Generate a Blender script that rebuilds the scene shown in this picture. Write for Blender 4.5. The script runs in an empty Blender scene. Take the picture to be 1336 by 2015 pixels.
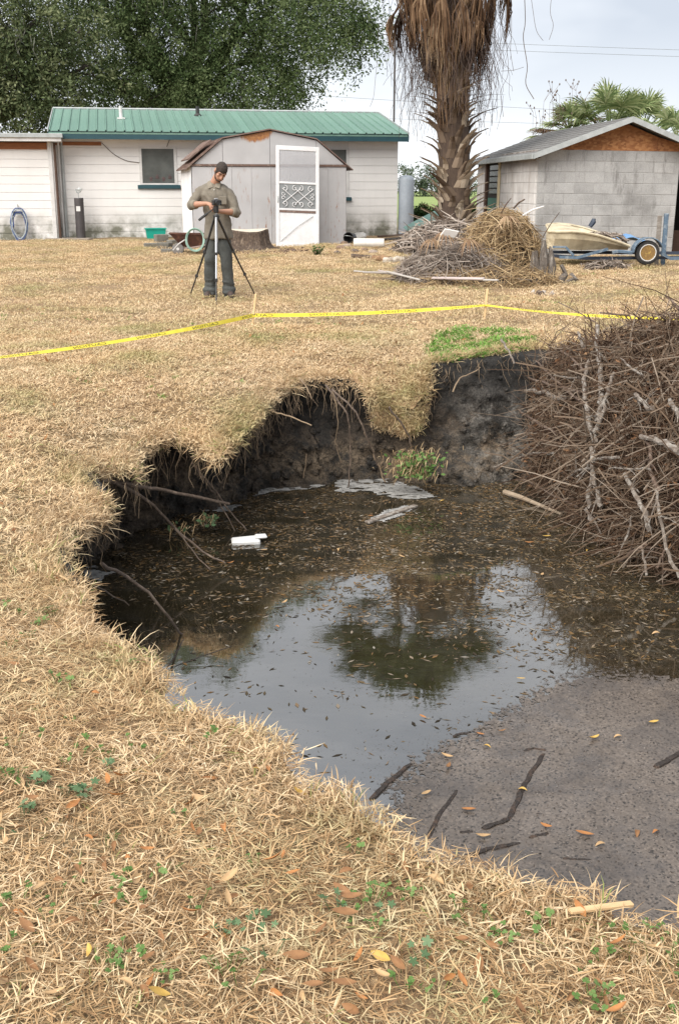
import bpy, bmesh, math, random
import numpy as np
from mathutils import Vector, Matrix, Quaternion
from mathutils import noise as mnoise
from mathutils.geometry import delaunay_2d_cdt

random.seed(7)
RNG = np.random.default_rng(11)
scene = bpy.context.scene
COL = scene.collection

# ------------------------------------------------------------------ camera
FPX, EYE, TILT = 2200.0, 1.48, math.radians(16.03)
cam_d = bpy.data.cameras.new('camera')
cam = bpy.data.objects.new('camera', cam_d)
COL.objects.link(cam)
cam.location = (0, 0, EYE)
cam.rotation_euler = (math.radians(90) - TILT, 0, 0)
cam_d.sensor_fit = 'VERTICAL'
cam_d.sensor_height = 23.6
cam_d.lens = FPX / 2015.0 * 23.6
cam_d.clip_start = 0.05
cam_d.clip_end = 6000
scene.camera = cam

# ------------------------------------------------------------------ sky and sun
SUN_EL, SUN_AZ = math.radians(48), math.radians(215)   # azimuth clockwise from +Y: behind the camera, to its left
world = bpy.data.worlds.new('World')
scene.world = world
world.use_nodes = True
wn, wl = world.node_tree.nodes, world.node_tree.links
bg = wn['Background']
bg.inputs['Strength'].default_value = 0.1
sky = wn.new('ShaderNodeTexSky')
sky.sky_type = 'NISHITA'
sky.sun_disc = False
sky.sun_elevation = SUN_EL
sky.sun_rotation = SUN_AZ
tc = wn.new('ShaderNodeTexCoord')
mp = wn.new('ShaderNodeMapping')
mp.inputs['Scale'].default_value = (1.0, 1.0, 2.6)
mp.inputs['Location'].default_value = (0.35, 0.1, 0.33)
nz = wn.new('ShaderNodeTexNoise')
nz.inputs['Scale'].default_value = 2.1
nz.inputs['Detail'].default_value = 5
nz.inputs['Roughness'].default_value = 0.5
rp = wn.new('ShaderNodeValToRGB')
rp.color_ramp.elements[0].position = 0.42
rp.color_ramp.elements[0].color = (4.0, 4.35, 4.9, 1)
rp.color_ramp.elements[1].position = 0.70
rp.color_ramp.elements[1].color = (7.4, 7.5, 7.7, 1)
mx = wn.new('ShaderNodeMix')
mx.data_type = 'RGBA'
mx.inputs[0].default_value = 0.95
wl.new(tc.outputs['Generated'], mp.inputs['Vector'])
wl.new(mp.outputs['Vector'], nz.inputs['Vector'])
wl.new(nz.outputs['Fac'], rp.inputs['Fac'])
wl.new(sky.outputs['Color'], mx.inputs[6])
sx = wn.new('ShaderNodeSeparateXYZ')
wl.new(tc.outputs['Generated'], sx.inputs[0])
hr = wn.new('ShaderNodeMapRange')
hr.inputs['From Min'].default_value = 0.0
hr.inputs['From Max'].default_value = 0.13
hr.inputs['To Min'].default_value = 0.75
hr.inputs['To Max'].default_value = 0.0
wl.new(sx.outputs['Z'], hr.inputs['Value'])
hm_ = wn.new('ShaderNodeMix')
hm_.data_type = 'RGBA'
hm_.inputs[7].default_value = (7.5, 7.7, 7.9, 1)
wl.new(hr.outputs[0], hm_.inputs[0])
wl.new(rp.outputs['Color'], hm_.inputs[6])
wl.new(hm_.outputs[2], mx.inputs[7])
wl.new(mx.outputs[2], bg.inputs['Color'])

sun_d = bpy.data.lights.new('sun', 'SUN')
sun_d.energy = 3.8
sun_d.angle = math.radians(65)
sun_d.color = (1.0, 0.95, 0.87)
sun = bpy.data.objects.new('sun', sun_d)
COL.objects.link(sun)
sdir = Vector((math.sin(SUN_AZ) * math.cos(SUN_EL), math.cos(SUN_AZ) * math.cos(SUN_EL), math.sin(SUN_EL)))
sun.rotation_euler = sdir.to_track_quat('Z', 'Y').to_euler()
sun.location = (-10, -15, 25)

scene.view_settings.view_transform = 'Standard'
scene.view_settings.look = 'None'
scene.view_settings.gamma = 1.0
scene.view_settings.exposure = 0.8
scene.view_settings.use_curve_mapping = False
scene.render.engine = 'CYCLES'
scene.cycles.max_bounces = 8
scene.cycles.transparent_max_bounces = 12

# ------------------------------------------------------------------ pixel <-> place helpers (photograph pixels 1336 x 2015)
CT, ST = math.cos(TILT), math.sin(TILT)
def ray(u, v):
    xr, yr = (u - 668.0) / FPX, (1007.5 - v) / FPX
    return Vector((xr, CT + yr * ST, -ST + yr * CT))
def at_z(u, v, z):
    d = ray(u, v); t = (z - EYE) / d.z
    return Vector((d.x * t, d.y * t, z))
def at_d(u, v, D):
    d = ray(u, v); t = D / d.y
    return Vector((d.x * t, D, EYE + d.z * t))
ZY = [0, 11, 15.6, 22, 26.6, 30, 40]
ZZ = [0, 0, .06, .18, .27, .33, .34]
def zb(y):
    return np.interp(y, ZY, ZZ)
def bumps(x, y):
    return .012 * (np.sin(3.1*x + 1.3*y) + np.sin(2.3*y - 4.1*x + 2) + .7*np.sin(6.1*x + 1) * np.sin(5.3*y))
def on_ground(u, v):
    z = 0.1
    for _ in range(12):
        p = at_z(u, v, z); z = float(zb(p.y))
    return at_z(u, v, z)

# ------------------------------------------------------------------ mesh helpers
class MB:
    def __init__(s): s.v = []; s.f = []
    def add(s, vs, fs):
        o = len(s.v)
        s.v.extend([tuple(p) for p in vs]); s.f.extend([tuple(i + o for i in f) for f in fs])
        return s
    def box(s, lo, hi, M=None):
        (a, b, c), (d, e, f) = lo, hi
        vs = [Vector(p) for p in ((a,b,c),(d,b,c),(d,e,c),(a,e,c),(a,b,f),(d,b,f),(d,e,f),(a,e,f))]
        if M is not None: vs = [M @ p for p in vs]
        return s.add(vs, [(0,3,2,1),(4,5,6,7),(0,1,5,4),(1,2,6,5),(2,3,7,6),(3,0,4,7)])
    def cbox(s, lo, hi, ch=.006, M=None):
        # box with chamfered edges
        bm = bmesh.new()
        bmesh.ops.create_cube(bm, size=1)
        lo, hi = Vector(lo), Vector(hi)
        for v in bm.verts:
            v.co = Vector([(lo[i] + hi[i]) / 2 + v.co[i] * (hi[i] - lo[i]) for i in range(3)])
        bmesh.ops.bevel(bm, geom=bm.edges[:], offset=ch, segments=1, affect='EDGES')
        bm.verts.index_update()
        vs = [M @ v.co if M is not None else v.co.copy() for v in bm.verts]
        fs = [[v.index for v in f.verts] for f in bm.faces]
        bm.free()
        return s.add(vs, fs)
    def tube(s, pts, rad, n=6, caps=True):
        pts = [Vector(p) for p in pts]
        if not hasattr(rad, '__len__'): rad = [rad] * len(pts)
        rings = []; prev = None
        for i, p in enumerate(pts):
            t = (pts[min(i+1, len(pts)-1)] - pts[max(i-1, 0)])
            if t.length < 1e-9: t = Vector((0,0,1))
            t.normalize()
            if prev is None:
                a = t.orthogonal().normalized()
            else:
                a = prev - t * prev.dot(t)
                a = a.normalized() if a.length > 1e-6 else t.orthogonal().normalized()
            prev = a; b = t.cross(a)
            rings.append([p + (a*math.cos(2*math.pi*k/n) + b*math.sin(2*math.pi*k/n)) * rad[i] for k in range(n)])
        vs = [q for r in rings for q in r]; fs = []
        for i in range(len(pts)-1):
            for k in range(n):
                fs.append((i*n+k, i*n+(k+1) % n, (i+1)*n+(k+1) % n, (i+1)*n+k))
        if caps:
            fs.append(tuple(range(n))[::-1]); fs.append(tuple((len(pts)-1)*n+k for k in range(n)))
        return s.add(vs, fs)
    def lathe(s, prof, n=16, M=None, caps=True):
        vs = []; fs = []
        for (r, z) in prof:
            for k in range(n):
                p = Vector((r*math.cos(2*math.pi*k/n), r*math.sin(2*math.pi*k/n), z))
                vs.append(M @ p if M is not None else p)
        for i in range(len(prof)-1):
            for k in range(n):
                fs.append((i*n+k, i*n+(k+1) % n, (i+1)*n+(k+1) % n, (i+1)*n+k))
        if caps:
            fs.append(tuple(range(n))[::-1]); fs.append(tuple((len(prof)-1)*n+k for k in range(n)))
        return s.add(vs, fs)
    def prism(s, poly, y0, y1, M=None):
        # polygon in the x-z plane extruded along y
        n = len(poly)
        vs = [Vector((p[0], y0, p[1])) for p in poly] + [Vector((p[0], y1, p[1])) for p in poly]
        if M is not None: vs = [M @ p for p in vs]
        fs = [tuple(range(n)), tuple(range(2*n-1, n-1, -1))]
        for i in range(n):
            j = (i+1) % n
            fs.append((j, i, n+i, n+j))
        return s.add(vs, fs)
    def capsule(s, p0, r0, p1, r1, n=12, m=4):
        p0, p1 = Vector(p0), Vector(p1)
        d = (p1-p0); L = d.length; t = d.normalized()
        a = t.orthogonal().normalized(); b = t.cross(a)
        rows = []
        for i in range(m+1):
            an = -math.pi/2 + math.pi/2*i/m
            rows.append((p0 + t*(r0*math.sin(an)), max(r0*math.cos(an), r0*.02)))
        for i in range(m+1):
            an = math.pi/2*i/m
            rows.append((p1 + t*(r1*math.sin(an)), max(r1*math.cos(an), r1*.02)))
        vs = [c + (a*math.cos(2*math.pi*k/n) + b*math.sin(2*math.pi*k/n))*r for c, r in rows for k in range(n)]
        fs = []
        for i in range(len(rows)-1):
            for k in range(n):
                fs.append((i*n+k, i*n+(k+1) % n, (i+1)*n+(k+1) % n, (i+1)*n+k))
        fs.append(tuple(range(n))[::-1]); fs.append(tuple((len(rows)-1)*n+k for k in range(n)))
        return s.add(vs, fs)
    def ell(s, c, r, R=None, n=16, m=10):
        c = Vector(c); vs = []; fs = []
        for i in range(m+1):
            an = -math.pi/2 + math.pi*i/m
            for k in range(n):
                p = Vector((r[0]*max(math.cos(an), .02)*math.cos(2*math.pi*k/n), r[1]*max(math.cos(an), .02)*math.sin(2*math.pi*k/n), r[2]*math.sin(an)))
                vs.append(c + (R @ p if R is not None else p))
        for i in range(m):
            for k in range(n):
                fs.append((i*n+k, i*n+(k+1) % n, (i+1)*n+(k+1) % n, (i+1)*n+k))
        fs.append(tuple(range(n))[::-1]); fs.append(tuple(m*n+k for k in range(n)))
        return s.add(vs, fs)
    def strip(s, pts, widths, side, fold=0.0):
        # flat blade along pts; side = vector across it
        side = Vector(side).normalized(); vs = []; fs = []
        for p, w in zip(pts, widths):
            p = Vector(p); vs += [p - side*w/2, p + side*w/2]
        for i in range(len(pts)-1):
            fs.append((2*i, 2*i+1, 2*i+3, 2*i+2))
        return s.add(vs, fs)
    def mesh(s, name='mesh', smooth=False):
        me = bpy.data.meshes.new(name)
        me.from_pydata(s.v, [], s.f); me.update()
        if smooth: me.polygons.foreach_set('use_smooth', [True]*len(me.polygons))
        return me
    def obj(s, name, mat, parent=None, smooth=False, **kw):
        return mk(name, s.mesh(name, smooth), mat, parent, **kw)

def tag(o, label=None, cat=None, group=None, kind=None):
    if label: o['label'] = label
    if cat: o['category'] = cat
    if group: o['group'] = group
    if kind: o['kind'] = kind
    return o
def mk(name, me, mat, parent=None, loc=None, **kw):
    o = bpy.data.objects.new(name, me); COL.objects.link(o)
    if mat is not None and len(me.materials) == 0: me.materials.append(mat)
    if parent is not None: o.parent = parent
    if loc is not None: o.location = loc
    return tag(o, **kw)
def thing(name, label, cat, loc=(0,0,0), rz=0.0, group=None, rot=None):
    o = bpy.data.objects.new(name, None); COL.objects.link(o)
    o.location = loc; o.rotation_euler = rot if rot else (0, 0, rz)
    o.empty_display_size = .1
    return tag(o, label, cat, group)
def fast_mesh(name, V, quads=None, tris=None, smooth=False):
    V = np.asarray(V, dtype=np.float32)
    me = bpy.data.meshes.new(name)
    fl = []
    if quads is not None and len(quads): fl.append(np.asarray(quads, dtype=np.int32))
    if tris is not None and len(tris): fl.append(np.asarray(tris, dtype=np.int32))
    me.vertices.add(len(V)); me.vertices.foreach_set('co', V.ravel())
    tot = np.concatenate([np.full(len(f), f.shape[1], dtype=np.int32) for f in fl])
    idx = np.concatenate([f.ravel() for f in fl])
    me.loops.add(len(idx)); me.loops.foreach_set('vertex_index', idx)
    me.polygons.add(len(tot))
    st = np.concatenate([[0], np.cumsum(tot)[:-1]]).astype(np.int32)
    me.polygons.foreach_set('loop_start', st); me.polygons.foreach_set('loop_total', tot)
    if smooth: me.polygons.foreach_set('use_smooth', np.ones(len(tot), dtype=bool))
    me.update(calc_edges=True); me.validate()
    return me
def vattr(me, name, vals):
    a = me.attributes.new(name, 'FLOAT', 'POINT')
    a.data.foreach_set('value', np.asarray(vals, dtype=np.float32))
def smooth_pts(pts, k=4):
    # Catmull-Rom through pts
    pts = [Vector(p) for p in pts]
    P = [pts[0]*2-pts[1]] + pts + [pts[-1]*2-pts[-2]]; out = []
    for i in range(1, len(P)-2):
        for j in range(k):
            t = j/k; a, b, c, d = P[i-1], P[i], P[i+1], P[i+2]
            out.append(.5*((2*b) + (c-a)*t + (2*a-5*b+4*c-d)*t*t + (3*b-a-3*c+d)*t**3))
    out.append(pts[-1]); return out

# ------------------------------------------------------------------ materials
def srgb(r, g, b):
    f = lambda c: (c/255/12.92) if c/255 <= .04045 else ((c/255+.055)/1.055)**2.4
    return (f(r), f(g), f(b), 1)
class NT:
    def __init__(s, name):
        s.m = bpy.data.materials.new(name); s.m.use_nodes = True
        s.t = s.m.node_tree; s.n = s.t.nodes; s.l = s.t.links
        s.b = s.n['Principled BSDF']; s.out = s.n['Material Output']
    def N(s, kind, **kw):
        n = s.n.new(kind)
        for k, v in kw.items(): setattr(n, k, v)
        return n
    def L(s, a, b): s.l.new(a, b)
    def noise(s, vec, scale, detail=4, rough=.55, dist=0):
        n = s.N('ShaderNodeTexNoise'); n.inputs['Scale'].default_value = scale
        n.inputs['Detail'].default_value = detail; n.inputs['Roughness'].default_value = rough
        n.inputs['Distortion'].default_value = dist
        if vec is not None: s.L(vec, n.inputs['Vector'])
        return n.outputs['Fac']
    def ramp(s, fac, stops, interp='LINEAR'):
        r = s.N('ShaderNodeValToRGB'); cr = r.color_ramp; cr.interpolation = interp
        while len(cr.elements) < len(stops): cr.elements.new(.5)
        for e, (p, c) in zip(cr.elements, stops):
            e.position = p
            e.color = c if hasattr(c, '__len__') else (c, c, c, 1)
        s.L(fac, r.inputs['Fac']); return r.outputs['Color']
    def mix(s, fac, a, b, mode='MIX'):
        m = s.N('ShaderNodeMix'); m.data_type = 'RGBA'; m.blend_type = mode
        for i, x in ((0, fac), (6, a), (7, b)):
            if isinstance(x, bpy.types.NodeSocket): s.L(x, m.inputs[i])
            else: m.inputs[i].default_value = x
        return m.outputs[2]
    def math(s, op, a, b=None, c=None, clamp=False):
        m = s.N('ShaderNodeMath'); m.operation = op; m.use_clamp = clamp
        for i, x in enumerate((a, b, c)):
            if x is None: continue
            if isinstance(x, bpy.types.NodeSocket): s.L(x, m.inputs[i])
            else: m.inputs[i].default_value = x
        return m.outputs[0]
    def vec(s, kind='Object', scale=None):
        t = s.N('ShaderNodeTexCoord'); o = t.outputs[kind] if kind != 'World' else s.N('ShaderNodeNewGeometry').outputs['Position']
        if scale:
            mpp = s.N('ShaderNodeMapping'); mpp.inputs['Scale'].default_value = scale
            s.L(o, mpp.inputs['Vector']); o = mpp.outputs['Vector']
        return o
    def rand(s): return s.N('ShaderNodeObjectInfo').outputs['Random']
    def sep(s, v):
        x = s.N('ShaderNodeSeparateXYZ'); s.L(v, x.inputs[0]); return x.outputs
    def attr(s, name):
        a = s.N('ShaderNodeAttribute'); a.attribute_name = name; return a.outputs['Fac']
    def bump(s, h, strength=.3, dist=.01):
        b = s.N('ShaderNodeBump'); b.inputs['Strength'].default_value = strength; b.inputs['Distance'].default_value = dist
        s.L(h, b.inputs['Height']); s.L(b.outputs['Normal'], s.b.inputs['Normal'])
    def set(s, color=None, rough=None, **kw):
        if color is not None:
            if isinstance(color, bpy.types.NodeSocket): s.L(color, s.b.inputs['Base Color'])
            else: s.b.inputs['Base Color'].default_value = color
        if rough is not None:
            if isinstance(rough, bpy.types.NodeSocket): s.L(rough, s.b.inputs['Roughness'])
            else: s.b.inputs['Roughness'].default_value = rough
        for k, v in kw.items(): s.b.inputs[k.replace('_', ' ')].default_value = v
        return s.m
def dark(c, k): return (c[0]*k, c[1]*k, c[2]*k, 1)
def pm(name, c1, c2=None, scale=6, rough=.8, bump=.0, bscale=40, bdist=.01, stretch=None, rnd=0.0, metallic=0.0, space='Object', c3=None):
    t = NT(name)
    v = t.vec(space, stretch)
    c2 = c2 or dark(c1, .72)
    stops = [(.32, c1), (.68, c2)] if c3 is None else [(.28, c1), (.5, c2), (.72, c3)]
    col = t.ramp(t.noise(v, scale, 6, .62), stops)
    fine = t.ramp(t.noise(v, scale*9, 3, .6), [(.25, .9), (.75, 1.06)])
    col = t.mix(1.0, col, fine, 'MULTIPLY')
    if rnd:
        k = t.math('MULTIPLY_ADD', t.rand(), rnd*2, 1-rnd)
        cmb = t.N('ShaderNodeCombineColor')
        for i in range(3): t.L(k, cmb.inputs[i])
        col = t.mix(1.0, col, cmb.outputs[0], 'MULTIPLY')
    if bump: t.bump(t.noise(v, bscale, 6, .65), bump, bdist)
    return t.set(col, rough, Metallic=metallic)
def leafy(name, cols, rough=.55, trans=.25, attr='var', rnd=True):
    # leaf / blade material: colour chosen by a per-leaf attribute
    t = NT(name)
    n = len(cols)
    col = t.ramp(t.attr(attr), [(i/(n-1), c) for i, c in enumerate(cols)])
    m = t.set(col, rough)
    t.b.inputs['Specular IOR Level'].default_value = .12
    tr = t.N('ShaderNodeBsdfTranslucent'); t.L(col, tr.inputs['Color'])
    ms = t.N('ShaderNodeMixShader'); ms.inputs[0].default_value = trans
    t.L(t.b.outputs[0], ms.inputs[1]); t.L(tr.outputs[0], ms.inputs[2]); t.L(ms.outputs[0], t.out.inputs['Surface'])
    return m
# ------------------------------------------------------------------ the sinkhole: rim and waterline
WATER = -1.13
CTRL = [  # rim (pixel, pixel, height), waterline (pixel, pixel) or None
 (1336,1835,0,None),(1180,1805,0,None),(1080,1755,-.01,None),(960,1718,-.01,None),(850,1685,-.02,None),(775,1645,-.02,None),
 (742,1612,-.02,None),(690,1572,-.02,None),(605,1545,-.03,None),(560,1497,-.03,None),(470,1437,-.04,None),(395,1402,-.04,None),
 (325,1372,-.05,None),(312,1330,-.05,None),(272,1280,-.06,None),(205,1245,-.08,None),(160,1190,-.1,(90,1190)),(118,1110,-.15,(70,1140)),
 (125,1050,-.2,(120,1105)),(205,1015,-.25,(180,1080)),(212,990,-.25,(215,1065)),(150,955,-.25,(230,1052)),(195,912,-.3,(260,1040)),
 (262,925,-.34,(295,1025)),(275,880,-.3,(318,1015)),(340,853,-.3,(352,1005)),(425,893,-.36,(420,985)),(462,858,-.3,(460,975)),
 (520,800,-.25,(510,958)),(545,765,-.2,(548,950)),(620,742,-.17,(620,942)),(690,748,-.2,(690,938)),(730,775,-.3,(735,938)),
 (770,798,-.42,(765,938)),(815,806,-.45,(800,940)),(838,770,-.3,(825,942)),(848,715,-.08,(852,943)),(930,702,-.05,(930,943)),(1040,688,-.05,(1035,942)),
]
rim_c, base_c = [], []
for u, v, z, b in CTRL:
    p = at_z(u, v, z); rim_c.append(p)
    base_c.append(at_z(b[0], b[1], WATER) if b else None)
cx, cy = 1.2, 6.2
for i, p in enumerate(rim_c):
    if base_c[i] is None:
        d = Vector((p.x-cx, p.y-cy, 0)).normalized()
        base_c[i] = Vector((p.x, p.y, WATER)) + d*.12
for (x, y, bx, by) in ((2.5,10.9,2.3,10.1),(3.2,10.2,2.9,9.5),(3.7,9.0,3.3,8.6),(4.1,7.5,3.7,7.3),(4.4,5.6,4.1,5.5),(4.3,3.9,4.1,3.9),(3.5,2.5,3.4,2.6),(2.2,1.85,2.2,1.9),(1.4,1.85,1.4,1.85)):
    rim_c.append(Vector((x, y, 0))); base_c.append(Vector((bx, by, WATER)))
# densify with a ragged line
RIM, BASE = [], []
nC = len(rim_c)
for i in range(nC):
    a, b = rim_c[i], rim_c[(i+1) % nC]
    a2, b2 = base_c[i], base_c[(i+1) % nC]
    k = max(2, int((b-a).length / .045))
    for j in range(k):
        t = j/k
        p = a.lerp(b, t); q = a2.lerp(b2, t)
        nn = Vector((-(b-a).y, (b-a).x, 0)).normalized()
        w = mnoise.noise(p*3.1)*.07 + mnoise.noise(p*9.0)*.04
        RIM.append(p + nn*w); BASE.append(q + nn*mnoise.noise(q*2.0)*.1)
RIM2 = np.array([(p.x, p.y) for p in RIM]); RIMZ = np.array([p.z for p in RIM])
NR = len(RIM)
def inside_rim(x, y):
    x = np.atleast_1d(np.asarray(x, float)); y = np.atleast_1d(np.asarray(y, float)); out = np.zeros(len(x), bool)
    X, Y = RIM2[:, 0], RIM2[:, 1]; Xj, Yj = np.roll(X, 1), np.roll(Y, 1); dy = Yj-Y+1e-12
    m = (x > X.min()) & (x < X.max()) & (y > Y.min()) & (y < Y.max()); ii = np.nonzero(m)[0]
    for s in range(0, len(ii), 3000):
        k = ii[s:s+3000]; xs, ys = x[k, None], y[k, None]
        out[k] = ((((Y > ys) != (Yj > ys)) & (xs < (Xj-X)*(ys-Y)/dy+X)).sum(1) % 2) == 1
    return out
def ground_z(x, y):
    x = np.atleast_1d(np.asarray(x, float)); y = np.atleast_1d(np.asarray(y, float))
    z = zb(y) + bumps(x, y)*(1-np.exp(-np.maximum(y-.5, 0)))
    for s in range(0, len(x), 4000):
        xs, ys = x[s:s+4000], y[s:s+4000]
        m = (np.abs(xs) < 9) & (ys < 15)
        if not m.any(): continue
        d2 = (xs[m, None]-RIM2[None, :, 0])**2 + (ys[m, None]-RIM2[None, :, 1])**2
        w = 1/(d2+.004)**1.5; w /= w.sum(1, keepdims=True)
        zr = (w*(RIMZ[None]-zb(RIM2[None, :, 1]))).sum(1)
        d = np.sqrt(d2.min(1))
        zz = z[s:s+4000]; e = np.exp(-(d/.55)**1.2)
        zz[m] = zz[m]*(1-e) + e*(zb(ys[m]) + zr)
        z[s:s+4000] = zz
    return z
def rim_dist(x, y):
    out = np.empty(len(x)); idx = np.empty(len(x), int)
    for s in range(0, len(x), 4000):
        d2 = (x[s:s+4000, None]-RIM2[None, :, 0])**2 + (y[s:s+4000, None]-RIM2[None, :, 1])**2
        idx[s:s+4000] = d2.argmin(1); out[s:s+4000] = np.sqrt(d2.min(1))
    return out, idx

# --- ground sheet with the hole cut out
gp = []
def grid(x0, x1, y0, y1, st, hole=None):
    for x in np.arange(x0, x1+1e-6, st):
        for y in np.arange(y0, y1+1e-6, st):
            if hole and hole[0]-1e-6 <= x <= hole[1]+1e-6 and hole[2]-1e-6 <= y <= hole[3]+1e-6: continue
            gp.append((x + .001*math.sin(x*7+y), y + .001*math.cos(y*5+x)))
grid(-6, 7, -2, 13, .22)
grid(-20, 22, -8, 44, 1.0, (-6, 7, -2, 13))
grid(-110, 112, -50, 170, 12.0, (-20, 22, -8, 44))
grid(-2200, 2200, -1500, 2700, 250.0, (-110, 112, -50, 170))
gpa = np.array(gp); dd, _ = rim_dist(gpa[:, 0], gpa[:, 1])
gpa = gpa[(dd > .06)]
gpa = gpa[~inside_rim(gpa[:, 0], gpa[:, 1])]
v2 = [Vector(p) for p in RIM2] + [Vector(p) for p in gpa]
ed = [(i, (i+1) % NR) for i in range(NR)]
ov, oe, of, *_ = delaunay_2d_cdt(v2, ed, [], 0, 1e-5)
ova = np.array([(p.x, p.y) for p in ov])
tri = np.array([f for f in of])
cen = ova[tri].mean(1)
keep = ~inside_rim(cen[:, 0], cen[:, 1])
tri = tri[keep]
gz = ground_z(ova[:, 0], ova[:, 1])
_d, _i = rim_dist(ova[:, 0], ova[:, 1])
gz = np.where(_d < 2e-3, RIMZ[_i], gz)
ground_me = fast_mesh('ground', np.c_[ova, gz], tris=tri, smooth=True)

def lawn_colors(t, pos, far_green=True):
    big = t.noise(pos, .55, 3, .6)
    med = t.noise(pos, 2.3, 4, .6)
    return big, med
t = NT('dry_thatch_soil')
pos = t.vec('World')
c = t.ramp(t.noise(pos, 42, 5, .75), [(.28, (.035,.024,.014,1)), (.47, (.19,.133,.078,1)), (.7, (.40,.29,.175,1))])
c2 = t.ramp(t.noise(pos, .9, 3), [(.35, (.9,.93,.8,1)), (.65, (1.1,1.0,.92,1))])
c = t.mix(1, c, c2, 'MULTIPLY')
yy = t.sep(pos)[1]
fg = t.ramp(t.math('MULTIPLY_ADD', yy, .05, -1.6, clamp=True), [(0, 0.0), (1, 1.0)])
fc = t.ramp(t.noise(pos, .25, 4), [(.3, (.13,.21,.05,1)), (.7, (.24,.27,.09,1))])
c = t.mix(fg, c, fc)
t.bump(t.noise(pos, 60, 5, .7), .8, .02)
M_SOIL = t.set(c, .95)
mk('ground', ground_me, M_SOIL, kind='structure')

# --- the bank: undercut earth wall from rim to below the water
LV = [0, .015, .035, .06] + [round(.09+.032*i, 3) for i in range(31)] + [1.12, 1.25, 1.5]
bv = []
for k, tt in enumerate(LV):
    for i in range(NR):
        p, q = RIM[i], BASE[i]
        hor = Vector((q.x-p.x, q.y-p.y, 0))
        s = min(1, tt)**.42 if hor.length > .01 else tt
        z = p.z*(1-tt) + WATER*tt - (.0 if k else 0)
        nrm = Vector((cx-q.x, cy-q.y, 0)).normalized()
        out = Vector((p.x, p.y, 0)) + hor*s
        nv = Vector((out.x*1.7, out.y*1.7, z*2.4))
        dsp = mnoise.fractal(nv, 1.0, 2.0, 5)*.15*min(1, tt*5) + (mnoise.noise(Vector((out.x*8, out.y*8, z*10)))*.035 + abs(mnoise.noise(Vector((out.x*17, out.y*17, z*19))))*-.035 + mnoise.noise(Vector((out.x*30, out.y*30, z*33)))*.016)*min(1, tt*8)
        under = .12*math.sin(min(1, tt*1.6)*math.pi)  # slight hollow below the turf
        talus = max(0, tt-.72)*.5
        out += nrm*(dsp - under + talus)
        bv.append((out.x, out.y, z))
bq = []
for k in range(len(LV)-1):
    for i in range(NR):
        j = (i+1) % NR
        bq.append((k*NR+i, (k+1)*NR+i, (k+1)*NR+j, k*NR+j))
bank_me = fast_mesh('sinkhole_bank', bv, quads=bq, smooth=True)
t = NT('bank_soil')
pos = t.vec('World')
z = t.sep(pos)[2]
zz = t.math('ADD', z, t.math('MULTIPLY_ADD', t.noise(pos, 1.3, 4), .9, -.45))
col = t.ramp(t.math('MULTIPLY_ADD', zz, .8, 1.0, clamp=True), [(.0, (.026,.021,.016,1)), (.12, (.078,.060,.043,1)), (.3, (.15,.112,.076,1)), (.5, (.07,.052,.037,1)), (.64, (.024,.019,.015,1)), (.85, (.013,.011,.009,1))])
patch = t.ramp(t.noise(pos, 2.1, 12, .78), [(.5, 0.0), (.56, 1.0)])
col = t.mix(patch, col, (.03,.026,.022,1))
xx = t.sep(pos)[0]
clay = t.math('MULTIPLY', t.ramp(t.math('MULTIPLY_ADD', xx, 1.4, -1.2, clamp=True), [(.1, 0.0), (.6, 1.0)]), t.ramp(t.noise(pos, 2.6, 12, .8), [(.47, 0.0), (.53, .75)]))
clay = t.math('MULTIPLY', clay, t.ramp(t.math('MULTIPLY_ADD', zz, -1.6, -.35, clamp=True), [(0, 0.0), (.5, 1.0)]))
col = t.mix(clay, col, (.13,.12,.108,1))
spk = t.ramp(t.noise(pos, 55, 3, .7), [(.3, .5), (.7, 1.45)])
col = t.mix(1, col, spk, 'MULTIPLY')
lump = t.ramp(t.noise(pos, 13, 8, .75), [(.38, .45), (.5, 1.0), (.62, 1.5)])
col = t.mix(1, col, lump, 'MULTIPLY')
h = t.math('ADD', t.noise(pos, 9, 6, .7), t.math('MULTIPLY', t.noise(pos, 45, 4, .7), .35))
t.bump(h, 1.0, .09)
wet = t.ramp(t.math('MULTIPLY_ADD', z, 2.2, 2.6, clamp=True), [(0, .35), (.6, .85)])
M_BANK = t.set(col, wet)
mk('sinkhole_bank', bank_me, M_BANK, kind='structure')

# --- water sheet
ang = np.linspace(0, 2*math.pi, 120, endpoint=False)
wb = MB()
ring = []
for p, q in zip(RIM, BASE):
    d = Vector((q.x-cx, q.y-cy, 0)).normalized()
    ring.append(Vector((q.x, q.y, WATER)) + d*.55)
ring = ring[::4]
wb.add(ring + [Vector((cx, cy, WATER))], [(i, (i+1) % len(ring), len(ring)) for i in range(len(ring))])
t = NT('murky_water')
pos = t.vec('World')
body = t.ramp(t.noise(pos, 3.0, 5, .6), [(.3, (.016,.013,.007,1)), (.7, (.028,.023,.013,1))])
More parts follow.
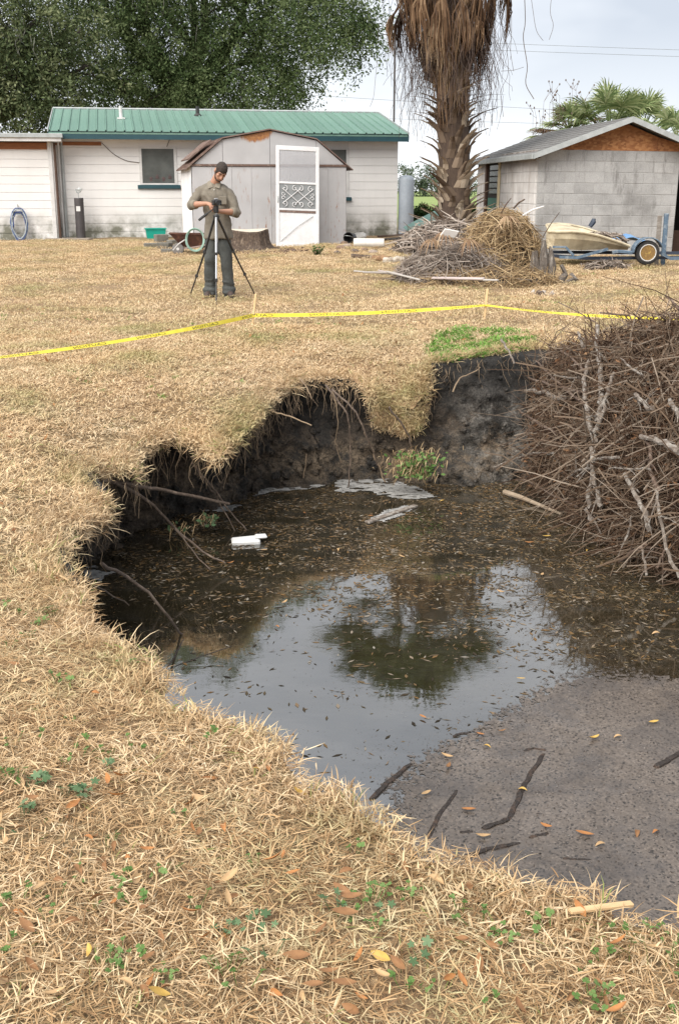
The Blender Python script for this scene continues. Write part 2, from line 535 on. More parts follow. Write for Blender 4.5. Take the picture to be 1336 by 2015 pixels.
# thin dust film in patches, its grey also standing in for sky reflection
film = t.ramp(t.noise(t.vec('World', (1.0, 2.2, 1)), 2.4, 6, .7, .6), [(.45, 0.0), (.72, .35)])
body = t.mix(film, body, (.07,.067,.062,1))
rip = t.math('ADD', t.noise(t.vec('World', (1, 1.8, 1)), 5.0, 3, .5), t.math('MULTIPLY', t.noise(pos, 38, 3, .6), .10))
t.bump(rip, .022, .02)
rgh = t.ramp(t.noise(pos, 16, 4, .7), [(.4, .01), (.7, .05)])
M_WATER = t.set(body, rgh, IOR=3.2)
wb.obj('sinkhole_water', M_WATER, kind='structure')
wm = bpy.data.objects['sinkhole_water'].data
bmw = bmesh.new(); bmw.from_mesh(wm); bmesh.ops.recalc_face_normals(bmw, faces=bmw.faces)
if bmw.faces[0].normal.z < 0: bmesh.ops.reverse_faces(bmw, faces=bmw.faces)
bmw.to_mesh(wm); bmw.free()
# ------------------------------------------------------------------ buildings
def wallpaint(name, c1, c2, dirt_h, dirt_col, dirt_amt=.8, base=.0, streak=.08):
    t = NT(name); v = t.vec('Object')
    col = t.ramp(t.noise(v, 1.2, 5), [(.3, c1), (.7, c2)])
    z = t.sep(v)[2]
    stk = t.ramp(t.noise(t.vec('Object', (9, 9, .8)), 1.0, 4, .7), [(.5, 0.0), (.75, streak)])
    col = t.mix(stk, col, dark(c2, .62))
    n = t.math('MULTIPLY_ADD', t.noise(v, 2.2, 5, .65), 1.5, -.55)
    low = t.math('MULTIPLY', t.math('SUBTRACT', 1.0, t.math('DIVIDE', t.math('SUBTRACT', z, base), dirt_h), clamp=True), n, clamp=True)
    col = t.mix(t.math('MULTIPLY', low, dirt_amt*5, clamp=True), col, dirt_col)
    t.bump(t.noise(v, 35, 4), .15, .004)
    return t.set(col, .75)
M_WHITE = wallpaint('white_block_paint', (.74,.725,.715,1), (.67,.655,.645,1), .75, (.16,.16,.125,1))
M_ROOFG = pm('green_roof_metal', (.105,.195,.16,1), (.145,.245,.20,1), 1.5, .55, stretch=(3,.4,1), rnd=.08)
M_TEAL = pm('dark_teal_paint', (.01,.045,.06,1), (.016,.065,.08,1), 4, .5)
M_TRIMW = pm('white_trim', (.66,.65,.64,1), (.52,.51,.50,1), 5, .5)
M_GREYMETAL = pm('grey_edge_metal', (.45,.47,.47,1), (.33,.35,.35,1), 6, .45, metallic=.3)
M_RUSTWOOD = pm('bare_orange_board', (.30,.12,.045,1), (.19,.07,.03,1), 6, .8, stretch=(1,1,6))
M_DARKWOOD = pm('old_brown_wood', (.085,.045,.03,1), (.05,.028,.02,1), 8, .85, stretch=(1,1,5))
M_SHADOW = pm('dark_opening_shade', (.02,.018,.016,1), (.03,.026,.022,1), 3, .9)  # near-black colour standing in for shade inside the garage openings
t = NT('dark_window_glass'); v = t.vec('Object')
M_GLASS = t.set(t.ramp(t.noise(v, 3), [(.3, (.07,.078,.078,1)), (.7, (.12,.13,.128,1))]), .15)
M_RUST = pm('brown_rust_metal', (.19,.115,.09,1), (.12,.075,.06,1), 9, .75, c3=(.27,.20,.165,1))

HA = math.radians(11)
hx, hy = -7.15, 29.2
H0 = Vector((hx, hy, .27))
house = thing('white_block_house', 'long low white painted block house with green metal roof', 'house', H0, HA)
HL, HD, HW = 8.85, 6.4, 2.66
def house_x(u, dz=0):   # wall coordinate along the front of the house below pixel column u
    k = (u-668)/FPX
    # x = hx + L cos, y = hy + L sin ; x = k*(y*CT + (EYE-z)*ST)
    zz = 1.5
    return (k*(hy*CT + (EYE-zz)*ST) - hx)/(math.cos(HA) - k*math.sin(HA)*CT)
def house_z(u, v, off=0):
    L = house_x(u); D = hy + L*math.sin(HA) - off
    return at_d(u, v, D).z - H0.z
w1 = (house_x(279), house_x(348), house_z(310, 362), house_z(310, 291))
w2 = (house_x(640), house_x(684), house_z(660, 386), house_z(660, 293))
mb = MB().box((.0,.013,-.3), (HL, HD, HW))
wall = mb.obj('wall', M_WHITE, house)
n = 13; ch = HW/n
for k in range(n):
    z0, z1 = k*ch+.004, (k+1)*ch-.004
    segs = [(0, HL)]
    for w in (w1, w2):
        if z1 > w[2] and z0 < w[3]:
            ns = []
            for a, b in segs:
                if w[0] > a and w[1] < b: ns += [(a, w[0]-.01), (w[1]+.01, b)]
                else: ns.append((a, b))
            segs = ns
    for a, b in segs:
        MB().cbox((a, 0, z0 if k else -.3), (b, .012, z1), .003).obj('block_course', M_WHITE, wall)
# roof
EY, EZ, RY, RZ = -.5, 2.62, 3.0, 3.34
Xl, Xr = -.02, HL+.14
npan = 40; pw = (Xr-Xl)/npan
rb = MB()
rb.add([(Xl,RY,RZ-.02),(Xr,RY,RZ-.02),(Xr,2*RY-EY,EZ),(Xl,2*RY-EY,EZ),(Xl,RY,RZ-.06),(Xr,RY,RZ-.06),(Xr,2*RY-EY,EZ-.05),(Xl,2*RY-EY,EZ-.05)],
       [(0,1,2,3),(7,6,5,4),(0,3,7,4),(1,5,6,2),(3,2,6,7),(0,4,5,1)])
rb.add([(Xl,EY+.02,EZ-.03),(Xr,EY+.02,EZ-.03),(Xr,RY,RZ-.03),(Xl,RY,RZ-.03),(Xl,EY+.02,EZ-.07),(Xr,EY+.02,EZ-.07),(Xr,RY,RZ-.07),(Xl,RY,RZ-.07)],
       [(0,1,2,3),(7,6,5,4),(0,3,7,4),(1,5,6,2),(3,2,6,7),(0,4,5,1)])
roof = rb.obj('roof', M_ROOFG, house)
pm_ = MB()
prof = [(0,0),(.012,.032),(.034,.032),(.046,0),(pw*.5,.002),(pw-.002,0)]
pv = []
for (yy, zz) in ((EY, EZ), (RY, RZ)):
    for (a, b) in prof: pv.append((a, yy, zz+b))
for (yy, zz) in ((EY, EZ), (RY, RZ)):
    for (a, b) in prof: pv.append((a, yy, zz+b-.012))
q = len(prof)
pf = []
for i in range(q-1):
    pf.append((i, i+1, q+i+1, q+i)); pf.append((2*q+i, 3*q+i, 3*q+i+1, 2*q+i+1)); pf.append((i, 2*q+i, 2*q+i+1, i+1))
pm_.add(pv, pf); pan_me = pm_.mesh('roof_panel'); pan_me.materials.append(M_ROOFG)
for k in range(npan):
    mk('roof_panel', pan_me, M_ROOFG, roof, loc=(Xl+k*pw, 0, .001*(k % 2)))
MB().tube([(Xl-.01,RY,RZ+.02),(Xr+.01,RY,RZ+.02)], .035, 6).obj('ridge_cap', M_GREYMETAL, roof)
for xx in (Xl-.03, Xr+.002):
    MB().add([(xx,EY,EZ-.02),(xx+.028,EY,EZ-.02),(xx+.028,RY,RZ-.02),(xx,RY,RZ-.02),(xx,EY,EZ+.04),(xx+.028,EY,EZ+.04),(xx+.028,RY,RZ+.04),(xx,RY,RZ+.04)],
       [(0,3,2,1),(4,5,6,7),(0,1,5,4),(1,2,6,5),(2,3,7,6),(3,0,4,7)]).obj('rake_trim', M_GREYMETAL, roof)
    MB().add([(xx+.003,EY+.03,EZ-.2),(xx+.025,EY+.03,EZ-.2),(xx+.025,RY,RZ-.18),(xx+.003,RY,RZ-.18),(xx+.003,EY+.03,EZ-.021),(xx+.025,EY+.03,EZ-.021),(xx+.025,RY,RZ-.021),(xx+.003,RY,RZ-.021)],
       [(0,3,2,1),(4,5,6,7),(0,1,5,4),(1,2,6,5),(2,3,7,6),(3,0,4,7)]).obj('barge_board', M_TEAL, roof)
MB().box((Xl,EY+.025,EZ-.19), (Xr,EY+.055,EZ-.012)).obj('fascia', M_TEAL, house)
MB().box((Xl,EY+.056,EZ-.16), (Xr,.0,EZ-.14)).obj('soffit', M_TRIMW, house)
for xg in (0.0, HL-.02):
    MB().add([(xg,0.02,HW),(xg+.02,.02,HW),(xg+.02,2*RY,HW),(xg,2*RY,HW),(xg,RY,RZ-.1),(xg+.02,RY,RZ-.1)],
             [(0,3,4),(1,5,2),(0,4,5,1),(3,2,5,4),(0,1,2,3)]).obj('gable', M_WHITE, house)
def roof_at(u, v):
    L = house_x(u); best = None
    for k in range(200):
        y = EY + (RY-EY)*k/199; z = EZ + (RZ-EZ)*k/199
        wp = H0 + Matrix.Rotation(HA, 3, 'Z') @ Vector((L, y, z))
        e = abs(at_d(u, v, wp.y).z - wp.z)
        if best is None or e < best[0]: best = (e, y, z)
    return L, best[1], best[2]
L, y, z = roof_at(247, 234)
mb = MB().tube([(L,y,z-.05),(L,y,z+.32)], .045, 8)
MB.box(mb, (L-.1,y-.1,z-.01), (L+.1,y+.12,z+.035)); mb.obj('vent_pipe', M_TRIMW, roof, label='white vent pipe on the green roof')
L, y, z = roof_at(406, 228)
mb = MB().tube([(L,y,z-.05),(L,y,z+.24)], .05, 8); mb.lathe([(.1,z),(.09,z+.03),(.06,z+.06)], 10, Matrix.Translation((L,y,0)))
mb.obj('vent_pipe', pm('black_pipe', (.02,.02,.02,1), (.035,.032,.03,1), 5, .6), roof, label='short black vent pipe on the green roof')
# windows with louvre panes
for i, w in enumerate((w1, w2)):
    a, b, z0, z1 = w
    win = MB().box((a,.003,z0), (b,.0125,z1)).obj('window', M_GLASS, house)
    mb = MB()
    for lo, hi in (((a-.03,-.02,z0-.02),(a+.04,.03,z1+.03)), ((b-.04,-.02,z0-.02),(b+.03,.03,z1+.03)), ((a+.041,-.019,z1-.02),(b-.041,.03,z1+.03)), ((a+.041,-.019,z0-.02),(b-.041,.03,z0+.02))):
        mb.box(lo, hi)
    mb.obj('frame', M_TRIMW, win)
    nl = 9; hh = (z1-z0-.06)/nl
    for k in range(nl):
        zz = z0+.03+k*hh
        M = Matrix.Translation((0,-.008,zz)) @ Matrix.Rotation(math.radians(4), 4, 'X')
        MB().box((a+.045,0,.0), (b-.045,.006,hh*1.02), M).obj('pane', M_GLASS, win)
    MB().cbox((a-.09,-.06,z0-.12), (b+.1,.02,z0-.025), .008).obj('sill', M_TEAL, win)
    for k in range(4):
        MB().ell((a+.25+k*.16,-.004,z0+.12+.05*(k % 2)), (.06,.012,.07)).obj('sticker_or_reflection', pm('painted_window_reflection', (.09,.05,.05,1), (.05,.04,.04,1), 30, .6), win) if i == 0 else None  # pinkish ovals paint a reflection of flowers into the first window
# board and sagging cables on the wall
a, b = house_x(116), house_x(205)
MB().cbox((a,-.045,house_z(150,286)), (b,-.003,house_z(150,279)), .006).obj('board', M_RUSTWOOD, house)
M_CABLE = pm('brown_cable', (.10,.07,.05,1), (.07,.05,.04,1), 10, .7)
def wallpts(px, off=.02): return [Vector((house_x(u), -off, house_z(u, v))) for u, v in px]
for px in ([(206,281),(228,303),(252,316),(278,320)], [(222,259),(250,263),(285,266),(318,259)], [(345,262),(338,275),(332,289)], [(690,262),(705,268),(730,266),(760,262),(785,264)]):
    MB().tube(smooth_pts(wallpts(px), 5), .008, 5).obj('cable', M_CABLE, house)
# downspouts at the inner corner
for du, m in ((115, M_TRIMW), (121, M_GREYMETAL)):
    L = house_x(du)+.08
    MB().tube([(L,-.05,.02),(L,-.05,2.4)], .03, 8).obj('downspout', m, house)

# annex on the left
A0 = at_d(112, 400, 28.75)
annex = thing('flat_roofed_annex', 'white block annex with low flat roof at the left end of the house', 'building', (A0.x, A0.y, .27), HA)
AH, AL = 2.34, 4.6
aw = MB().box((-AL,.013,-.3), (0,2.2,AH)).obj('wall', M_WHITE, annex)
for k in range(12):
    ch2 = AH/12
    MB().cbox((-AL,0,k*ch2+.005 if k else -.3), (-.02,.012,(k+1)*ch2-.006), .003).obj('block_course', M_WHITE, aw)
MB().cbox((-AL,-.03,AH-.16), (-.14,-.002,AH+.0), .005).obj('board', M_RUSTWOOD, annex)
ar = MB().box((-AL-.2,-.32,AH+.02), (.22,2.4,AH+.12)).obj('roof', M_TRIMW, annex)
MB().cbox((-AL-.2,-.36,AH+.1), (.26,-.322,AH+.2), .008).obj('edge_trim', M_GREYMETAL, ar)
MB().cbox((.222,-.32,AH+.1), (.26,2.4,AH+.2), .008).obj('edge_trim', M_GREYMETAL, ar)
MB().cbox((-.13,-.028,-.05), (-.03,-.003,AH+.018), .006).obj('corner_board', M_TRIMW, annex)
MB().tube([(.05,-.08,.0),(.04,-.08,AH)], .03, 8).obj('downspout', M_DARKWOOD, annex)

# ------------------------------------------------------------------ metal shed
SA = math.radians(13)
sp = at_d(382, 470, 26.6)
S0 = Vector((sp.x, sp.y, .26))
t = NT('weathered_shed_metal'); v = t.vec('Object')
col = t.ramp(t.noise(v, 1.6, 5), [(.3, (.37,.365,.375,1)), (.7, (.45,.445,.455,1))])
st = t.noise(t.vec('Object', (11, 11, 2.2)), 1.0, 5, .75)
big = t.noise(v, .9, 3)
mask = t.math('MULTIPLY', t.ramp(st, [(.56, 0.0), (.64, 1.0)]), t.ramp(big, [(.4, 0.0), (.58, 1.0)]))
rc = t.ramp(t.noise(v, 24, 4), [(.3, (.16,.06,.03,1)), (.7, (.34,.16,.07,1))])
col = t.mix(mask, col, rc)
M_SHED = t.set(col, .55, Metallic=.0)
t = NT('rusted_gable_metal'); v = t.vec('Object')
col = t.ramp(t.noise(v, 1.6, 5), [(.3, (.37,.365,.375,1)), (.7, (.45,.445,.455,1))])
x, y, z = t.sep(v)
near = t.math('SUBTRACT', 1.0, t.math('MULTIPLY', t.math('ABSOLUTE', t.math('SUBTRACT', x, 1.45)), 1.7), clamp=True)
hi = t.math('MULTIPLY_ADD', z, 3.0, -6.6, clamp=True)
st = t.noise(t.vec('Object', (16, 16, 3.0)), 1.0, 5, .7)
mask = t.ramp(t.math('MULTIPLY', t.math('MULTIPLY', near, hi), st), [(.10, 0.0), (.17, 1.0)])
col = t.mix(mask, col, t.ramp(t.noise(v, 24, 4), [(.3, (.2,.075,.03,1)), (.7, (.42,.2,.07,1))]))
M_GABLE = t.set(col, .55)
shed = thing('metal_garden_shed', 'grey metal garden shed with barn roof and rust streaks', 'shed', S0, SA)
SL, SD = 3.62, 2.2
EVZ, KNZ, APZ = 1.78, 2.36, 2.56
KX = .72
corn = [(0,0),(0,EVZ),(KX,KNZ),(SL/2,APZ),(SL-KX,KNZ),(SL,EVZ),(SL,0)]
shell = MB().prism([(p[0]*.985+.02, p[1]*.985) for p in corn], .04, SD).obj('shell', M_SHED, shed)
npn = 8; w = SL/npn
for k in range(npn):
    MB().cbox((k*w+.006,-.002,.0), ((k+1)*w-.006,.03,EVZ-.03), .008).obj('wall_panel', M_SHED, shed)
    if k: MB().tube([(k*w,.0,.0),(k*w,.0,EVZ-.03)], .012, 6, True).obj('seam', M_SHED, shed)
def topz(x): return float(np.interp(x, [c[0] for c in corn[1:6]], [c[1] for c in corn[1:6]]))
gx = [0.05, KX, SL/2, SL-KX, SL-.05]
for a, b in zip(gx[:-1], gx[1:]):
    MB().prism([(a+.005,EVZ+.03),(b-.005,EVZ+.03),(b-.005,topz(b)-.02),(a+.005,topz(a)-.02)], .0, .03).obj('gable_panel', M_GABLE, shed)
MB().cbox((-.01,-.025,EVZ-.025), (SL+.01,.0,EVZ+.025), .006).obj('trim', M_RUST, shed)
# corrugated left side
mb = MB(); nc = 36; pts = []
for i in range(nc+1):
    yy = SD*i/nc; xx = -.012 - (.03 if i % 2 else 0)
    pts.append((xx, yy))
vs = [(x, y, 0) for x, y in pts] + [(x, y, EVZ) for x, y in pts]
mb.add(vs, [(i+1, i, nc+1+i, nc+2+i) for i in range(nc)])
mb.obj('corrugated_side', pm('pale_corrugated_metal', (.70,.69,.69,1), (.60,.59,.59,1), 3, .5), shed)
# roof sheets
rpts = [(-.12,EVZ-.06)] + corn[1:6] + [(SL+.12,EVZ-.06)]
rpts = [(-.14,EVZ-.1),(KX,KNZ),(SL/2,APZ),(SL-KX,KNZ),(SL+.14,EVZ-.1)]
for a, b in zip(rpts[:-1], rpts[1:]):
    dx, dz = b[0]-a[0], b[1]-a[1]; l = math.hypot(dx, dz); nx, nzv = -dz/l*.018, dx/l*.018
    mb = MB().prism([(a[0],a[1]+.0),(b[0],b[1]+.0),(b[0]+nx,b[1]+nzv),(a[0]+nx,a[1]+nzv)], -.06, SD+.06)
    for k in range(7):
        yy = .0 + k*(SD/6.2)
        mb.prism([(a[0]+nx,a[1]+nzv),(b[0]+nx,b[1]+nzv),(b[0]+nx*1.7,b[1]+nzv*1.7),(a[0]+nx*1.7,a[1]+nzv*1.7)], yy, yy+.03)
    mb.obj('roof_sheet', M_RUST if a[0] < .5 else pm('dull_brown_roof', (.13,.075,.06,1), (.2,.14,.12,1), 5, .6), shed)
# upper leftover sheet lying on the left roof
M_ = Matrix.Translation((.2,.35,2.06)) @ Matrix.Rotation(-math.atan2(KNZ-EVZ+.1, KX+.14), 4, 'Y')
MB().box((-.28,0,.02), (.42,1.7,.045), M_).obj('loose_sheet', M_RUST, shed)

# screen door leaning on the shed
M_DOORW = pm('white_door_paint', (.66,.655,.665,1), (.56,.555,.565,1), 3, .45)
dp = at_d(544, 489, 26.25)
DW, DH = 1.0, 2.26
door = thing('screen_door', 'white screen door with scrollwork grille leaning against the grey shed', 'door', (dp.x, dp.y, .245), rot=(math.radians(-9), math.radians(2.3), SA))
fr = [((0,0,0),(.075,.035,DH)), ((DW-.075,0,0),(DW,.035,DH)), ((.0755,.001,DH-.1),(DW-.0755,.034,DH)), ((.0755,.001,.0),(DW-.0755,.034,.1))]
for lo, hi in fr: MB().cbox(lo, hi, .006).obj('rail', M_DOORW, door)
for zz, m in ((.78, M_RUST), (.83, M_DOORW), (1.42, M_DOORW)):
    MB().cbox((.0755,.002,zz), (DW-.0755,.033,zz+.045), .005).obj('rail', m, door)
MB().box((.0755,.014,.101), (DW-.0755,.02,.779)).obj('kick_panel', M_DOORW, door)
t = NT('dusty_door_glass'); tr = t.N('ShaderNodeBsdfTransparent'); ms = t.N('ShaderNodeMixShader'); ms.inputs[0].default_value = .42
t.set((.42,.42,.44,1), .25); t.L(tr.outputs[0], ms.inputs[1]); t.L(t.b.outputs[0], ms.inputs[2]); t.L(ms.outputs[0], t.out.inputs['Surface'])
MB().box((.0755,.016,1.466), (DW-.0755,.019,DH-.101)).obj('pane', t.m, door)
MB().box((.0755,.018,.876), (DW-.0755,.021,1.419)).obj('screen', pm('grey_screen_mesh', (.17,.18,.185,1), (.23,.24,.245,1), 4, .8), door)
mb = MB()
xc, zc, hw, hh = DW/2, 1.147, .36, .235
def scroll(cxx, czz, r, a0, turns, sgn):
    return [Vector((cxx + r*(1-.8*i/16)*math.cos(a0+sgn*turns*2*math.pi*i/16), -.008, czz + r*(1-.8*i/16)*math.sin(a0+sgn*turns*2*math.pi*i/16))) for i in range(17)]
for o_ in (-.15, .15):
    mb.tube([(xc+o_-.21,-.008,zc-.17), (xc+o_+.21,-.008,zc+.17)], .008, 5); mb.tube([(xc+o_-.21,-.008,zc+.17), (xc+o_+.21,-.008,zc-.17)], .008, 5)
for sx in (-1, 1):
    for sz in (-1, 1):
        mb.tube(scroll(xc+sx*.30, zc+sz*.165, .07, math.pi/2*sz, 1.1, sx*sz), .008, 5)
        mb.tube(scroll(xc+sx*.07, zc+sz*.175, .065, math.pi/2*sz, 1.1, -sx*sz), .008, 5)
        mb.tube(scroll(xc+sx*.34, zc+sz*.05, .05, math.pi if sx > 0 else 0, 1.0, sx*sz), .007, 5)
mb.obj('scroll_grille', M_DOORW, door)
MB().tube([(.1,.0,.13),(.5,-.01,.48),(.86,.0,.72)], .006, 4).obj('brace_rod', M_GREYMETAL, door)
MB().cbox((.02,-.02,1.0), (.05,-.0005,1.14), .005).obj('handle', M_GREYMETAL, door)

# ------------------------------------------------------------------ block garage
GA = math.radians(5.5)
g = at_d(1045, 480, 23.3)
G0 = Vector((g.x, g.y, .17))
garage = thing('block_garage', 'grey concrete block garage with shingle roof and bare plywood gable', 'garage', G0, rot=(0, math.radians(.7), GA))
GL, GD, GH = 2.95, 5.4, 2.1
t = NT('grey_block'); v = t.vec('World')
col = t.ramp(t.noise(v, 1.4, 6, .6), [(.28, (.20,.195,.19,1)), (.5, (.34,.335,.33,1)), (.75, (.42,.415,.41,1))])
stn = t.ramp(t.noise(t.vec('World', (6, 6, .9)), 1.0, 5, .75), [(.56, 0.0), (.72, .75)])
col = t.mix(stn, col, (.10,.09,.085,1))
k = t.math('MULTIPLY_ADD', t.rand(), .18, .91); cmb = t.N('ShaderNodeCombineColor')
for i in range(3): t.L(k, cmb.inputs[i])
col = t.mix(1, col, cmb.outputs[0], 'MULTIPLY')
spk = t.ramp(t.noise(v, 60, 3, .7), [(.3, .8), (.7, 1.15)]); col = t.mix(1, col, spk, 'MULTIPLY')
t.bump(t.noise(v, 70, 4, .7), .4, .006)
M_BLOCK = t.set(col, .92)
t = NT('streaked_side_block'); v = t.vec('World')
col = t.ramp(t.noise(v, 1.8, 6, .6), [(.28, (.42,.40,.385,1)), (.7, (.62,.60,.585,1))])
z = t.sep(v)[2]
top = t.math('MULTIPLY', t.math('MULTIPLY_ADD', z, 1.6, -2.7, clamp=True), t.noise(v, 4, 4), clamp=True)  # darker brown towards the top of the wall
stn = t.ramp(t.noise(t.vec('World', (6, 6, .8)), 1.0, 5, .75), [(.5, 0.0), (.72, .6)])
col = t.mix(stn, col, (.26,.2,.16,1)); col = t.mix(t.math('MULTIPLY', top, 1.5, clamp=True), col, (.075,.045,.03,1))
t.bump(t.noise(v, 70, 4, .7), .4, .006)
M_BLOCK2 = t.set(col, .92)
M_MORTAR = pm('mortar', (.30,.295,.285,1), (.38,.375,.365,1), 9, .95)
fw = MB().box((.006,.006,-.3), (GL,.19,GH)).obj('front_wall', M_MORTAR, garage)
bh, bl = .21, .405
blk = {}
def block(par, x0, x1, z0, z1, axis, mat):
    key = (round(x1-x0, 2), axis, mat.name)
    if key not in blk:
        L_ = x1-x0
        m = MB().cbox((.004,0,.004), (L_-.004,.05,bh-.004), .006) if axis == 'x' else MB().cbox((0,.004,.004), (.05,L_-.004,bh-.004), .006)
        me = m.mesh('block'); me.materials.append(mat); blk[key] = me
    mk('block', blk[key], mat, par, loc=(x0, -.001+random.uniform(-.003,.003), z0) if axis == 'x' else (-.001+random.uniform(-.003,.003), x0, z0))
for r in range(10):
    x = 0 if r % 2 == 0 else -bl/2
    while x < GL-.01:
        a, b = max(x, .052), min(x+bl, GL)
        if b-a > .06: block(fw, a, b, r*bh, (r+1)*bh, 'x', M_BLOCK)
        x += bl
sw = MB().box((.006,.2,-.3), (.19,GD,GH)).obj('side_wall', M_MORTAR, garage)
dy0, dy1 = 3.0, 4.3
for r in range(10):
    y = 0 if r % 2 else -bl/2
    while y < GD-.01:
        a, b = max(y, .0), min(y+bl, GD)
        if a < dy1 and b > dy0 and r < 10:
            if a < dy0-.06: block(sw, a, dy0-.03, r*bh, (r+1)*bh, 'y', M_BLOCK2)
            if b > dy1+.06: block(sw, dy1+.03, b, r*bh, (r+1)*bh, 'y', M_BLOCK2)
        elif b-a > .06: block(sw, a, b, r*bh, (r+1)*bh, 'y', M_BLOCK2)
        y += bl
M_GREEN = pm('dark_green_door_paint', (.012,.09,.06,1), (.02,.13,.09,1), 4, .5)
M_CREAM = pm('cream_frame_paint', (.62,.52,.34,1), (.5,.41,.26,1), 6, .6)
dr = MB().box((.0,dy0,0), (.0055,dy1,GH-.05)).obj('doorway', M_SHADOW, garage)  # dark sheet on the wall paints the shade of the open doorway
MB().cbox((-.06,dy1-.12,.0), (-.001,dy1+.02,GH-.02), .006).obj('post', M_DARKWOOD, garage)
MB().cbox((-.04,dy0-.02,.0), (-.001,dy0+.1,GH-.06), .006).obj('door_frame', M_CREAM, garage)
MB().cbox((-.03,dy0+.11,.05), (-.001,dy1-.25,1.15), .006).obj('door', M_GREEN, garage)
for k in range(5):
    MB().box((-.02,dy0+.12,1.25+k*.13), (-.005,dy1-.3,1.35+k*.13)).obj('louvre', M_GLASS, garage)
# gable board and roof; ridge runs front to back
RX = 1.78; RXZ = 2.72; EXL = -.16; EXZ = GH-.02-.08; EXR = 2*RX-EXL
t = NT('oriented_strand_board'); v = t.vec('Object')
vo = t.N('ShaderNodeTexVoronoi'); vo.inputs['Scale'].default_value = 17; t.L(t.vec('Object', (1, 1, 1.7)), vo.inputs['Vector'])
col = t.ramp(vo.outputs['Color'], [(.1, (.22,.085,.03,1)), (.5, (.33,.14,.05,1)), (.9, (.44,.22,.09,1))])
col = t.mix(t.ramp(t.noise(v, 2.2, 4), [(.4, 0.0), (.75, .6)]), col, (.17,.06,.03,1))
M_OSB = t.set(col, .8)
def slope(x): return RXZ - .06 - abs(x-RX)*(RXZ-EXZ)/(RX-EXL)
for a, b in ((.16,1.3),(1.305,2.45),(2.455,3.5)):
    pts = [(a,GH+.002),(b,GH+.002),(b,max(slope(b)-.04, GH+.003))] + ([(RX,slope(RX)-.04)] if a < RX < b else []) + [(a,max(slope(a)-.04, GH+.003))]
    MB().prism(pts, .0, .03).obj('gable_board', M_OSB, garage)
M_SHING = pm('grey_shingles', (.085,.082,.08,1), (.13,.127,.125,1), 8, .95, c3=(.17,.165,.16,1), bump=.3)
OH = .35
rroof = None
for sx in (-1, 1):
    ex = EXL if sx < 0 else EXR
    mb = MB().prism([(RX,RXZ-.05),(ex,EXZ-.05),(ex,EXZ),(RX,RXZ)] if sx > 0 else [(ex,EXZ-.05),(RX,RXZ-.05),(RX,RXZ),(ex,EXZ)], -OH, GD+.3)
    o = mb.obj('roof_slope', M_SHING, garage)
    if sx < 0:
        # shingle courses as thin lapped strips
        nsh = 11
        for k in range(nsh):
            a, b = k/nsh, (k+1.15)/nsh
            P = lambda q, h: (ex+(RX-ex)*min(q, 1), EXZ+(RXZ-EXZ)*min(q, 1)+h)
            MB().prism([P(a,.002), P(b,.002), P(b,.006), P(a,.016)], -OH-.005, GD+.3).obj('shingle_course', M_SHING, o)
    d = Vector((RX-ex, 0, RXZ-EXZ)).normalized()
    MB().prism([(ex-.02*(-sx)*0,EXZ-.095),(RX,RXZ-.095),(RX,RXZ+.01),(ex,EXZ+.01)] if sx < 0 else [(RX,RXZ-.095),(ex,EXZ-.095),(ex,EXZ+.01),(RX,RXZ+.01)], -OH-.04, -OH-.006).obj('rake_fascia', M_GREYMETAL, garage)
MB().cbox((EXL-.035,-OH-.04,EXZ-.095), (EXL-.004,GD+.3,EXZ+.01), .006).obj('eave_fascia', M_GREYMETAL, garage)
MB().box((EXL+.03,-OH+.01,EXZ-.07), (-.002,GD+.2,EXZ-.055)).obj('soffit', M_DARKWOOD, garage)
# open bay to the right of the front wall
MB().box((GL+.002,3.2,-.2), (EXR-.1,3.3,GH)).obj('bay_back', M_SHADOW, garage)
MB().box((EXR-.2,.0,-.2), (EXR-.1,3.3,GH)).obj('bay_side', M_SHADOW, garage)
M_RED = pm('dull_red_paint', (.30,.03,.04,1), (.2,.02,.03,1), 5, .5)
MB().cbox((GL+.003,.35,GH-.28), (EXR-.2,.45,GH-.08), .006).obj('red_beam', M_RED, garage)
MB().cbox((GL+.003,.28,GH-.34), (EXR-.2,.46,GH-.285), .006).obj('white_rail', M_TRIMW, garage)
MB().cbox((GL+.003,.6,-.1), (EXR-.25,.7,.55), .01).obj('workbench', M_DARKWOOD, garage)
M_BLACK = pm('black_plastic', (.012,.012,.013,1), (.022,.021,.021,1), 6, .45)
# ------------------------------------------------------------------ the photographer and the tripod
def remesh(mb, voxel, smooth_it=6, name='body', factor=.5):
    me = mb.mesh('tmp'); o = bpy.data.objects.new('tmp', me); COL.objects.link(o)
    m = o.modifiers.new('r', 'REMESH'); m.mode = 'VOXEL'; m.voxel_size = voxel; m.use_smooth_shade = True
    s = o.modifiers.new('s', 'SMOOTH'); s.factor = factor; s.iterations = smooth_it
    dg = bpy.context.evaluated_depsgraph_get()
    res = bpy.data.meshes.new_from_object(o.evaluated_get(dg)); res.name = name
    bpy.data.objects.remove(o); bpy.data.meshes.remove(me)
    res.polygons.foreach_set('use_smooth', [True]*len(res.polygons)); res.materials.clear()
    return res
random.seed(5)
PD = 15.7
pf = at_d(430, 584, PD); pz = float(zb(PD))
person = thing('person', 'man in khaki shirt and grey trousers bending over a tripod camera', 'person', (pf.x, PD, pz), math.radians(4))
M_SKIN = pm('skin', (.42,.23,.155,1), (.35,.18,.12,1), 5, .6)
M_SHIRT = pm('khaki_shirt', (.185,.163,.13,1), (.14,.122,.097,1), 5, .9, bump=.5, bscale=14, bdist=.02)
M_TROU = pm('grey_trousers', (.072,.077,.073,1), (.05,.054,.052,1), 6, .9, bump=.6, bscale=11, bdist=.025, stretch=(1,1,.7))
M_HAIR = pm('short_dark_hair', (.024,.017,.014,1), (.04,.028,.022,1), 60, .85, bump=.6, bscale=120)
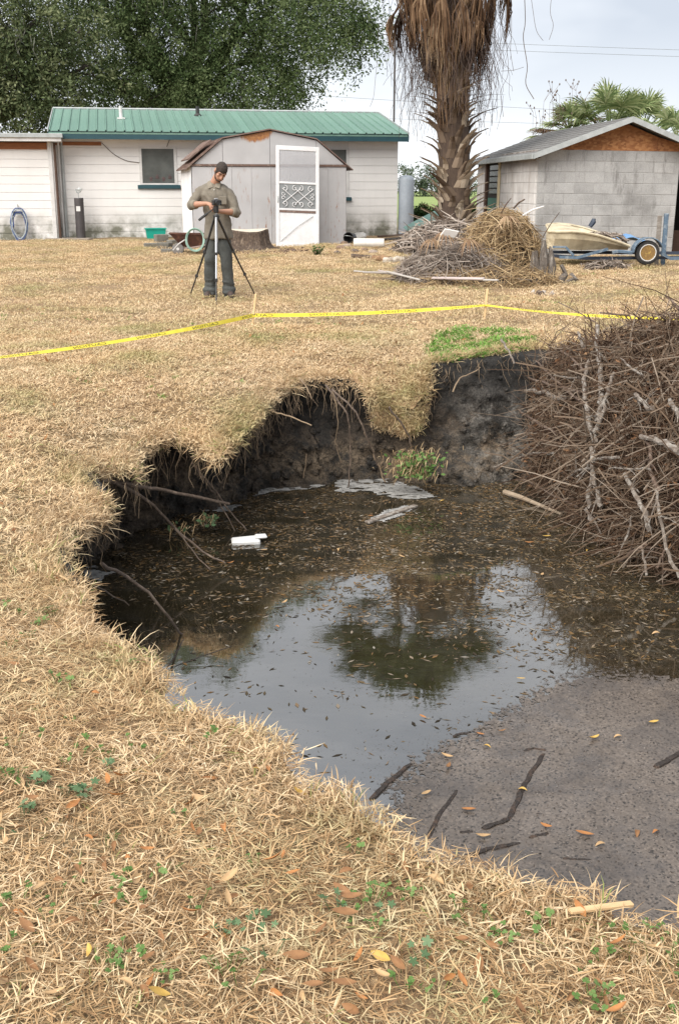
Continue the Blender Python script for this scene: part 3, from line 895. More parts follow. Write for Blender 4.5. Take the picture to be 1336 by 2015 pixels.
M_SHOE = pm('brown_shoe', (.07,.045,.035,1), (.045,.03,.025,1), 9, .7)
V3 = Vector
# joints (x to the photograph's right, -y toward the camera)
shR, elR, wrR = V3((-.19,.0,1.425)), V3((-.325,-.03,1.235)), V3((-.10,-.285,1.255))     # arm on the picture's left
shL, elL, wrL = V3((.18,-.01,1.40)), V3((.275,-.08,1.14)), V3((.055,-.31,1.155))        # arm on the picture's right
neck0, neck1 = V3((-.03,.02,1.47)), V3((.04,-.055,1.60))
hc_ = V3((.085,-.115,1.665))                                              # head centre
# head frame: crown to the upper right, face looking down and slightly to the picture's right
zc_ = V3((.42,-.60,.68)).normalized()
fw_ = V3((.10,-.62,-.78)); fw_ = (fw_ - zc_*fw_.dot(zc_)).normalized()
xc_ = fw_.cross(zc_).normalized()*-1
HR = Matrix((xc_, -fw_, zc_)).transposed()      # local x = side, -y = face, z = crown
def hd(x, y, z): return hc_ + HR @ V3((x, y, z))
mb = MB()
mb.capsule((.03,.02,.94), .105, (.02,.02,1.1), .10); mb.capsule((.02,.01,1.1), .10, (-.005,.0,1.32), .12); mb.capsule((-.09,0,1.35), .07, (.08,0,1.33), .07)
mb.capsule(neck0, .066, neck1, .058)
mb.capsule(shR+V3((.03,0,-.03)), .042, elR, .04); mb.capsule(elR, .043, elR.lerp(wrR,.35), .042); mb.capsule(elR.lerp(wrR,.35), .042, wrR, .027)
mb.capsule(shL+V3((-.03,0,-.03)), .042, elL, .04); mb.capsule(elL, .043, elL.lerp(wrL,.35), .042); mb.capsule(elL.lerp(wrL,.35), .042, wrL, .027)
for sx, hx_, kx, fx in ((-1,-.03,-.095,-.115), (1,.075,.12,.145)):
    mb.capsule((hx_,.01,.90), .08, (kx,-.03,.50), .06); mb.capsule((kx,-.03,.50), .058, (fx,.03,.12), .034); mb.capsule((fx,.03,.07), .03, (fx+.02*sx,-.10,.04), .02)
# head
mb.ell(hd(0,.01,.025), (.076,.094,.098), HR); mb.ell(hd(0,-.03,-.045), (.058,.066,.075), HR)
mb.ell(hd(0,-.062,-.088), (.032,.026,.022), HR)                       # chin
mb.capsule(hd(0,-.088,.012), .011, hd(0,-.108,-.028), .016)            # nose
mb.ell(hd(0,-.10,-.034), (.018,.013,.010), HR)
mb.capsule(hd(-.045,-.078,.03), .011, hd(.045,-.078,.03), .011)        # brow
mb.ell(hd(0,-.086,-.06), (.026,.010,.011), HR)                        # lips
for s in (-1, 1): mb.ell(hd(s*.078,.012,-.005), (.011,.022,.034), HR); mb.ell(hd(s*.042,-.062,-.012), (.02,.02,.016), HR)
# hands: palm, four fingers, thumb
def hand(w, ftip, palm_n, thumb_side, curl):
    d = (ftip-w).normalized(); n_ = (palm_n - d*palm_n.dot(d)).normalized(); s_ = d.cross(n_).normalized()*thumb_side
    mb.capsule(w, .027, w+d*.05, .026); mb.ell(w+d*.055, (.042,.042,.024), Matrix((s_, d, n_)).transposed())
    for k, (o_, L) in enumerate(((.032,.072),(.011,.082),(-.011,.076),(-.031,.06))):
        b = w + d*.085 + s_*o_
        k1 = b + d*L*.5 + n_*L*.10*curl; k2 = k1 + d*L*.22*(2-curl) + n_*L*.34*curl; k3 = k2 + d*L*.10*(2-curl) + n_*L*.34*curl
        mb.capsule(b-d*.02, .0105, k1, .0095, 8, 3); mb.capsule(k1, .0095, k2, .009, 8, 3); mb.capsule(k2, .009, k3, .008, 8, 3)
    t0_ = w + d*.03 + s_*.03; t1_ = t0_ + s_*.028 + d*.028 + n_*.012; t2_ = t1_ + s_*.006 + d*.03 + n_*.018
    mb.capsule(t0_, .015, t1_, .012, 8, 3); mb.capsule(t1_, .012, t2_, .0095, 8, 3)
hand(wrR, V3((.03,-.42,1.215)), V3((.25,-.1,-1)), 1, 1.0)
hand(wrL, V3((-.08,-.40,1.165)), V3((.0,-.5,1)), 1, 1.0)
body_me = remesh(mb, .0075, 3, 'body')
body = mk('body', body_me, M_SKIN, person)
# shirt: torso, rolled sleeves
sb = MB()
n = 28; rings = [(.79,.022,.215,.145,.015),(.86,.022,.208,.145,.012),(.97,.022,.196,.135,.01),(1.08,.02,.18,.126,.005),(1.18,.012,.19,.128,.0),(1.28,.0,.198,.132,-.005),(1.37,-.005,.205,.13,-.005),(1.44,-.01,.19,.112,.0),(1.485,-.02,.135,.09,.005),(1.515,-.025,.085,.075,.008)]
vs = []
for (z, x, rx, ry, y) in rings:
    for k in range(n):
        a = 2*math.pi*k/n; w = 1+.02*math.sin(7*a+z*9)+.015*math.sin(11*a-z*17)
        ca, sa_ = math.cos(a), math.sin(a)
        rx_ = rx*.93; vs.append((x+rx_*w*abs(ca)**.8*(1 if ca > 0 else -1), y+ry*w*abs(sa_)**.85*(1 if sa_ > 0 else -1), z))
fs = [(i*n+k, i*n+(k+1) % n, (i+1)*n+(k+1) % n, (i+1)*n+k) for i in range(len(rings)-1) for k in range(n)] + [tuple(range(n))[::-1], tuple((len(rings)-1)*n+k for k in range(n))]
sb.add(vs, fs)
def sleeve(sh, el, wr):
    sb.capsule(sh+V3((0,0,-.01)), .068, sh.lerp(el,.55), .067); sb.capsule(sh.lerp(el,.55), .067, el+(el-sh)*.02, .064)
    cuff = el.lerp(wr,.16); sb.capsule(el, .063, cuff, .058)
sleeve(shR, elR, wrR); sleeve(shL, elL, wrL)
sb.capsule((-.14,0,1.43), .075, (-.03,0,1.475), .07); sb.capsule((.13,0,1.41), .075, (.0,0,1.465), .07)
sm = remesh(sb, .012, 5, 'shirt')
for v_ in sm.vertices:       # cloth folds
    c = v_.co; f = mnoise.noise(V3((c.x*9, c.y*9, c.z*5)))*.020 + (.5-abs(mnoise.noise(V3((c.x*13+c.z*9, c.y*12, c.z*6)))))*.022-.008
    v_.co = c + V3(v_.normal)*(max(f, -.008)+.004)
shirt = mk('shirt', sm, M_SHIRT, person)
M_CUFF = pm('rolled_cuff', (.21,.185,.145,1), (.17,.145,.115,1), 6, .9)
for el, wr in ((elR, wrR), (elL, wrL)):
    a, b = el.lerp(wr,.10), el.lerp(wr,.30); d = (b-a).normalized()
    MB().tube([a, a+d*.005, b-d*.005, b, b-d*.002], [.057,.064,.06,.053,.042], 16, False).obj('cuff', M_CUFF, shirt, smooth=True)
# collar, placket, buttons
cm = MB()
for s in (-1, 1):
    base = V3((-.012,-.105,1.468))
    cm.add([base+V3((s*.01,.0,.0)), base+V3((s*.075,-.018,-.02)), base+V3((s*.095,.05,.055)), base+V3((s*.055,.07,.085)), base+V3((s*.025,.02,.04))], [(0,1,2,3,4)])
    cm.add([base+V3((s*.01,.004,.0)), base+V3((s*.075,-.010,-.02)), base+V3((s*.095,.056,.055)), base+V3((s*.055,.076,.085)), base+V3((s*.025,.024,.04))], [(4,3,2,1,0)])
cm.tube([V3((-.02+.072*math.cos(a), .015+.075*math.sin(a), 1.52+.02*math.sin(a))) for a in np.linspace(-.6, math.pi+.6, 14)], .016, 6)
cm.obj('collar', M_CUFF, shirt)
pk = MB(); ptsf = [V3((-.012+.03*(1.46-z)/.6, -.112-.036*min(1, (1.47-z)/.2), z)) for z in np.linspace(1.46, 1.25, 6)]
pk.strip(ptsf, [.03]*6, (1,0,0)); pk.obj('placket', M_CUFF, shirt)
for z in (1.43,1.36,1.29):
    MB().ell((-.010+.03*(1.46-z)/.6, -.118-.036*min(1, (1.47-z)/.2), z), (.007,.004,.007), n=8, m=5).obj('button', M_TRIMW, shirt)
MB().cbox((.06,-.152,1.24), (.155,-.13,1.35), .006).obj('pocket', M_SHIRT, shirt)
# trousers
tb = MB()
tb.capsule((-.015,.015,.92), .12, (.065,.015,.92), .118); tb.capsule((.02,.015,.88), .128, (.022,.015,.93), .12)
for sx, hx_, kx, fx in ((-1,-.065,-.095,-.115), (1,.105,.125,.145)):
    tb.capsule((hx_*.85,.01,.84), .105, (kx,-.03,.50), .085); tb.capsule((kx,-.03,.50), .083, (fx,.03,.14), .076); tb.capsule((fx,.03,.14), .084, (fx,.015,.075), .095)
tm = remesh(tb, .011, 5, 'trousers')
for v_ in tm.vertices:
    c = v_.co; fold = .020 if c.z < .22 else .010
    f = mnoise.noise(V3((c.x*8, c.y*8, c.z*(22 if c.z < .25 else 7))))*fold + mnoise.noise(V3((c.x*18+c.z*10, c.y*16, c.z*10)))*.006
    v_.co = c + V3(v_.normal)*f
mk('trousers', tm, M_TROU, person)
for fx, out in ((-.115,-.03), (.145,.03)):
    s_ = MB(); s_.capsule((fx,.05,.045), .052, (fx+out,-.10,.045), .046); s_.capsule((fx+out*.6,-.02,.04), .05, (fx+out*1.2,-.14,.03), .036)
    me = remesh(s_, .008, 3, 'shoe')
    for v_ in me.vertices: v_.co.z = max(v_.co.z, .0)
    sh_ = mk('shoe', me, M_SHOE, person)
    so_ = MB(); so_.tube([(fx,.09,.012),(fx+out*.5,-.03,.012),(fx+out*1.2,-.17,.012)], [.035,.046,.03], 10); so_.v = [(x, y, min(max(z, -.005), .02)) for x, y, z in so_.v]
    so_.obj('sole', M_BLACK, sh_)
# hair, beard, eyes
hb = MB(); hb.ell(hd(0,.012,.044), (.0785,.096,.084), HR); hb.ell(hd(0,.055,-.015), (.070,.052,.075), HR)
for s in (-1, 1): hb.ell(hd(s*.062,.005,.012), (.018,.05,.045), HR)
hm = remesh(hb, .007, 3, 'hair')
for v_ in hm.vertices: v_.co = v_.co + V3(v_.normal)*mnoise.noise(V3(v_.co)*45)*.006
mk('hair', hm, M_HAIR, person)
bb = MB()
bb.ell(hd(0,-.05,-.090), (.046,.042,.032), HR)
for s in (-1, 1): bb.capsule(hd(s*.066,.0,-.03), .010, hd(s*.05,-.045,-.082), .016)
bm_ = remesh(bb, .006, 3, 'beard'); mk('beard', bm_, pm('short_beard', (.05,.032,.025,1), (.09,.055,.04,1), 60, .9), person)
for s in (-1, 1):
    MB().capsule(hd(s*.018,-.0895,.034), .005, hd(s*.05,-.078,.036), .004, 8, 3).obj('eyebrow', M_HAIR, person)
    MB().ell(hd(s*.032,-.079,.008), (.009,.006,.003), HR, 8, 5).obj('eye', M_HAIR, person)

# tripod
apex = at_d(426, 428, PD-.42); apx = V3((apex.x, PD-.42, apex.z))
tz = float(zb(PD-.42))
tripod = thing('camera_tripod', 'black three-legged camera tripod standing in front of the man', 'tripod', (apx.x, PD-.42, tz))
T0 = V3((apx.x, PD-.42, tz)); A = V3((0,0,apx.z-tz))
M_TRI = pm('black_tripod_tube', (.012,.012,.013,1), (.02,.02,.021,1), 5, .4)
M_SILV = pm('silver_tube', (.42,.42,.43,1), (.32,.32,.33,1), 5, .35, metallic=.6)
for i, (u, v) in enumerate(((373,586), (502,580), (426,600))):
    f = on_ground(u, v)-T0; f.z += .0
    d = f-A
    root_ = A + V3((d.x, d.y, 0)).normalized()*.03
    lg = MB().tube([root_, A+d*.42], .016, 8).obj('leg', M_TRI if i != 2 else M_SILV, tripod)
    MB().tube([A+d*.415, A+d*.72], .0125, 8).obj('lower_section', M_TRI if i != 2 else M_SILV, lg)
    MB().tube([A+d*.715, A+d*1.0], .009, 8).obj('foot_section', M_TRI, lg)
    for s in (.42,.72):
        c = A+d*s; MB().cbox((-.02,-.02,-.022), (.02,.02,.022), .006, Matrix.Translation(c)).obj('leg_clamp', M_BLACK, lg)
    MB().ell(A+d, (.014,.014,.016), n=8, m=5).obj('rubber_foot', M_BLACK, lg)
MB().tube([A+V3((0,0,-.32)), A+V3((0,0,.08))], .014, 8).obj('centre_column', M_SILV, tripod)
MB().lathe([(.03,-.04),(.042,-.02),(.042,.02),(.03,.04)], 12, Matrix.Translation(A)).obj('collar', M_BLACK, tripod)
hdz = A+V3((0,0,.09))
MB().lathe([(.028,-.03),(.035,-.02),(.035,.05),(.03,.06)], 14, Matrix.Translation(hdz)).obj('pan_head', M_BLACK, tripod)
hp0, hp1 = hdz+V3((-.03,-.05,.02)), at_d(392,433,PD-.6)-T0
MB().tube([hp0, hp0.lerp(hp1,.4), hp0.lerp(hp1,.42), hp1], [.008,.008,.016,.017], 8).obj('pan_handle', M_BLACK, tripod)
# small camera on the head
camo = thing('camera', 'small black camera mounted on the tripod head', 'camera', T0+hdz+V3((.005,-.01,.062)), math.radians(25))
MB().cbox((-.055,-.035,0), (.055,.035,.075), .012).obj('camera_body', M_BLACK, camo)
MB().lathe([(.034,0),(.034,.05),(.03,.06),(.026,.055)], 16, Matrix.Translation((0,-.035,.036)) @ Matrix.Rotation(math.pi/2, 4, 'X')).obj('lens', M_TRI, camo)
MB().cbox((-.025,-.025,.0755), (.02,.02,.095), .006).obj('viewfinder_hump', M_SILV, camo)
MB().cbox((.055,-.03,.0), (.068,.03,.07), .005).obj('grip', M_BLACK, camo)

# ------------------------------------------------------------------ stakes and caution tape
M_STAKE = pm('raw_pine_stake', (.70,.50,.28,1), (.58,.40,.21,1), 6, .85, stretch=(6,6,1))
stk = []
for (ub, vb, ut, vt, lab) in ((497,642,503,584,'short pine stake holding the yellow tape below the tripod'), (952,628,958,574,'short pine stake holding the yellow tape in front of the brush heap')):
    b = on_ground(ub, vb); tpt = at_d(ut, vt, b.y)
    d = tpt-b
    mb = MB(); M = Matrix.Translation(b-d*.25) @ d.to_track_quat('Z', 'Y').to_matrix().to_4x4(); L = d.length*1.25
    mb.cbox((-.027,-.012,0), (.027,.012,L*1.08), .003, M); mb.obj('wooden_stake', M_STAKE, label=lab, cat='stake', group='stakes holding the tape')
    stk.append((b, tpt))
P_ = []
s1 = stk[0][0].lerp(stk[0][1], .38) + V3((0,-.025,0)); s2 = stk[1][0].lerp(stk[1][1], .52) + V3((0,-.025,0))
ctrlp = [V3((-3.6,8.95,.10)), at_d(0,703,9.6), s1, s2, at_d(1230,624,12.3), V3((5.2,11.4,.15))]
tpts = []
for a_, b_, sag in zip(ctrlp[:-1], ctrlp[1:], (0,.035,.03,.02,0)):
    for k in range(24):
        f_ = k/24; tpts.append(a_.lerp(b_, f_) + V3((0,0,-4*sag*f_*(1-f_))))
tpts.append(ctrlp[-1])
t = NT('yellow_tape_plastic')
M_TAPE = t.set(t.ramp(t.noise(t.vec('World'), 9, 3), [(.3, (.58,.46,.02,1)), (.7, (.68,.57,.05,1))]), .35)
TH = .042; arc = [0.0]
for i in range(1, len(tpts)): arc.append(arc[-1]+(tpts[i]-tpts[i-1]).length)
def tape_tilt(s): return .95 + .5*math.sin(s*.9+.6) + .2*math.sin(s*2.7)
def tape_at(s, h, off=0.0):
    i = min(max(int(np.searchsorted(arc, s))-1, 0), len(arc)-2)
    f = (s-arc[i])/(arc[i+1]-arc[i]); p = tpts[i].lerp(tpts[i+1], f); d = (tpts[i+1]-tpts[i]).normalized()
    side = d.cross(V3((0,0,1))).normalized()        # horizontal, toward the camera
    a = tape_tilt(s)                                 # twist of the tape about its run
    upv = V3((0,0,1))*math.cos(a*.8) - side*math.sin(a*.8)
    nrm = d.cross(upv).normalized()
    if nrm.y > 0: nrm = -nrm
    return p + upv*(h-TH/2) + nrm*off
tape = thing('caution_tape', 'yellow caution tape strung between the two stakes across the lawn', 'tape')
mb = MB(); ns = 260
for i in range(ns+1):
    s = arc[-1]*i/ns
    mb.v += [tuple(tape_at(s, 0, -.0008)), tuple(tape_at(s, TH, -.0008)), tuple(tape_at(s, 0, .0002)), tuple(tape_at(s, TH, .0002))]
for i in range(ns):
    a, b = 4*i, 4*i+4
    mb.f += [(a, b, b+1, a+1), (a+2, a+3, b+3, b+2), (a, a+2, b+2, b), (a+1, b+1, b+3, a+3)]
mb.obj('strip', M_TAPE, tape)
# lettering, seen from the back so it reads mirrored
cu = bpy.data.curves.new('word', 'FONT'); cu.body = 'CAUTION'; cu.size = 1.0; cu.resolution_u = 2
to = bpy.data.objects.new('word', cu); COL.objects.link(to)
dg = bpy.context.evaluated_depsgraph_get(); wm_ = bpy.data.meshes.new_from_object(to.evaluated_get(dg))
bpy.data.objects.remove(to)
wv_ = np.array([v_.co[:2] for v_ in wm_.vertices]); wf = [tuple(p_.vertices) for p_ in wm_.polygons]
wx0, wx1, wy0, wy1 = wv_[:, 0].min(), wv_[:, 0].max(), wv_[:, 1].min(), wv_[:, 1].max()
M_INK = pm('black_print', (.02,.02,.015,1), (.03,.03,.02,1), 9, .5)
LW = .42
s = .12
while s+LW < arc[-1]-.1:
    mb = MB(); vs = []
    for x, y in wv_:
        fx_ = 1-(x-wx0)/(wx1-wx0); fy_ = (y-wy0)/(wy1-wy0)
        vs.append(tape_at(s+fx_*LW, TH*(.2+.6*fy_), .0018))
    mb.add(vs, wf); mb.obj('lettering', M_INK, tape)
    s += LW+.42
# ------------------------------------------------------------------ trees and other vegetation behind
def leaf_cloud(name, centers, radii, n, leaf, mat, parent, squash=.8, per=26, spread=.35, hang=0.0, seed=1, colour_bias=None):
    """leaf-sized quads in sprigs spread through a union of ellipsoids"""
    r = np.random.default_rng(seed)
    C = np.array(centers, float); R = np.array(radii, float)
    wt = R**2; wt /= wt.sum()
    ns = n // per
    b = r.choice(len(C), ns, p=wt)
    d = r.normal(size=(ns, 3)); d /= np.linalg.norm(d, axis=1)[:, None]
    rad = R[b]*(.45 + .6*r.random(ns)**.6)
    sc = C[b] + d*rad[:, None]*np.array([1, 1, squash])
    sv = r.random(ns)
    out = d*.6 + r.normal(size=(ns, 3))*.4 + np.array([0, 0, -.1-hang])
    out /= np.linalg.norm(out, axis=1)[:, None]
    k = np.repeat(np.arange(ns), per)
    tt = r.random(len(k))
    pos = sc[k] + out[k]*(tt*spread*1.6)[:, None] + r.normal(size=(len(k), 3))*spread*.28
    if hang: pos[:, 2] -= hang*tt*spread*2
    ax = out[k] + r.normal(size=(len(k), 3))*.8; ax /= np.linalg.norm(ax, axis=1)[:, None]
    up = r.normal(size=(len(k), 3)) + np.array([0, 0, .8]); sd = np.cross(ax, up); sd /= np.linalg.norm(sd, axis=1)[:, None]+1e-9
    L = leaf*(.7+.6*r.random(len(k)))[:, None]; W = L*.42
    V = np.stack([pos - ax*L*.5, pos + sd*W*.5, pos + ax*L*.5, pos - sd*W*.5], 1).reshape(-1, 3)
    Q = np.arange(len(V)).reshape(-1, 4)
    me = fast_mesh(name, V, quads=Q)
    hgt = (pos[:, 2]-pos[:, 2].min())/(np.ptp(pos[:, 2])+1e-9)
    var = np.clip(sv[k]*.75 + r.random(len(k))*.25, 0, 1)
    vattr(me, 'var', np.repeat(var, 4))
    return mk(name, me, mat, parent)
def limb(mb, p0, p1, r0, r1, k=6, wob=.12, n=7):
    p0, p1 = Vector(p0), Vector(p1); L = (p1-p0).length; pts = []
    for i in range(k+1):
        t_ = i/k
        w = Vector((random.uniform(-1,1), random.uniform(-1,1), random.uniform(-.5,.8)))*L*wob*math.sin(t_*math.pi)
        pts.append(p0.lerp(p1, t_)+w)
    mb.tube(pts, [r0+(r1-r0)*i/k for i in range(k+1)], n)
    return pts
M_OAKBARK = pm('oak_bark', (.075,.06,.05,1), (.035,.03,.026,1), 5, .95, bump=.6, stretch=(4,4,1))
M_OAKLEAF = leafy('oak_leaves', [(.04,.068,.028,1), (.085,.125,.05,1), (.135,.175,.078,1), (.20,.235,.12,1)], .75, .32)
M_OAKLEAF2 = leafy('olive_oak_leaves', [(.042,.064,.028,1), (.085,.112,.05,1), (.135,.16,.075,1), (.20,.215,.12,1)], .55, .2)
M_MOSS = pm('grey_hanging_moss', (.20,.20,.17,1), (.13,.13,.11,1), 6, .95)

def oak(name, label, trunk, blobs, high, nleaf, mat, seed, leaf=.15, moss=None):
    root = thing(name, label, 'tree', trunk, group='oak trees behind the house')
    T = Vector(trunk)
    mb = MB(); top = Vector((0, 0, 4.0))
    limb(mb, (0,0,-.3), top, .65, .5, 5, .04, 10)
    cs, rs = [], []
    for (u, v, D, r) in blobs:
        cs.append(at_d(u, v, D)-T); rs.append(r)
    for (x, y, z, r) in high:
        cs.append(Vector((x, y, z))-T); rs.append(r)
    order = sorted(range(len(cs)), key=lambda i: -rs[i])
    for i in order[:16]:
        pts = limb(mb, top*random.uniform(.75, 1.0), cs[i], .26, .05, 6, .1, 6)
        for _ in range(3):
            e = cs[i] + Vector((random.uniform(-1,1), random.uniform(-1,1), random.uniform(-.7,1)))*rs[i]*.9
            limb(mb, pts[random.randint(3, 6)], e, .06, .015, 4, .14, 4)
    mb.obj('trunk', M_OAKBARK, root, smooth=True)
    leaf_cloud('crown', cs, rs, nleaf, leaf, mat, root, .8, 44, .5, .25, seed)
    if moss:
        for (u, v, D, l) in moss:
            mb = MB()
            p = at_d(u, v, D)-T
            for _ in range(7):
                q = p + Vector((random.gauss(0,.45), random.gauss(0,.3), random.gauss(0,.35)))
                ll = l*random.uniform(.2, .8)
                mb.tube([q, q+Vector((random.gauss(0,.05), random.gauss(0,.05), -ll*.5)), q+Vector((random.gauss(0,.08), random.gauss(0,.08), -ll))], [.008,.013,.003], 3, False)
            mb.obj('hanging_moss', M_MOSS, root, kind='stuff')
    return root
OD = 43
big_blobs = [(150,120,OD,2.2),(260,60,OD,2.5),(330,150,OD-1,1.8),(400,60,OD,2.5),(470,140,OD-1,1.7),(520,70,OD,2.0),(555,150,OD-1,1.15),(585,120,OD-1,.9),(570,175,OD-1,.7),
             (230,180,OD-1,1.5),(400,190,OD-1,1.4),(500,195,OD-1,1.1),(600,20,OD-2,1.3),(650,20,OD-3,1.15),(690,40,OD-3,.9),(690,90,OD-3,.62),(705,60,OD-3,.6),(675,110,OD-3,.35),(620,60,OD-2,.7),(660,62,OD-3,.7),(640,-10,OD-3,1.2),(430,215,OD,1.0),(560,205,OD,.6)]
big_high = [(-9.5,44,11.0,2.8),(-7,43,12.6,2.9),(-4.5,43.5,11.8,2.8),(-2.2,42,10.3,2.4),(-6,42,9.5,2.6),(-3,43,8.6,2.4),(-9,42,8.6,2.5),(-.8,41,8.8,1.5),(-8,45,14.2,2.2),(-5.5,44,14.3,2.1)]
oak('live_oak_tree', 'large dark green live oak spreading behind the house roof', (-6.2,46.5,.3), big_blobs, big_high, 215000, M_OAKLEAF, 3, .12, moss=[(110,60,OD-2,1.1),(300,30,OD-2,.8),(380,25,OD-2,.7)])
l_blobs = [(30,80,38,1.6),(-40,150,38,1.9),(50,170,38,1.4),(110,150,38.5,1.1),(0,220,38,1.2),(80,215,38.5,.9),(130,200,39,.8),(-20,30,38,1.7),(70,40,38.5,1.0),(-110,90,38,2.2),(160,60,39,.9),(170,130,39,.7)]
l_high = [(-12.5,38,8.8,2.2),(-15,38,7.5,2.4),(-13.5,38,10.8,2.2),(-11.2,38.5,9.6,1.7)]
oak('live_oak_tree', 'lighter olive-green oak at the left edge behind the annex', (-13.2,40.5,.3), l_blobs, l_high, 60000, M_OAKLEAF2, 5, .14, moss=[(60,70,37,.9),(30,100,37,.8)])

# far tree line: one mass beyond the field
M_FARLEAF = leafy('far_wood_leaves', [(.05,.075,.045,1), (.085,.11,.07,1), (.13,.15,.10,1)], .8, .1)
fc, frr = [], []
for x in np.arange(-70, 110, 4.0):
    h = 5.2 + 2.6*mnoise.noise(Vector((x*.035, 1.7, 0))) + random.uniform(-.8, .8)
    for z in (1.6, h*.5, h*.78):
        fc.append((x+random.uniform(-2,2), 235+random.uniform(-6,6), z)); frr.append(2.6 if z < 3 else 2.9)
far = leaf_cloud('far_wood', fc, frr, 80000, .5, M_FARLEAF, None, .8, 20, 1.0, 0, 9)
tag(far, 'line of far-off trees beyond the green field', 'woods', kind='stuff')

# hedge bushes near the tank
M_HEDGE = leafy('hedge_leaves', [(.012,.028,.008,1), (.026,.05,.014,1), (.05,.08,.022,1)], .5, .2)
for (u, v, D, w, h, label) in ((828,432,34,.2,.72,'clipped dark green bush just right of the grey tank'), (860,432,36,.2,.6,'dark green bush half hidden behind the palm trunk'), (925,428,36,.2,.6,'dark green bush between the palm trunk and the garage')):
    p = at_d(u, v, D); p.z = float(zb(p.y))
    root = thing('bush', label, 'bush', p, group='clipped bushes behind the palm')
    mb = MB()
    for k in range(6): limb(mb, (0,0,-.05), (random.uniform(-w,w)*.6, random.uniform(-w,w)*.6, h*.8), .02, .006, 3, .1, 4)
    mb.obj('stem', M_OAKBARK, root)
    leaf_cloud('foliage', [(0,0,h*.35),(0,0,h*.7),(.1,0,h*.5)], [w,w*.95,w], 3500, .08, M_HEDGE, root, 1.1, 14, .1, 0, 17)

# ------------------------------------------------------------------ fan palms
def fan(mb, vs, base, direction, pet, R, n, droop, spread=math.radians(250), width=.035, up=Vector((0,0,1)), petw=.02, jag=.15, fold=.0):
    """fan frond: petiole from base along direction, n pointed segments radiating; returns mesh data in mb and a per-vertex value list vs"""
    d = Vector(direction).normalized(); base = Vector(base)
    side = d.cross(up); side = side.normalized() if side.length > .05 else Vector((1,0,0))
    nrm = side.cross(d).normalized()
    tip = base + d*pet + Vector((0,0,-droop*pet*.25))
    o = len(mb.v)
    mid = base.lerp(tip, .55) + Vector((0,0,droop*pet*.05))
    mb.tube([base, mid, tip], [petw, petw*.7, petw*.45], 4, False)
    vs += [.35]*(len(mb.v)-o)
    for i in range(n):
        a = -spread/2 + spread*(i+.5)/n + random.uniform(-.05,.05)
        dd = d*math.cos(a) + side*math.sin(a)
        l = R*(1-.35*abs(a)/(spread/2))*random.uniform(1-jag, 1)
        c = Vector((0,0,-1))
        pts, wd = [], []
        for k in range(5):
            s = k/4
            p = tip + dd*l*s + nrm*(.10*l*math.sin(s*2.2))*(.5) + c*droop*l*s*s*random.uniform(.8,1.15)
            pts.append(p); wd.append(width*(.35+1.3*s if s < .5 else 2*(1-s)+.03))
        o = len(mb.v)
        sd = dd.cross(nrm)
        mb.strip(pts, wd, sd + nrm*random.uniform(-.5,.5))
        x = random.random()
        vs += [x]*(len(mb.v)-o)
def with_var(mb, vs, name, mat, parent, **kw):
    me = mb.mesh(name); vattr(me, 'var', vs); return mk(name, me, mat, parent, **kw)
M_PALMG = leafy('green_palm_frond', [(.11,.16,.065,1), (.20,.26,.11,1), (.33,.38,.18,1), (.48,.51,.30,1)], .42, .25)
M_PALMD = leafy('dead_palm_frond', [(.06,.034,.022,1), (.15,.09,.054,1), (.29,.195,.12,1), (.46,.35,.235,1)], .75, .2)
M_BOOT = leafy('old_leaf_base', [(.10,.07,.05,1), (.20,.15,.11,1), (.31,.245,.18,1), (.44,.37,.29,1)], .85, .0)
M_TRUNK = pm('palm_trunk_fibre', (.09,.06,.042,1), (.045,.03,.022,1), 9, .95, bump=.6, stretch=(3,3,1))

PS = 1.34
PX, PY = at_d(893, 440, 25.5).x, 25.5
PZ = float(zb(PY))
palm = thing('cabbage_palm', 'tall cabbage palm with shaggy skirt of dead brown fronds', 'palm tree', (PX, PY, PZ))
palm.scale = (PS, PS, PS)
def trunk_c(z): return Vector((.03*math.sin(z*1.3) - .02*z*.2 - .13*(z/4), .02*math.sin(z*.9), z))
mb = MB(); tp = [trunk_c(z) for z in np.linspace(-.2, 4.6, 18)]
mb.tube(tp, [.25+.05*max(0, 1-i*.4) for i in range(18)], 14); mb.obj('trunk', M_TRUNK, palm, smooth=True)
random.seed(21)
# crossed old leaf bases (boots) spiralling up the trunk
for i in range(190):
    z = .0 + 3.55*i/190 + random.gauss(0,.03); a = i*2.39996 + random.gauss(0,.28)
    c = trunk_c(z); rdir = Vector((math.cos(a), math.sin(a), 0)); tdir = Vector((-math.sin(a), math.cos(a), 0))
    mb = MB(); L = random.uniform(.2,.5); lean = random.uniform(.35,1.5); tw = random.uniform(-.75,.75)
    upper = z > 2.0
    if upper: L = random.uniform(.3,.62); lean = random.uniform(.9,1.7)
    def P(s, w, th):
        ctr = c + rdir*(.23 + (lean*L*s*s*.75 if not upper else lean*L*s*.7)) + Vector((0,0,1))*(L*s*(1-.25*s) if not upper else L*(.55*s-.35*s*s)) + tdir*tw*L*s
        return ctr + tdir*w + rdir*th
    wk = random.uniform(.7,1.15); ws = [.085*wk,.068*wk,.045*wk,.026*wk] if not upper else [.075,.045,.03,.012]
    vsb = []
    for s, w_ in zip((0,.35,.7,1), ws):
        vsb += [P(s,-w_,0), P(s,0,.028), P(s,w_,0), P(s,0,-.012)]
    fsb = [(4*k+j, 4*k+(j+1) % 4, 4*k+4+(j+1) % 4, 4*k+4+j) for k in range(3) for j in range(4)] + [(12,13,14,15)]
    mb.add(vsb, fsb)
    with_var(mb, [random.random()]*len(mb.v), 'leaf_base', M_BOOT, palm)
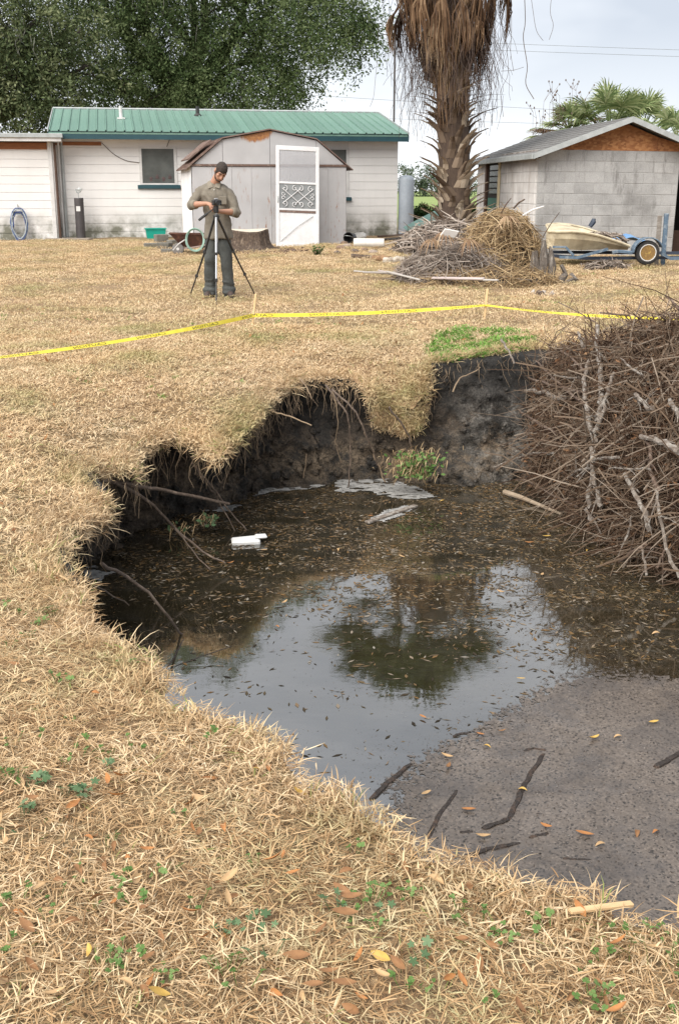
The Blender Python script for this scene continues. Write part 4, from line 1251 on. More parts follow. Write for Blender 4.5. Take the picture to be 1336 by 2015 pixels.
# skirt of hanging dead fronds
for i in range(88):
    a = i*2.39996 + random.uniform(-.2,.2); z = 3.45 + 1.1*(i/88)
    c = trunk_c(z); rdir = Vector((math.cos(a), math.sin(a), 0))
    mb, vs = MB(), []
    out = random.uniform(.2,.68) if i > 26 else random.uniform(.08,.35)
    b = c + rdir*.2
    L = random.uniform(.45,.8)
    knee = b + rdir*out*.55 + Vector((0,0,.10 if i > 26 else -.1))
    tip = b + rdir*out + Vector((0,0,-L*.45))
    mb.tube(smooth_pts([b, knee, tip], 3), .013, 4, False); vs += [.2]*len(mb.v)
    nl = 20; Lf = random.uniform(.45,.85); tone = random.random()*1.1-.2
    tdir = Vector((-math.sin(a), math.cos(a), 0))
    for k in range(nl):
        q = (k-nl/2)/nl; l = Lf*random.uniform(.7,1.15)
        pts = []
        for s in (0,.2,.5,.8,1):
            pts.append(tip + tdir*q*(.30*s+.45*s*(1-s)) + rdir*(.10*math.sin(s*3)*random.uniform(.2,1.2)) + Vector((random.gauss(0,.012), random.gauss(0,.012), -l*s + .06*math.sin(s*3))))
        o = len(mb.v)
        mb.strip(pts, [.012,.03,.026,.015,.003], tdir + rdir*random.uniform(-1,1))
        vs += [min(1, max(0, tone + random.uniform(-.15,.3)))]*(len(mb.v)-o)
    with_var(mb, vs, 'dead_frond', M_PALMD, palm)
# long narrow strips of dead frond hugging the front of the trunk
for i in range(22):
    a = -math.pi/2 + random.uniform(-.9,.9); z = random.uniform(2.7,3.9)
    c = trunk_c(z) + Vector((math.cos(a), math.sin(a), 0))*.3; mb, vs = MB(), []
    tdir = Vector((-math.sin(a), math.cos(a), 0)); tone = random.uniform(.3,.8)
    for k in range(12):
        q = random.uniform(-.12,.12); l = random.uniform(.5,1.0)
        pts = [c + tdir*q*(.4+s) + Vector((random.gauss(0,.01), -.05*math.sin(s*3), -l*s)) for s in (0,.3,.65,1)]
        o = len(mb.v); mb.strip(pts, [.014,.03,.022,.004], tdir); vs += [min(1, tone+random.uniform(-.1,.25))]*(len(mb.v)-o)
    with_var(mb, vs, 'dead_frond', M_PALMD, palm)
# green crown above the frame (seen in the water)
M_CROWN = leafy('dark_crown_frond', [(.03,.05,.02,1), (.06,.09,.035,1), (.10,.135,.055,1), (.16,.19,.09,1)], .42, .25)
for i in range(54):
    a = i*2.39996; el = math.radians(random.uniform(4, 72)); c = trunk_c(4.4) + Vector((-.3,0,0))
    d = Vector((math.cos(a)*math.cos(el), math.sin(a)*math.cos(el), math.sin(el)))
    mb, vs = MB(), []
    fan(mb, vs, c + d*.15 + Vector((-.25 if d.x < 0 else 0, 0, 0)), d, random.uniform(.75,1.05), random.uniform(.75,.95), 24, .2, math.radians(250), .05)
    with_var(mb, vs, 'frond', M_CROWN, palm)
# thin fibres and vines dangling from the skirt
mb = MB()
for i in range(900):
    a = random.uniform(0, 2*math.pi); r = random.uniform(.3,.85)*(1 if random.random() < .9 else 1.2); z = random.uniform(2.7,4.3)
    p = trunk_c(z) + Vector((math.cos(a)*r, math.sin(a)*r, 0)); l = random.uniform(.3,1.2)
    pts = [p]; q = p.copy(); vx = Vector((random.gauss(0,.012), random.gauss(0,.012), 0))
    for k in range(7):
        vx = vx*.6 + Vector((random.gauss(0,.03), random.gauss(0,.03), 0)); q = q + vx + Vector((0,0,-l/7)); pts.append(q.copy())
    mb.tube(pts, .0028, 3, False)
mb.obj('fibre_strands', pm('dark_fibre', (.11,.075,.06,1), (.06,.045,.04,1), 10, .9), palm, kind='stuff')
M_VINE = pm('dry_vine', (.16,.12,.10,1), (.09,.07,.06,1), 10, .9)
def palm_local(u, v, dy=0): return (at_d(u, v, PY+dy) - Vector((PX, PY, PZ)))/PS
for px, r in (([(1030,-40),(1033,40),(1029,75),(1037,130),(1034,165),(1050,195)], .007), ([(1040,-40),(1048,20),(1055,60),(1068,80)], .004), ([(1005,-30),(1006,60),(1004,100),(1010,140)], .004),
              ([(1090,-40),(1082,20),(1088,50),(1080,78)], .004), ([(742,120),(738,160),(735,190),(728,210)], .004), ([(992,60),(1000,140),(985,180),(990,230)], .004), ([(985,140),(1010,138),(1030,132)], .004)):
    MB().tube(smooth_pts([palm_local(u, v, -.2) for u, v in px], 4), r, 4, False).obj('vine', M_VINE, palm)

# green fan palms behind the garage
def small_palm(u, v, D, n, R, label, seed, red=False, trunk_h=1.6, elr=(-10,80)):
    random.seed(seed)
    c = at_d(u, v, D); gz_ = float(zb(D)); root = thing('fan_palm', label, 'palm', (c.x, c.y, gz_), group='green fan palms behind the garage')
    h = c.z-gz_
    MB().tube([(0,0,-.2),(0,0,h*.5),(0,0,h)], [.2,.17,.13], 8).obj('trunk', M_TRUNK, root)
    for i in range(n):
        a = i*2.39996+seed; el = math.radians(random.uniform(*elr))
        d = Vector((math.cos(a)*math.cos(el), math.sin(a)*math.cos(el), math.sin(el)))
        mb, vs = MB(), []
        fan(mb, vs, Vector((0,0,h))+d*.08, d, R*random.uniform(.7,1.0), R*random.uniform(.75,1.05), 20, .4, math.radians(210), .045)
        if red and i % 4 == 0: vs = [.3+.3*x for x in vs]; with_var(mb, vs, 'dead_frond', M_PALMD, root)
        else: with_var(mb, vs, 'frond', M_PALMG, root)
small_palm(1120, 262, 30, 24, .66, 'leftmost fan palm above the garage roof with reddish dead leaves', 3, True)
small_palm(1200, 262, 29, 28, .95, 'tallest green fan palm rising behind the garage ridge', 5)
small_palm(1262, 265, 29.5, 24, .8, 'green fan palm behind the right slope of the garage roof', 8)
small_palm(1340, 292, 27, 20, .8, 'yellow-green fan palm at the right edge over the garage roof', 13)
random.seed(33)
# leafless weed stalks between palm and garage palms
M_STALK = pm('dry_stalk', (.22,.17,.14,1), (.14,.10,.09,1), 8, .9)
for k, (u, v, h) in enumerate(((1098,240,.75),(1120,235,.9),(1070,250,.55),(1140,230,.7))):
    D = 29.5; top = at_d(u, v-35, D); root = MB()
    basez = float(zb(D)); base = Vector((top.x, D, basez))
    for j in range(5):
        p1 = Vector((top.x+random.uniform(-.25,.25), D+random.uniform(-.2,.2), top.z+random.uniform(-.3,.3)))
        pts = limb(root, base, p1, .012, .004, 6, .03, 3)
        for q in range(5):
            s = pts[random.randint(4, 6)]; e = s+Vector((random.uniform(-.25,.25), random.uniform(-.1,.1), random.uniform(.05,.3)))
            root.tube([s, e], [.005,.003], 3, False); root.ell(e, (.02,.02,.03), n=5, m=3)
    root.obj('dry_weed_stalk', M_STALK, label=('bare dry weed stalks with seed heads behind the garage, '+('leftmost', 'second from left', 'third from left', 'rightmost')[[2,0,1,3].index(k)]+' clump'), cat='weed', group='dry weed stalks behind the garage')

# overhead wires
M_WIRE = pm('grey_wire', (.16,.165,.18,1), (.12,.125,.14,1), 3, .6)
for (pa, pb, D, lab) in (((560,66),(1420,100),95,'topmost overhead wire crossing the right-hand sky'), ((560,80),(1420,113),95.5,'overhead wire just below the topmost one in the sky'), ((560,183),(1420,232),90,'overhead wire crossing the sky above the house roof'), ((700,230),(1420,250),88,'lowest overhead wire crossing the sky behind the palm trunk')):
    a, b = at_d(pa[0], pa[1], D), at_d(pb[0], pb[1], D*.97)
    a, b = a + (a-b)*1.0, b + (b-a)*1.0
    pts = [a.lerp(b, i/24) - Vector((0,0,1))*4*.6*(i/24)*(1-i/24) + Vector((0,0,.5)) for i in range(25)]
    MB().tube(pts, .016, 4).obj('overhead_wire', M_WIRE, label=lab, cat='wire', group='overhead wires')
# antenna mast at the right end of the house
p = at_d(775, 235, 32.5)
mast = MB(); q = at_d(776, 60, 32.5)
mast.tube([(p.x, 32.5, .3), (p.x, 32.5, q.z)], .028, 6)
mast.tube([(p.x-.35, 32.5, q.z-.1), (p.x+.35, 32.5, q.z-.1)], .012, 5)
mast.obj('antenna_mast', pm('dark_mast', (.05,.045,.045,1), (.08,.07,.07,1), 4, .6), label='thin dark mast rising at the right end of the green roof', cat='mast')
# ------------------------------------------------------------------ things about the yard
random.seed(51)
M_OLDWOOD = pm('grey_weathered_wood', (.30,.27,.24,1), (.19,.165,.14,1), 6, .9, stretch=(1,8,8), c3=(.42,.39,.36,1), rnd=.25)
M_BARK = pm('stump_bark', (.17,.12,.085,1), (.065,.045,.034,1), 7, .95, bump=.9, bscale=14, bdist=.04, stretch=(3,3,1), c3=(.25,.19,.14,1))

# coiled hose on the annex wall
RH = Matrix.Rotation(HA, 3, 'Z')
hp = at_d(21, 440, 28.75-1.05)
hp.y = A0.y + (hp.x-A0.x)*math.tan(HA) - .07
hose = thing('coiled_hose', 'blue and white garden hose coiled on the annex wall', 'hose', (hp.x, hp.y, at_d(21, 440, hp.y).z), HA)
for k in range(9):
    rx, rz = random.uniform(.15,.20), random.uniform(.31,.40); oz = random.uniform(-.06,.04)
    pts = [(rx*math.cos(a)+random.gauss(0,.006), -.02-.012*k+random.gauss(0,.01), oz+rz*math.sin(a)-.05*(1-abs(math.cos(a)))) for a in np.linspace(0, 2*math.pi, 25)]
    MB().tube(pts, .014, 6, False).obj('hose_loop', pm('blue_hose_%d' % (k % 3), [(.05,.08,.22,1),(.10,.15,.30,1),(.42,.47,.5,1)][k % 3], None, 6, .45), hose)
MB().tube([(0,.05,.42),(0,-.16,.40),(0,-.18,.46)], .012, 5).obj('hook', M_GREYMETAL, hose)
# weed at the wall foot
def weed(name, label, cat, p, h, n, mat, group=None, wide=.12, leaf=.06):
    root = thing(name, label, cat, p, group=group); mb = MB(); lm, vs = MB(), []
    for k in range(n):
        e = Vector((random.uniform(-wide,wide), random.uniform(-wide,wide), h*random.uniform(.5,1)))
        pts = limb(mb, (0,0,-.02), e, .004, .002, 4, .08, 3)
        for q in pts[1:]:
            for _ in range(3):
                a = random.uniform(0, 6.28); d = Vector((math.cos(a), math.sin(a), random.uniform(-.2,.6))); o = len(lm.v)
                lm.strip([q, q+d*leaf*.5, q+d*leaf], [.004, leaf*.5, .003], d.cross(Vector((0,0,1)))); vs += [random.random()]*(len(lm.v)-o)
    mb.obj('stem', M_STALK, root); with_var(lm, vs, 'leaves', mat, root); return root
M_WEED = leafy('weed_green', [(.05,.10,.025,1), (.09,.18,.045,1), (.16,.26,.08,1)], .5, .25)
p = on_ground(62, 470); weed('weed', 'small weed growing against the annex wall beside the hose', 'weed', (p.x, p.y, p.z), .5, 4, M_WEED)
p = on_ground(623, 503); weed('weed', 'bright green weed tuft at the foot of the screen door', 'weed', (p.x, p.y, p.z), .2, 14, M_WEED, wide=.16, leaf=.08)

# dark gas cylinder
cp_ = at_d(160, 462, 28.9); cz = float(zb(28.9))
cyl = thing('gas_cylinder', 'tall dark grey gas cylinder with valve standing against the white wall', 'cylinder', (cp_.x, 28.9, cz))
MB().lathe([(.105,0),(.115,.02),(.115,.98),(.11,1.0)], 18).obj('tank', pm('dark_grey_tank', (.045,.04,.042,1), (.065,.058,.06,1), 5, .5), cyl, smooth=False)
MB().tube([(0,0,.99),(0,0,1.12)], .014, 6).obj('neck', M_GREYMETAL, cyl)
mb = MB().tube([(-.03,0,1.12),(.05,0,1.14),(.1,-.02,1.22)], .014, 6); mb.ell((.02,0,1.2), (.05,.02,.05)); mb.tube([(-.03,0,1.12),(-.06,0,1.21)], .02, 6)
mb.obj('valve', M_GREYMETAL, cyl)
MB().box((-.05,-.121,.68), (.05,-.1165,.8)).obj('sticker_or_reflection', M_TRIMW, cyl)
# slab below it
p = on_ground(160, 467)
sl = MB().cbox((p.x-.65,28.6,cz-.06), (p.x+.45,29.1,cz+.035), .02).obj('concrete_slab', pm('slab', (.26,.22,.18,1), (.18,.15,.12,1), 6, .95), label='low concrete slab under the dark gas cylinder', cat='slab')
# green tub
p = at_d(307, 462, 29.2)
tub = thing('plastic_tub', 'turquoise plastic tub on the grass below the window', 'tub', (p.x, 29.2, float(zb(29.2))), HA)
M_TUB = pm('turquoise_plastic', (.0,.26,.20,1), (.01,.32,.25,1), 3, .4)
mb = MB()
def taper(mb, w0, d0, w1, d1, z0, z1):
    mb.add([(-w0,-d0,z0),(w0,-d0,z0),(w0,d0,z0),(-w0,d0,z0),(-w1,-d1,z1),(w1,-d1,z1),(w1,d1,z1),(-w1,d1,z1)], [(0,3,2,1),(0,1,5,4),(1,2,6,5),(2,3,7,6),(3,0,4,7)])
taper(mb, .22,.15,.255,.18,0,.24); taper(mb, .215,.145,.25,.175,.01,.24); mb.obj('basin', M_TUB, tub)
mb = MB()
for lo, hi in (((-.275,-.2,.232),(.275,-.17,.255)), ((-.275,.17,.232),(.275,.2,.255)), ((-.275,-.169,.232),(-.245,.169,.255)), ((.245,-.169,.232),(.275,.169,.255))): mb.box(lo, hi)
mb.obj('rim', M_TUB, tub)
p = at_d(352, 446, 29.5)
MB().cbox((p.x-.12,29.3,float(zb(29.4))), (p.x+.2,29.55,float(zb(29.4))+.12), .02).obj('planter_box', M_TEAL, label='small dark green box half hidden beside the shed corner', cat='box')

# wheelbarrow, tipped, with rubble
p = on_ground(370, 500)
wbr = thing('wheelbarrow', 'rusty wheelbarrow behind the photographer with small pale wheel', 'wheelbarrow', p, math.radians(8))
M_RB = pm('deep_rust', (.12,.045,.025,1), (.06,.025,.018,1), 7, .85, c3=(.18,.08,.045,1))
mb = MB()
top = [(-.36,-.26,.42),(.5,-.28,.40),(.52,.28,.40),(-.36,.26,.42)]; bot = [(-.12,-.15,.16),(.36,-.17,.14),(.36,.17,.14),(-.12,.15,.16)]
mb.add(bot+top, [(0,3,2,1),(0,1,5,4),(1,2,6,5),(2,3,7,6),(3,0,4,7)])
mb.add([(x*.97,y*.97,z+.012) for x, y, z in bot]+[(x*.97,y*.97,z) for x, y, z in top], [(0,1,2,3),(0,4,5,1),(1,5,6,2),(2,6,7,3),(3,7,4,0)])
mb.tube([Vector(q) for q in top+top[:1]], .014, 5)
mb.obj('tray', M_RB, wbr)
for sy in (-.2,.2): MB().tube(smooth_pts([(-.3,sy*.3,.1),(0,sy,.13),(.4,sy,.2),(.85,sy*1.3,.42)], 3), .017, 6).obj('handle', pm('pink_grey_pipe', (.42,.33,.29,1), (.3,.22,.19,1), 7, .6), wbr)
for sy in (-.2,.2): MB().tube([(.3,sy,.16),(.36,sy,-.01),(.5,sy,.2)], .014, 6).obj('leg', M_RB, wbr)
RXw = Matrix.Translation((-.2,-.2,.115)) @ Matrix.Rotation(math.pi/2, 4, 'X')
wh = MB().lathe([(.085,-.025),(.115,-.02),(.12,0),(.115,.02),(.085,.025)], 20, RXw).obj('wheel', pm('worn_tyre', (.12,.11,.105,1), (.2,.19,.18,1), 6, .9), wbr)
mb = MB().lathe([(.02,-.03),(.03,-.028),(.03,.028),(.02,.03)], 10, RXw)
for a in range(6):
    c, s = math.cos(a*math.pi/3), math.sin(a*math.pi/3)
    mb.box((-.009,-.009,-.01), (.09,.009,.01), RXw @ Matrix.Rotation(a*math.pi/3, 4, 'Z'))
mb.lathe([(.075,-.02),(.09,-.02),(.09,.02),(.075,.02)], 18, RXw)
mb.obj('rim', M_TRIMW, wh)
MB().tube(smooth_pts([(-.3,-.22,.09),(-.2,-.22,.2),(-.05,-.24,.3)], 3), .012, 5).obj('fork', M_TRIMW, wbr)
# green hose loop thrown over it
lo_ = thing('green_hose_loop', 'pale green hose loop hung over the wheelbarrow handles', 'hose', p + Vector((.2,-.3,.30)), 0)
for k in range(2):
    MB().tube([(.0+(.17+.02*k)*math.cos(a), .02*math.sin(3*a)-.015*k, (.21+.02*k)*math.sin(a)) for a in np.linspace(0, 2*math.pi, 24)], .012, 6, False).obj('hose_loop', pm('pale_green_hose', (.20,.34,.28,1), (.3,.42,.36,1), 6, .45), lo_)
# grey blocks left of it
M_CBLK = pm('mossy_concrete', (.17,.16,.14,1), (.10,.095,.08,1), 8, .95, bump=.5, rnd=.25)
for (u, v, w, d, h, rz, lab) in ((303,488,.26,.18,.11,.3,'leftmost grey concrete block lying by the wheelbarrow'), (325,489,.2,.2,.13,-.4,'middle grey concrete block lying by the wheelbarrow'), (345,482,.24,.18,.12,.9,'grey concrete block closest behind the wheelbarrow wheel'), (340,499,.3,.14,.1,.15,'long grey concrete block in front of the others by the wheelbarrow'), (318,478,.2,.16,.2,.6,'grey concrete block standing upright behind the block pile')):
    q = on_ground(u, v)
    mb = MB().cbox((-w/2*1.6,-d/2,-.02), (w/2*1.6,d/2,h), .015)
    o = mb.obj('concrete_block', M_CBLK, label=lab, cat='block', group='concrete blocks by the wheelbarrow'); o.location = q; o.rotation_euler = (0, 0, rz)

# tree stump by the shed
p = on_ground(487, 493)
stump = thing('tree_stump', 'broad flat-topped tree stump in front of the shed', 'stump', p)
mb = MB(); n = 40; rows = []
for i, (z, r) in enumerate(((-.05,.66),(.04,.56),(.12,.5),(.22,.465),(.32,.45),(.40,.445),(.43,.43))):
    rows.append([Vector((math.cos(a)*rr, math.sin(a)*rr*.9, z + (.03*math.sin(a*2+1) if z > .3 else 0))) for k in range(n) for a in [2*math.pi*k/n] for rr in [r*(1+.05*math.sin(5*a+.4)+.035*math.sin(13*a+i*.25)+random.uniform(-.015,.015)+(.12*max(0, math.sin(4*a)) if z < .1 else 0))]])
mb.add([q for r in rows for q in r], [(i*n+k, i*n+(k+1) % n, (i+1)*n+(k+1) % n, (i+1)*n+k) for i in range(6) for k in range(n)])
mb.obj('bark', M_BARK, stump)
t = NT('cut_wood'); v = t.vec('Object'); wv = t.N('ShaderNodeTexWave'); wv.wave_type = 'RINGS'; wv.rings_direction = 'Z'; wv.inputs['Scale'].default_value = 9; wv.inputs['Distortion'].default_value = 2
t.L(v, wv.inputs['Vector']); t.set(t.ramp(wv.outputs['Fac'], [(.2, (.42,.36,.28,1)), (.8, (.58,.52,.43,1))]), .9)
tv = rows[-1]; mb = MB(); mb.add([q*1.0+Vector((0,0,.002)) for q in tv]+[Vector((0,0,.445))], [(k, (k+1) % n, n) for k in range(n)]); mb.obj('cut_face', t.m, stump)
# bark chips around it, uncountable
mb = MB()
for k in range(420):
    a = random.uniform(0, 6.28); r = .5+abs(random.gauss(0,.3)); q = Vector((p.x+math.cos(a)*r+.15, p.y+math.sin(a)*r*.8-.1, 0)); q.z = float(zb(q.y))+.015
    M = Matrix.Translation(q) @ Matrix.Rotation(random.uniform(0,6.28), 4, 'Z') @ Matrix.Rotation(random.uniform(-.5,.5), 4, 'X')
    s = random.uniform(.02,.07); mb.box((-s,-s*.4,-.005), (s,s*.4,.012), M)
mb.obj('bark_chips', pm('brown_bark_chips', (.12,.065,.045,1), (.06,.035,.028,1), 20, .95, c3=(.2,.13,.09,1)), label='brown bark chips scattered round the stump', cat='bark', kind='stuff')

# pressure tank at the house corner
tp_ = at_d(798, 455, 31.0)
tank = thing('pressure_tank', 'tall pale blue-grey water tank at the right end of the house', 'tank', (tp_.x, 31.0, float(zb(31))))
MB().lathe([(.20,0),(.205,.02),(.205,1.42),(.19,1.48),(.14,1.525),(.06,1.545)], 24).obj('vessel', pm('blue_grey_tank_paint', (.36,.40,.45,1), (.28,.32,.37,1), 3, .5), tank, smooth=True)
MB().tube(smooth_pts([(.1,-.22,.02),(.1,-.25,.2),(.14,-.24,.32),(.2,-.2,.33)], 3), .016, 6).obj('pipe', M_GREYMETAL, tank)
MB().ell((.09,-.25,.12), (.035,.03,.045)).obj('valve', M_BLACK, tank)

# black barrel, white pipe, boards and logs between shed and palm
q = on_ground(690, 478)
brl = thing('black_bucket', 'black bucket lying on its side beside the shed', 'bucket', q + Vector((0,0,.13)), rot=(math.radians(90), 0, math.radians(-20)))
MB().lathe([(.09,-.16),(.12,.14),(.128,.14),(.128,.17),(.115,.17),(.085,-.14),(.02,-.14)], 16).obj('shell', M_BLACK, brl)
MB().tube([(.12*math.cos(a), .12*math.sin(a)*.4+.0, .16+.13*math.sin(a)) for a in np.linspace(0, math.pi, 12)], .005, 4).obj('handle', M_GREYMETAL, brl)
q = on_ground(725, 487)
mb = MB()
Mx = Matrix.Translation(q+Vector((-.33,0,.1))) @ Matrix.Rotation(math.radians(-5), 4, 'Z') @ Matrix.Rotation(math.radians(90), 4, 'Y')
mb.lathe([(.085,0),(.1,0),(.1,.68),(.085,.68),(.08,.66),(.08,.02)], 18, Mx)
mb.obj('plastic_pipe', pm('dirty_white_pipe', (.66,.64,.60,1), (.5,.47,.43,1), 6, .5), label='short thick white plastic pipe lying beside the shed', cat='pipe')
q = on_ground(705, 474); bag = MB().ell(q+Vector((0,0,.08)), (.2,.15,.12)); 
for i, vv in enumerate(bag.v): bag.v[i] = tuple(Vector(vv) + Vector((1,1,1))*mnoise.noise(Vector(vv)*9)*.06)
bag.obj('plastic_bag', pm('crumpled_white_plastic', (.6,.58,.55,1), (.42,.40,.37,1), 9, .4), label='crumpled white plastic bag behind the white pipe', cat='bag')
def log(u0, v0, u1, v1, r, mat, name, label, cat, lift=0.0, group=None, n=9, wob=.02):
    a, b = on_ground(u0, v0), on_ground(u1, v1); a.z += r*.7+lift; b.z += r*.7+lift
    mb = MB(); pts = [a.lerp(b, i/7) + Vector((random.gauss(0,wob), random.gauss(0,wob), random.gauss(0,wob*.6))) for i in range(8)]
    mb.tube(pts, [r*random.uniform(.8,1.1) for _ in pts], n)
    return mb.obj(name, mat, label=label, cat=cat, group=group)
M_ROT = pm('rotten_log', (.13,.085,.055,1), (.06,.04,.03,1), 10, .95, bump=.8, c3=(.3,.24,.18,1))
M_PALELOG = pm('pale_log', (.48,.44,.38,1), (.22,.17,.12,1), 12, .9, bump=.6)
log(690,508,740,510,.05, M_ROT, 'log', 'dark rotten log lying on the lawn right of the shed', 'log', group='logs between shed and palm')
log(738,512,768,516,.06, pm('orange_brown_log', (.28,.17,.09,1), (.16,.09,.05,1), 10, .95), 'log', 'orange-brown log between the dark and the pale one', 'log', group='logs between shed and palm')
log(758,517,798,517,.065, M_PALELOG, 'log', 'pale peeling log at the left foot of the brush heap', 'log', group='logs between shed and palm')
for k, (u, v, s) in enumerate(((672,492,.12),(684,487,.1),(700,497,.09),(716,494,.08),(735,500,.09),(664,499,.07),(678,480,.09))):
    q = on_ground(u, v); mb = MB(); mb.ell((0,0,s*.3), (s*1.1,s*.8,s*.6), n=8, m=5)
    mb.v = [tuple(Vector(x)*(1+.4*mnoise.noise(Vector(x)*8+Vector((k*3,0,0))))) for x in mb.v]
    o = mb.obj('rubble_stone', pm('rubble_%d' % (k % 3), [(.22,.15,.11,1),(.3,.24,.2,1),(.13,.1,.085,1)][k % 3], None, 9, .95, bump=.5), label=['brown','pale','dark'][k % 3]+' rubble lump on the ground beside the shed, '+['nearest the bucket','behind the dark lump','small, left of the rotten log','beside the white pipe end','left of the pale log','closest to the green weed','against the shed wall'][k], cat='rubble', group='rubble beside the shed'); o.location = q
# green roofing sheet and dark boards leaning behind the palm
def plank(p0, p1, w, th, mat, name, label, cat, group=None, roll=0.0, parent=None):
    p0, p1 = Vector(p0), Vector(p1); d = p1-p0; L = d.length
    qn = d.to_track_quat('X', 'Z'); M = Matrix.Translation(p0) @ qn.to_matrix().to_4x4() @ Matrix.Rotation(roll, 4, 'X')
    o = MB().cbox((0,-w/2,-th/2), (L,w/2,th/2), min(th*.2, .006)).obj(name, mat, parent, label=label, cat=cat, group=group)
    o.matrix_world = M
    return o
a = on_ground(815, 472); 
rs = thing('roofing_sheet', 'dark green corrugated roofing sheet leaning beside the palm trunk', 'roofing sheet', (a.x, a.y-.3, a.z+.05), rot=(math.radians(20), math.radians(-26), math.radians(12)))
mb = MB(); nn = 18
vs = [(0, i*.045, .012*(i % 2)) for i in range(nn)] + [(1.05, i*.045, .012*(i % 2)) for i in range(nn)]
mb.add(vs + [(x, y, z-.004) for x, y, z in vs], [(i, nn+i, nn+i+1, i+1) for i in range(nn-1)] + [(2*nn+i, 2*nn+i+1, 3*nn+i+1, 3*nn+i) for i in range(nn-1)])
mb.obj('sheet', pm('old_green_sheet', (.06,.12,.11,1), (.1,.19,.17,1), 4, .5), rs)
for k, (u0, v0, u1, v1, h0, h1, m) in enumerate(((745,470,830,466,.06,.08,M_DARKWOOD),(750,476,840,474,.05,.1,M_BLACK),(812,480,872,445,.05,.12,M_DARKWOOD),(790,486,850,480,.04,.05,M_ROT),(820,489,868,478,.05,.14,M_DARKWOOD))):
    a, b = on_ground(u0, v0), on_ground(u1, v1); a.z += h0; b.z += h1
    plank(a, b, .14, .04, m, 'old_board', 'dark old board lying left of the palm base, '+['farthest back','black one behind the heap','tilted up towards the trunk','frontmost low one','short one against the heap'][k], 'board', 'dark boards left of the palm')
# pale poles and slats lying in front of the heap
slats = [(697,547,860,560,.03,'long pale slat at the left front of the heap'),(715,552,905,561,.035,'second pale slat from the left front of the heap'),(745,551,790,560,.02,'short pale stick crossing the slats at the left'),(760,556,825,568,.025,'pale slat angling out toward the camera'),
         (820,558,945,565,.04,'grey slat in the middle of the slat heap'),(850,564,950,572,.045,'pale board nearest the camera in the slat heap'),(930,563,1037,549,.035,'grey slat at the right pointing back to the right'),(880,553,960,566,.03,'pink-grey slat behind the nearest board'),(780,545,830,553,.03,'pale slat tucked under the heap at the left'),(905,567,978,575,.03,'pale slat end at the right front')]
for k, (u0, v0, u1, v1, w, lab) in enumerate(slats):
    a, b = on_ground(u0, v0), on_ground(u1, v1); a.z += .11+.02*(k % 4); b.z += .11+.02*((k*3) % 4)
    plank(a, b, w*1.5, .022, pm('pale_slat_%d' % (k % 3), [(.46,.43,.40,1),(.36,.32,.29,1),(.50,.42,.40,1)][k % 3], None, 7, .85, stretch=(1,6,6)), 'loose_lumber', lab, 'lumber', 'pale slats in front of the palm heap', random.uniform(-.4,.4))

# dry brush heaps round the palm
M_STRAW = leafy('dry_vine_straw', [(.13,.09,.06,1), (.28,.19,.10,1), (.42,.30,.17,1), (.54,.42,.26,1)], .85, .1)
M_GREYTWIG = leafy('grey_twigs', [(.10,.08,.065,1), (.19,.15,.125,1), (.30,.25,.21,1), (.42,.37,.33,1)], .9, .05)
def heap(name, label, cat, shape, n, lens, rad, mat, droop, seed, core=None, dirbias=(0,0,0)):
    """tangle of curved stems over a mound; shape(r1,r2)->(point, outward)"""
    random.seed(seed); mb, vs = MB(), []
    for k in range(n):
        p, nrm = shape(random.random(), random.random())
        L = random.uniform(*lens)
        d = Vector((random.gauss(0,1), random.gauss(0,1), random.gauss(0,.6))) + Vector(dirbias)
        d = (d - nrm*d.dot(nrm)*.75).normalized()
        bend = Vector((random.gauss(0,.5), random.gauss(0,.5), random.gauss(0,.35)-droop))
        pts = []
        for i in range(5):
            s = i/4-.35
            pts.append(p + d*L*s + bend*L*(s*s)*.9 + nrm*.04)
        o = len(mb.v); r = random.uniform(*rad)
        mb.tube(pts, [r,r,r*.9,r*.7,r*.3], 3, False); vs += [random.random()]*(len(mb.v)-o)
    me = mb.mesh(name); vattr(me, 'var', vs)
    return mk(name, me, mat, None, label=label, cat=cat, kind='stuff')
def mound(c, rx, ry, h, flat=.0):
    c = Vector(c)
    def f(a, b):
        th = 2*math.pi*a; ph = math.acos(1-b)
        d = Vector((math.sin(ph)*math.cos(th), math.sin(ph)*math.sin(th), math.cos(ph)))
        k = random.uniform(.82, 1.04)
        return c + Vector((d.x*rx, d.y*ry, d.z*h))*k, Vector((d.x/rx, d.y/ry, d.z/h)).normalized()
    return f
hc = on_ground(1000, 530); hc.y = 18.2; hc = at_d(985, 520, 18.2); hz = float(zb(18.2))
def core(name, c, rx, ry, h, mat, parent=None, **kw):
    mb = MB(); n, m = 28, 10; vs = []
    for i in range(m+1):
        ph = math.pi/2*i/m
        for k in range(n):
            th = 2*math.pi*k/n; d = Vector((math.cos(ph)*math.cos(th), math.cos(ph)*math.sin(th), math.sin(ph)))
            q = Vector((d.x*rx, d.y*ry, d.z*h)) * (1+.18*mnoise.noise(d*2.3+Vector(c)))
            vs.append(Vector(c)+q)
    mb.add(vs, [(i*n+k, i*n+(k+1) % n, (i+1)*n+(k+1) % n, (i+1)*n+k) for i in range(m) for k in range(n)])
    return mb.obj(name, mat, parent, smooth=True, **kw)
M_CORE = pm('dark_heap_core', (.07,.048,.03,1), (.03,.022,.016,1), 9, 1.0, bump=1.0, bscale=20, bdist=.08, c3=(.14,.1,.06,1))
C1 = (hc.x, 18.2, hz); C2 = (at_d(900, 520, 17.9).x, 17.9, float(zb(17.9))); 
core('heap_litter', C1, .60, .65, .95, M_CORE, label='dark litter inside the straw-coloured vine heap', cat='litter', kind='stuff')
core('heap_litter', C2, .85, .7, .48, M_CORE, label='dark litter under the grey twig heap at the palm base', cat='litter', kind='stuff')
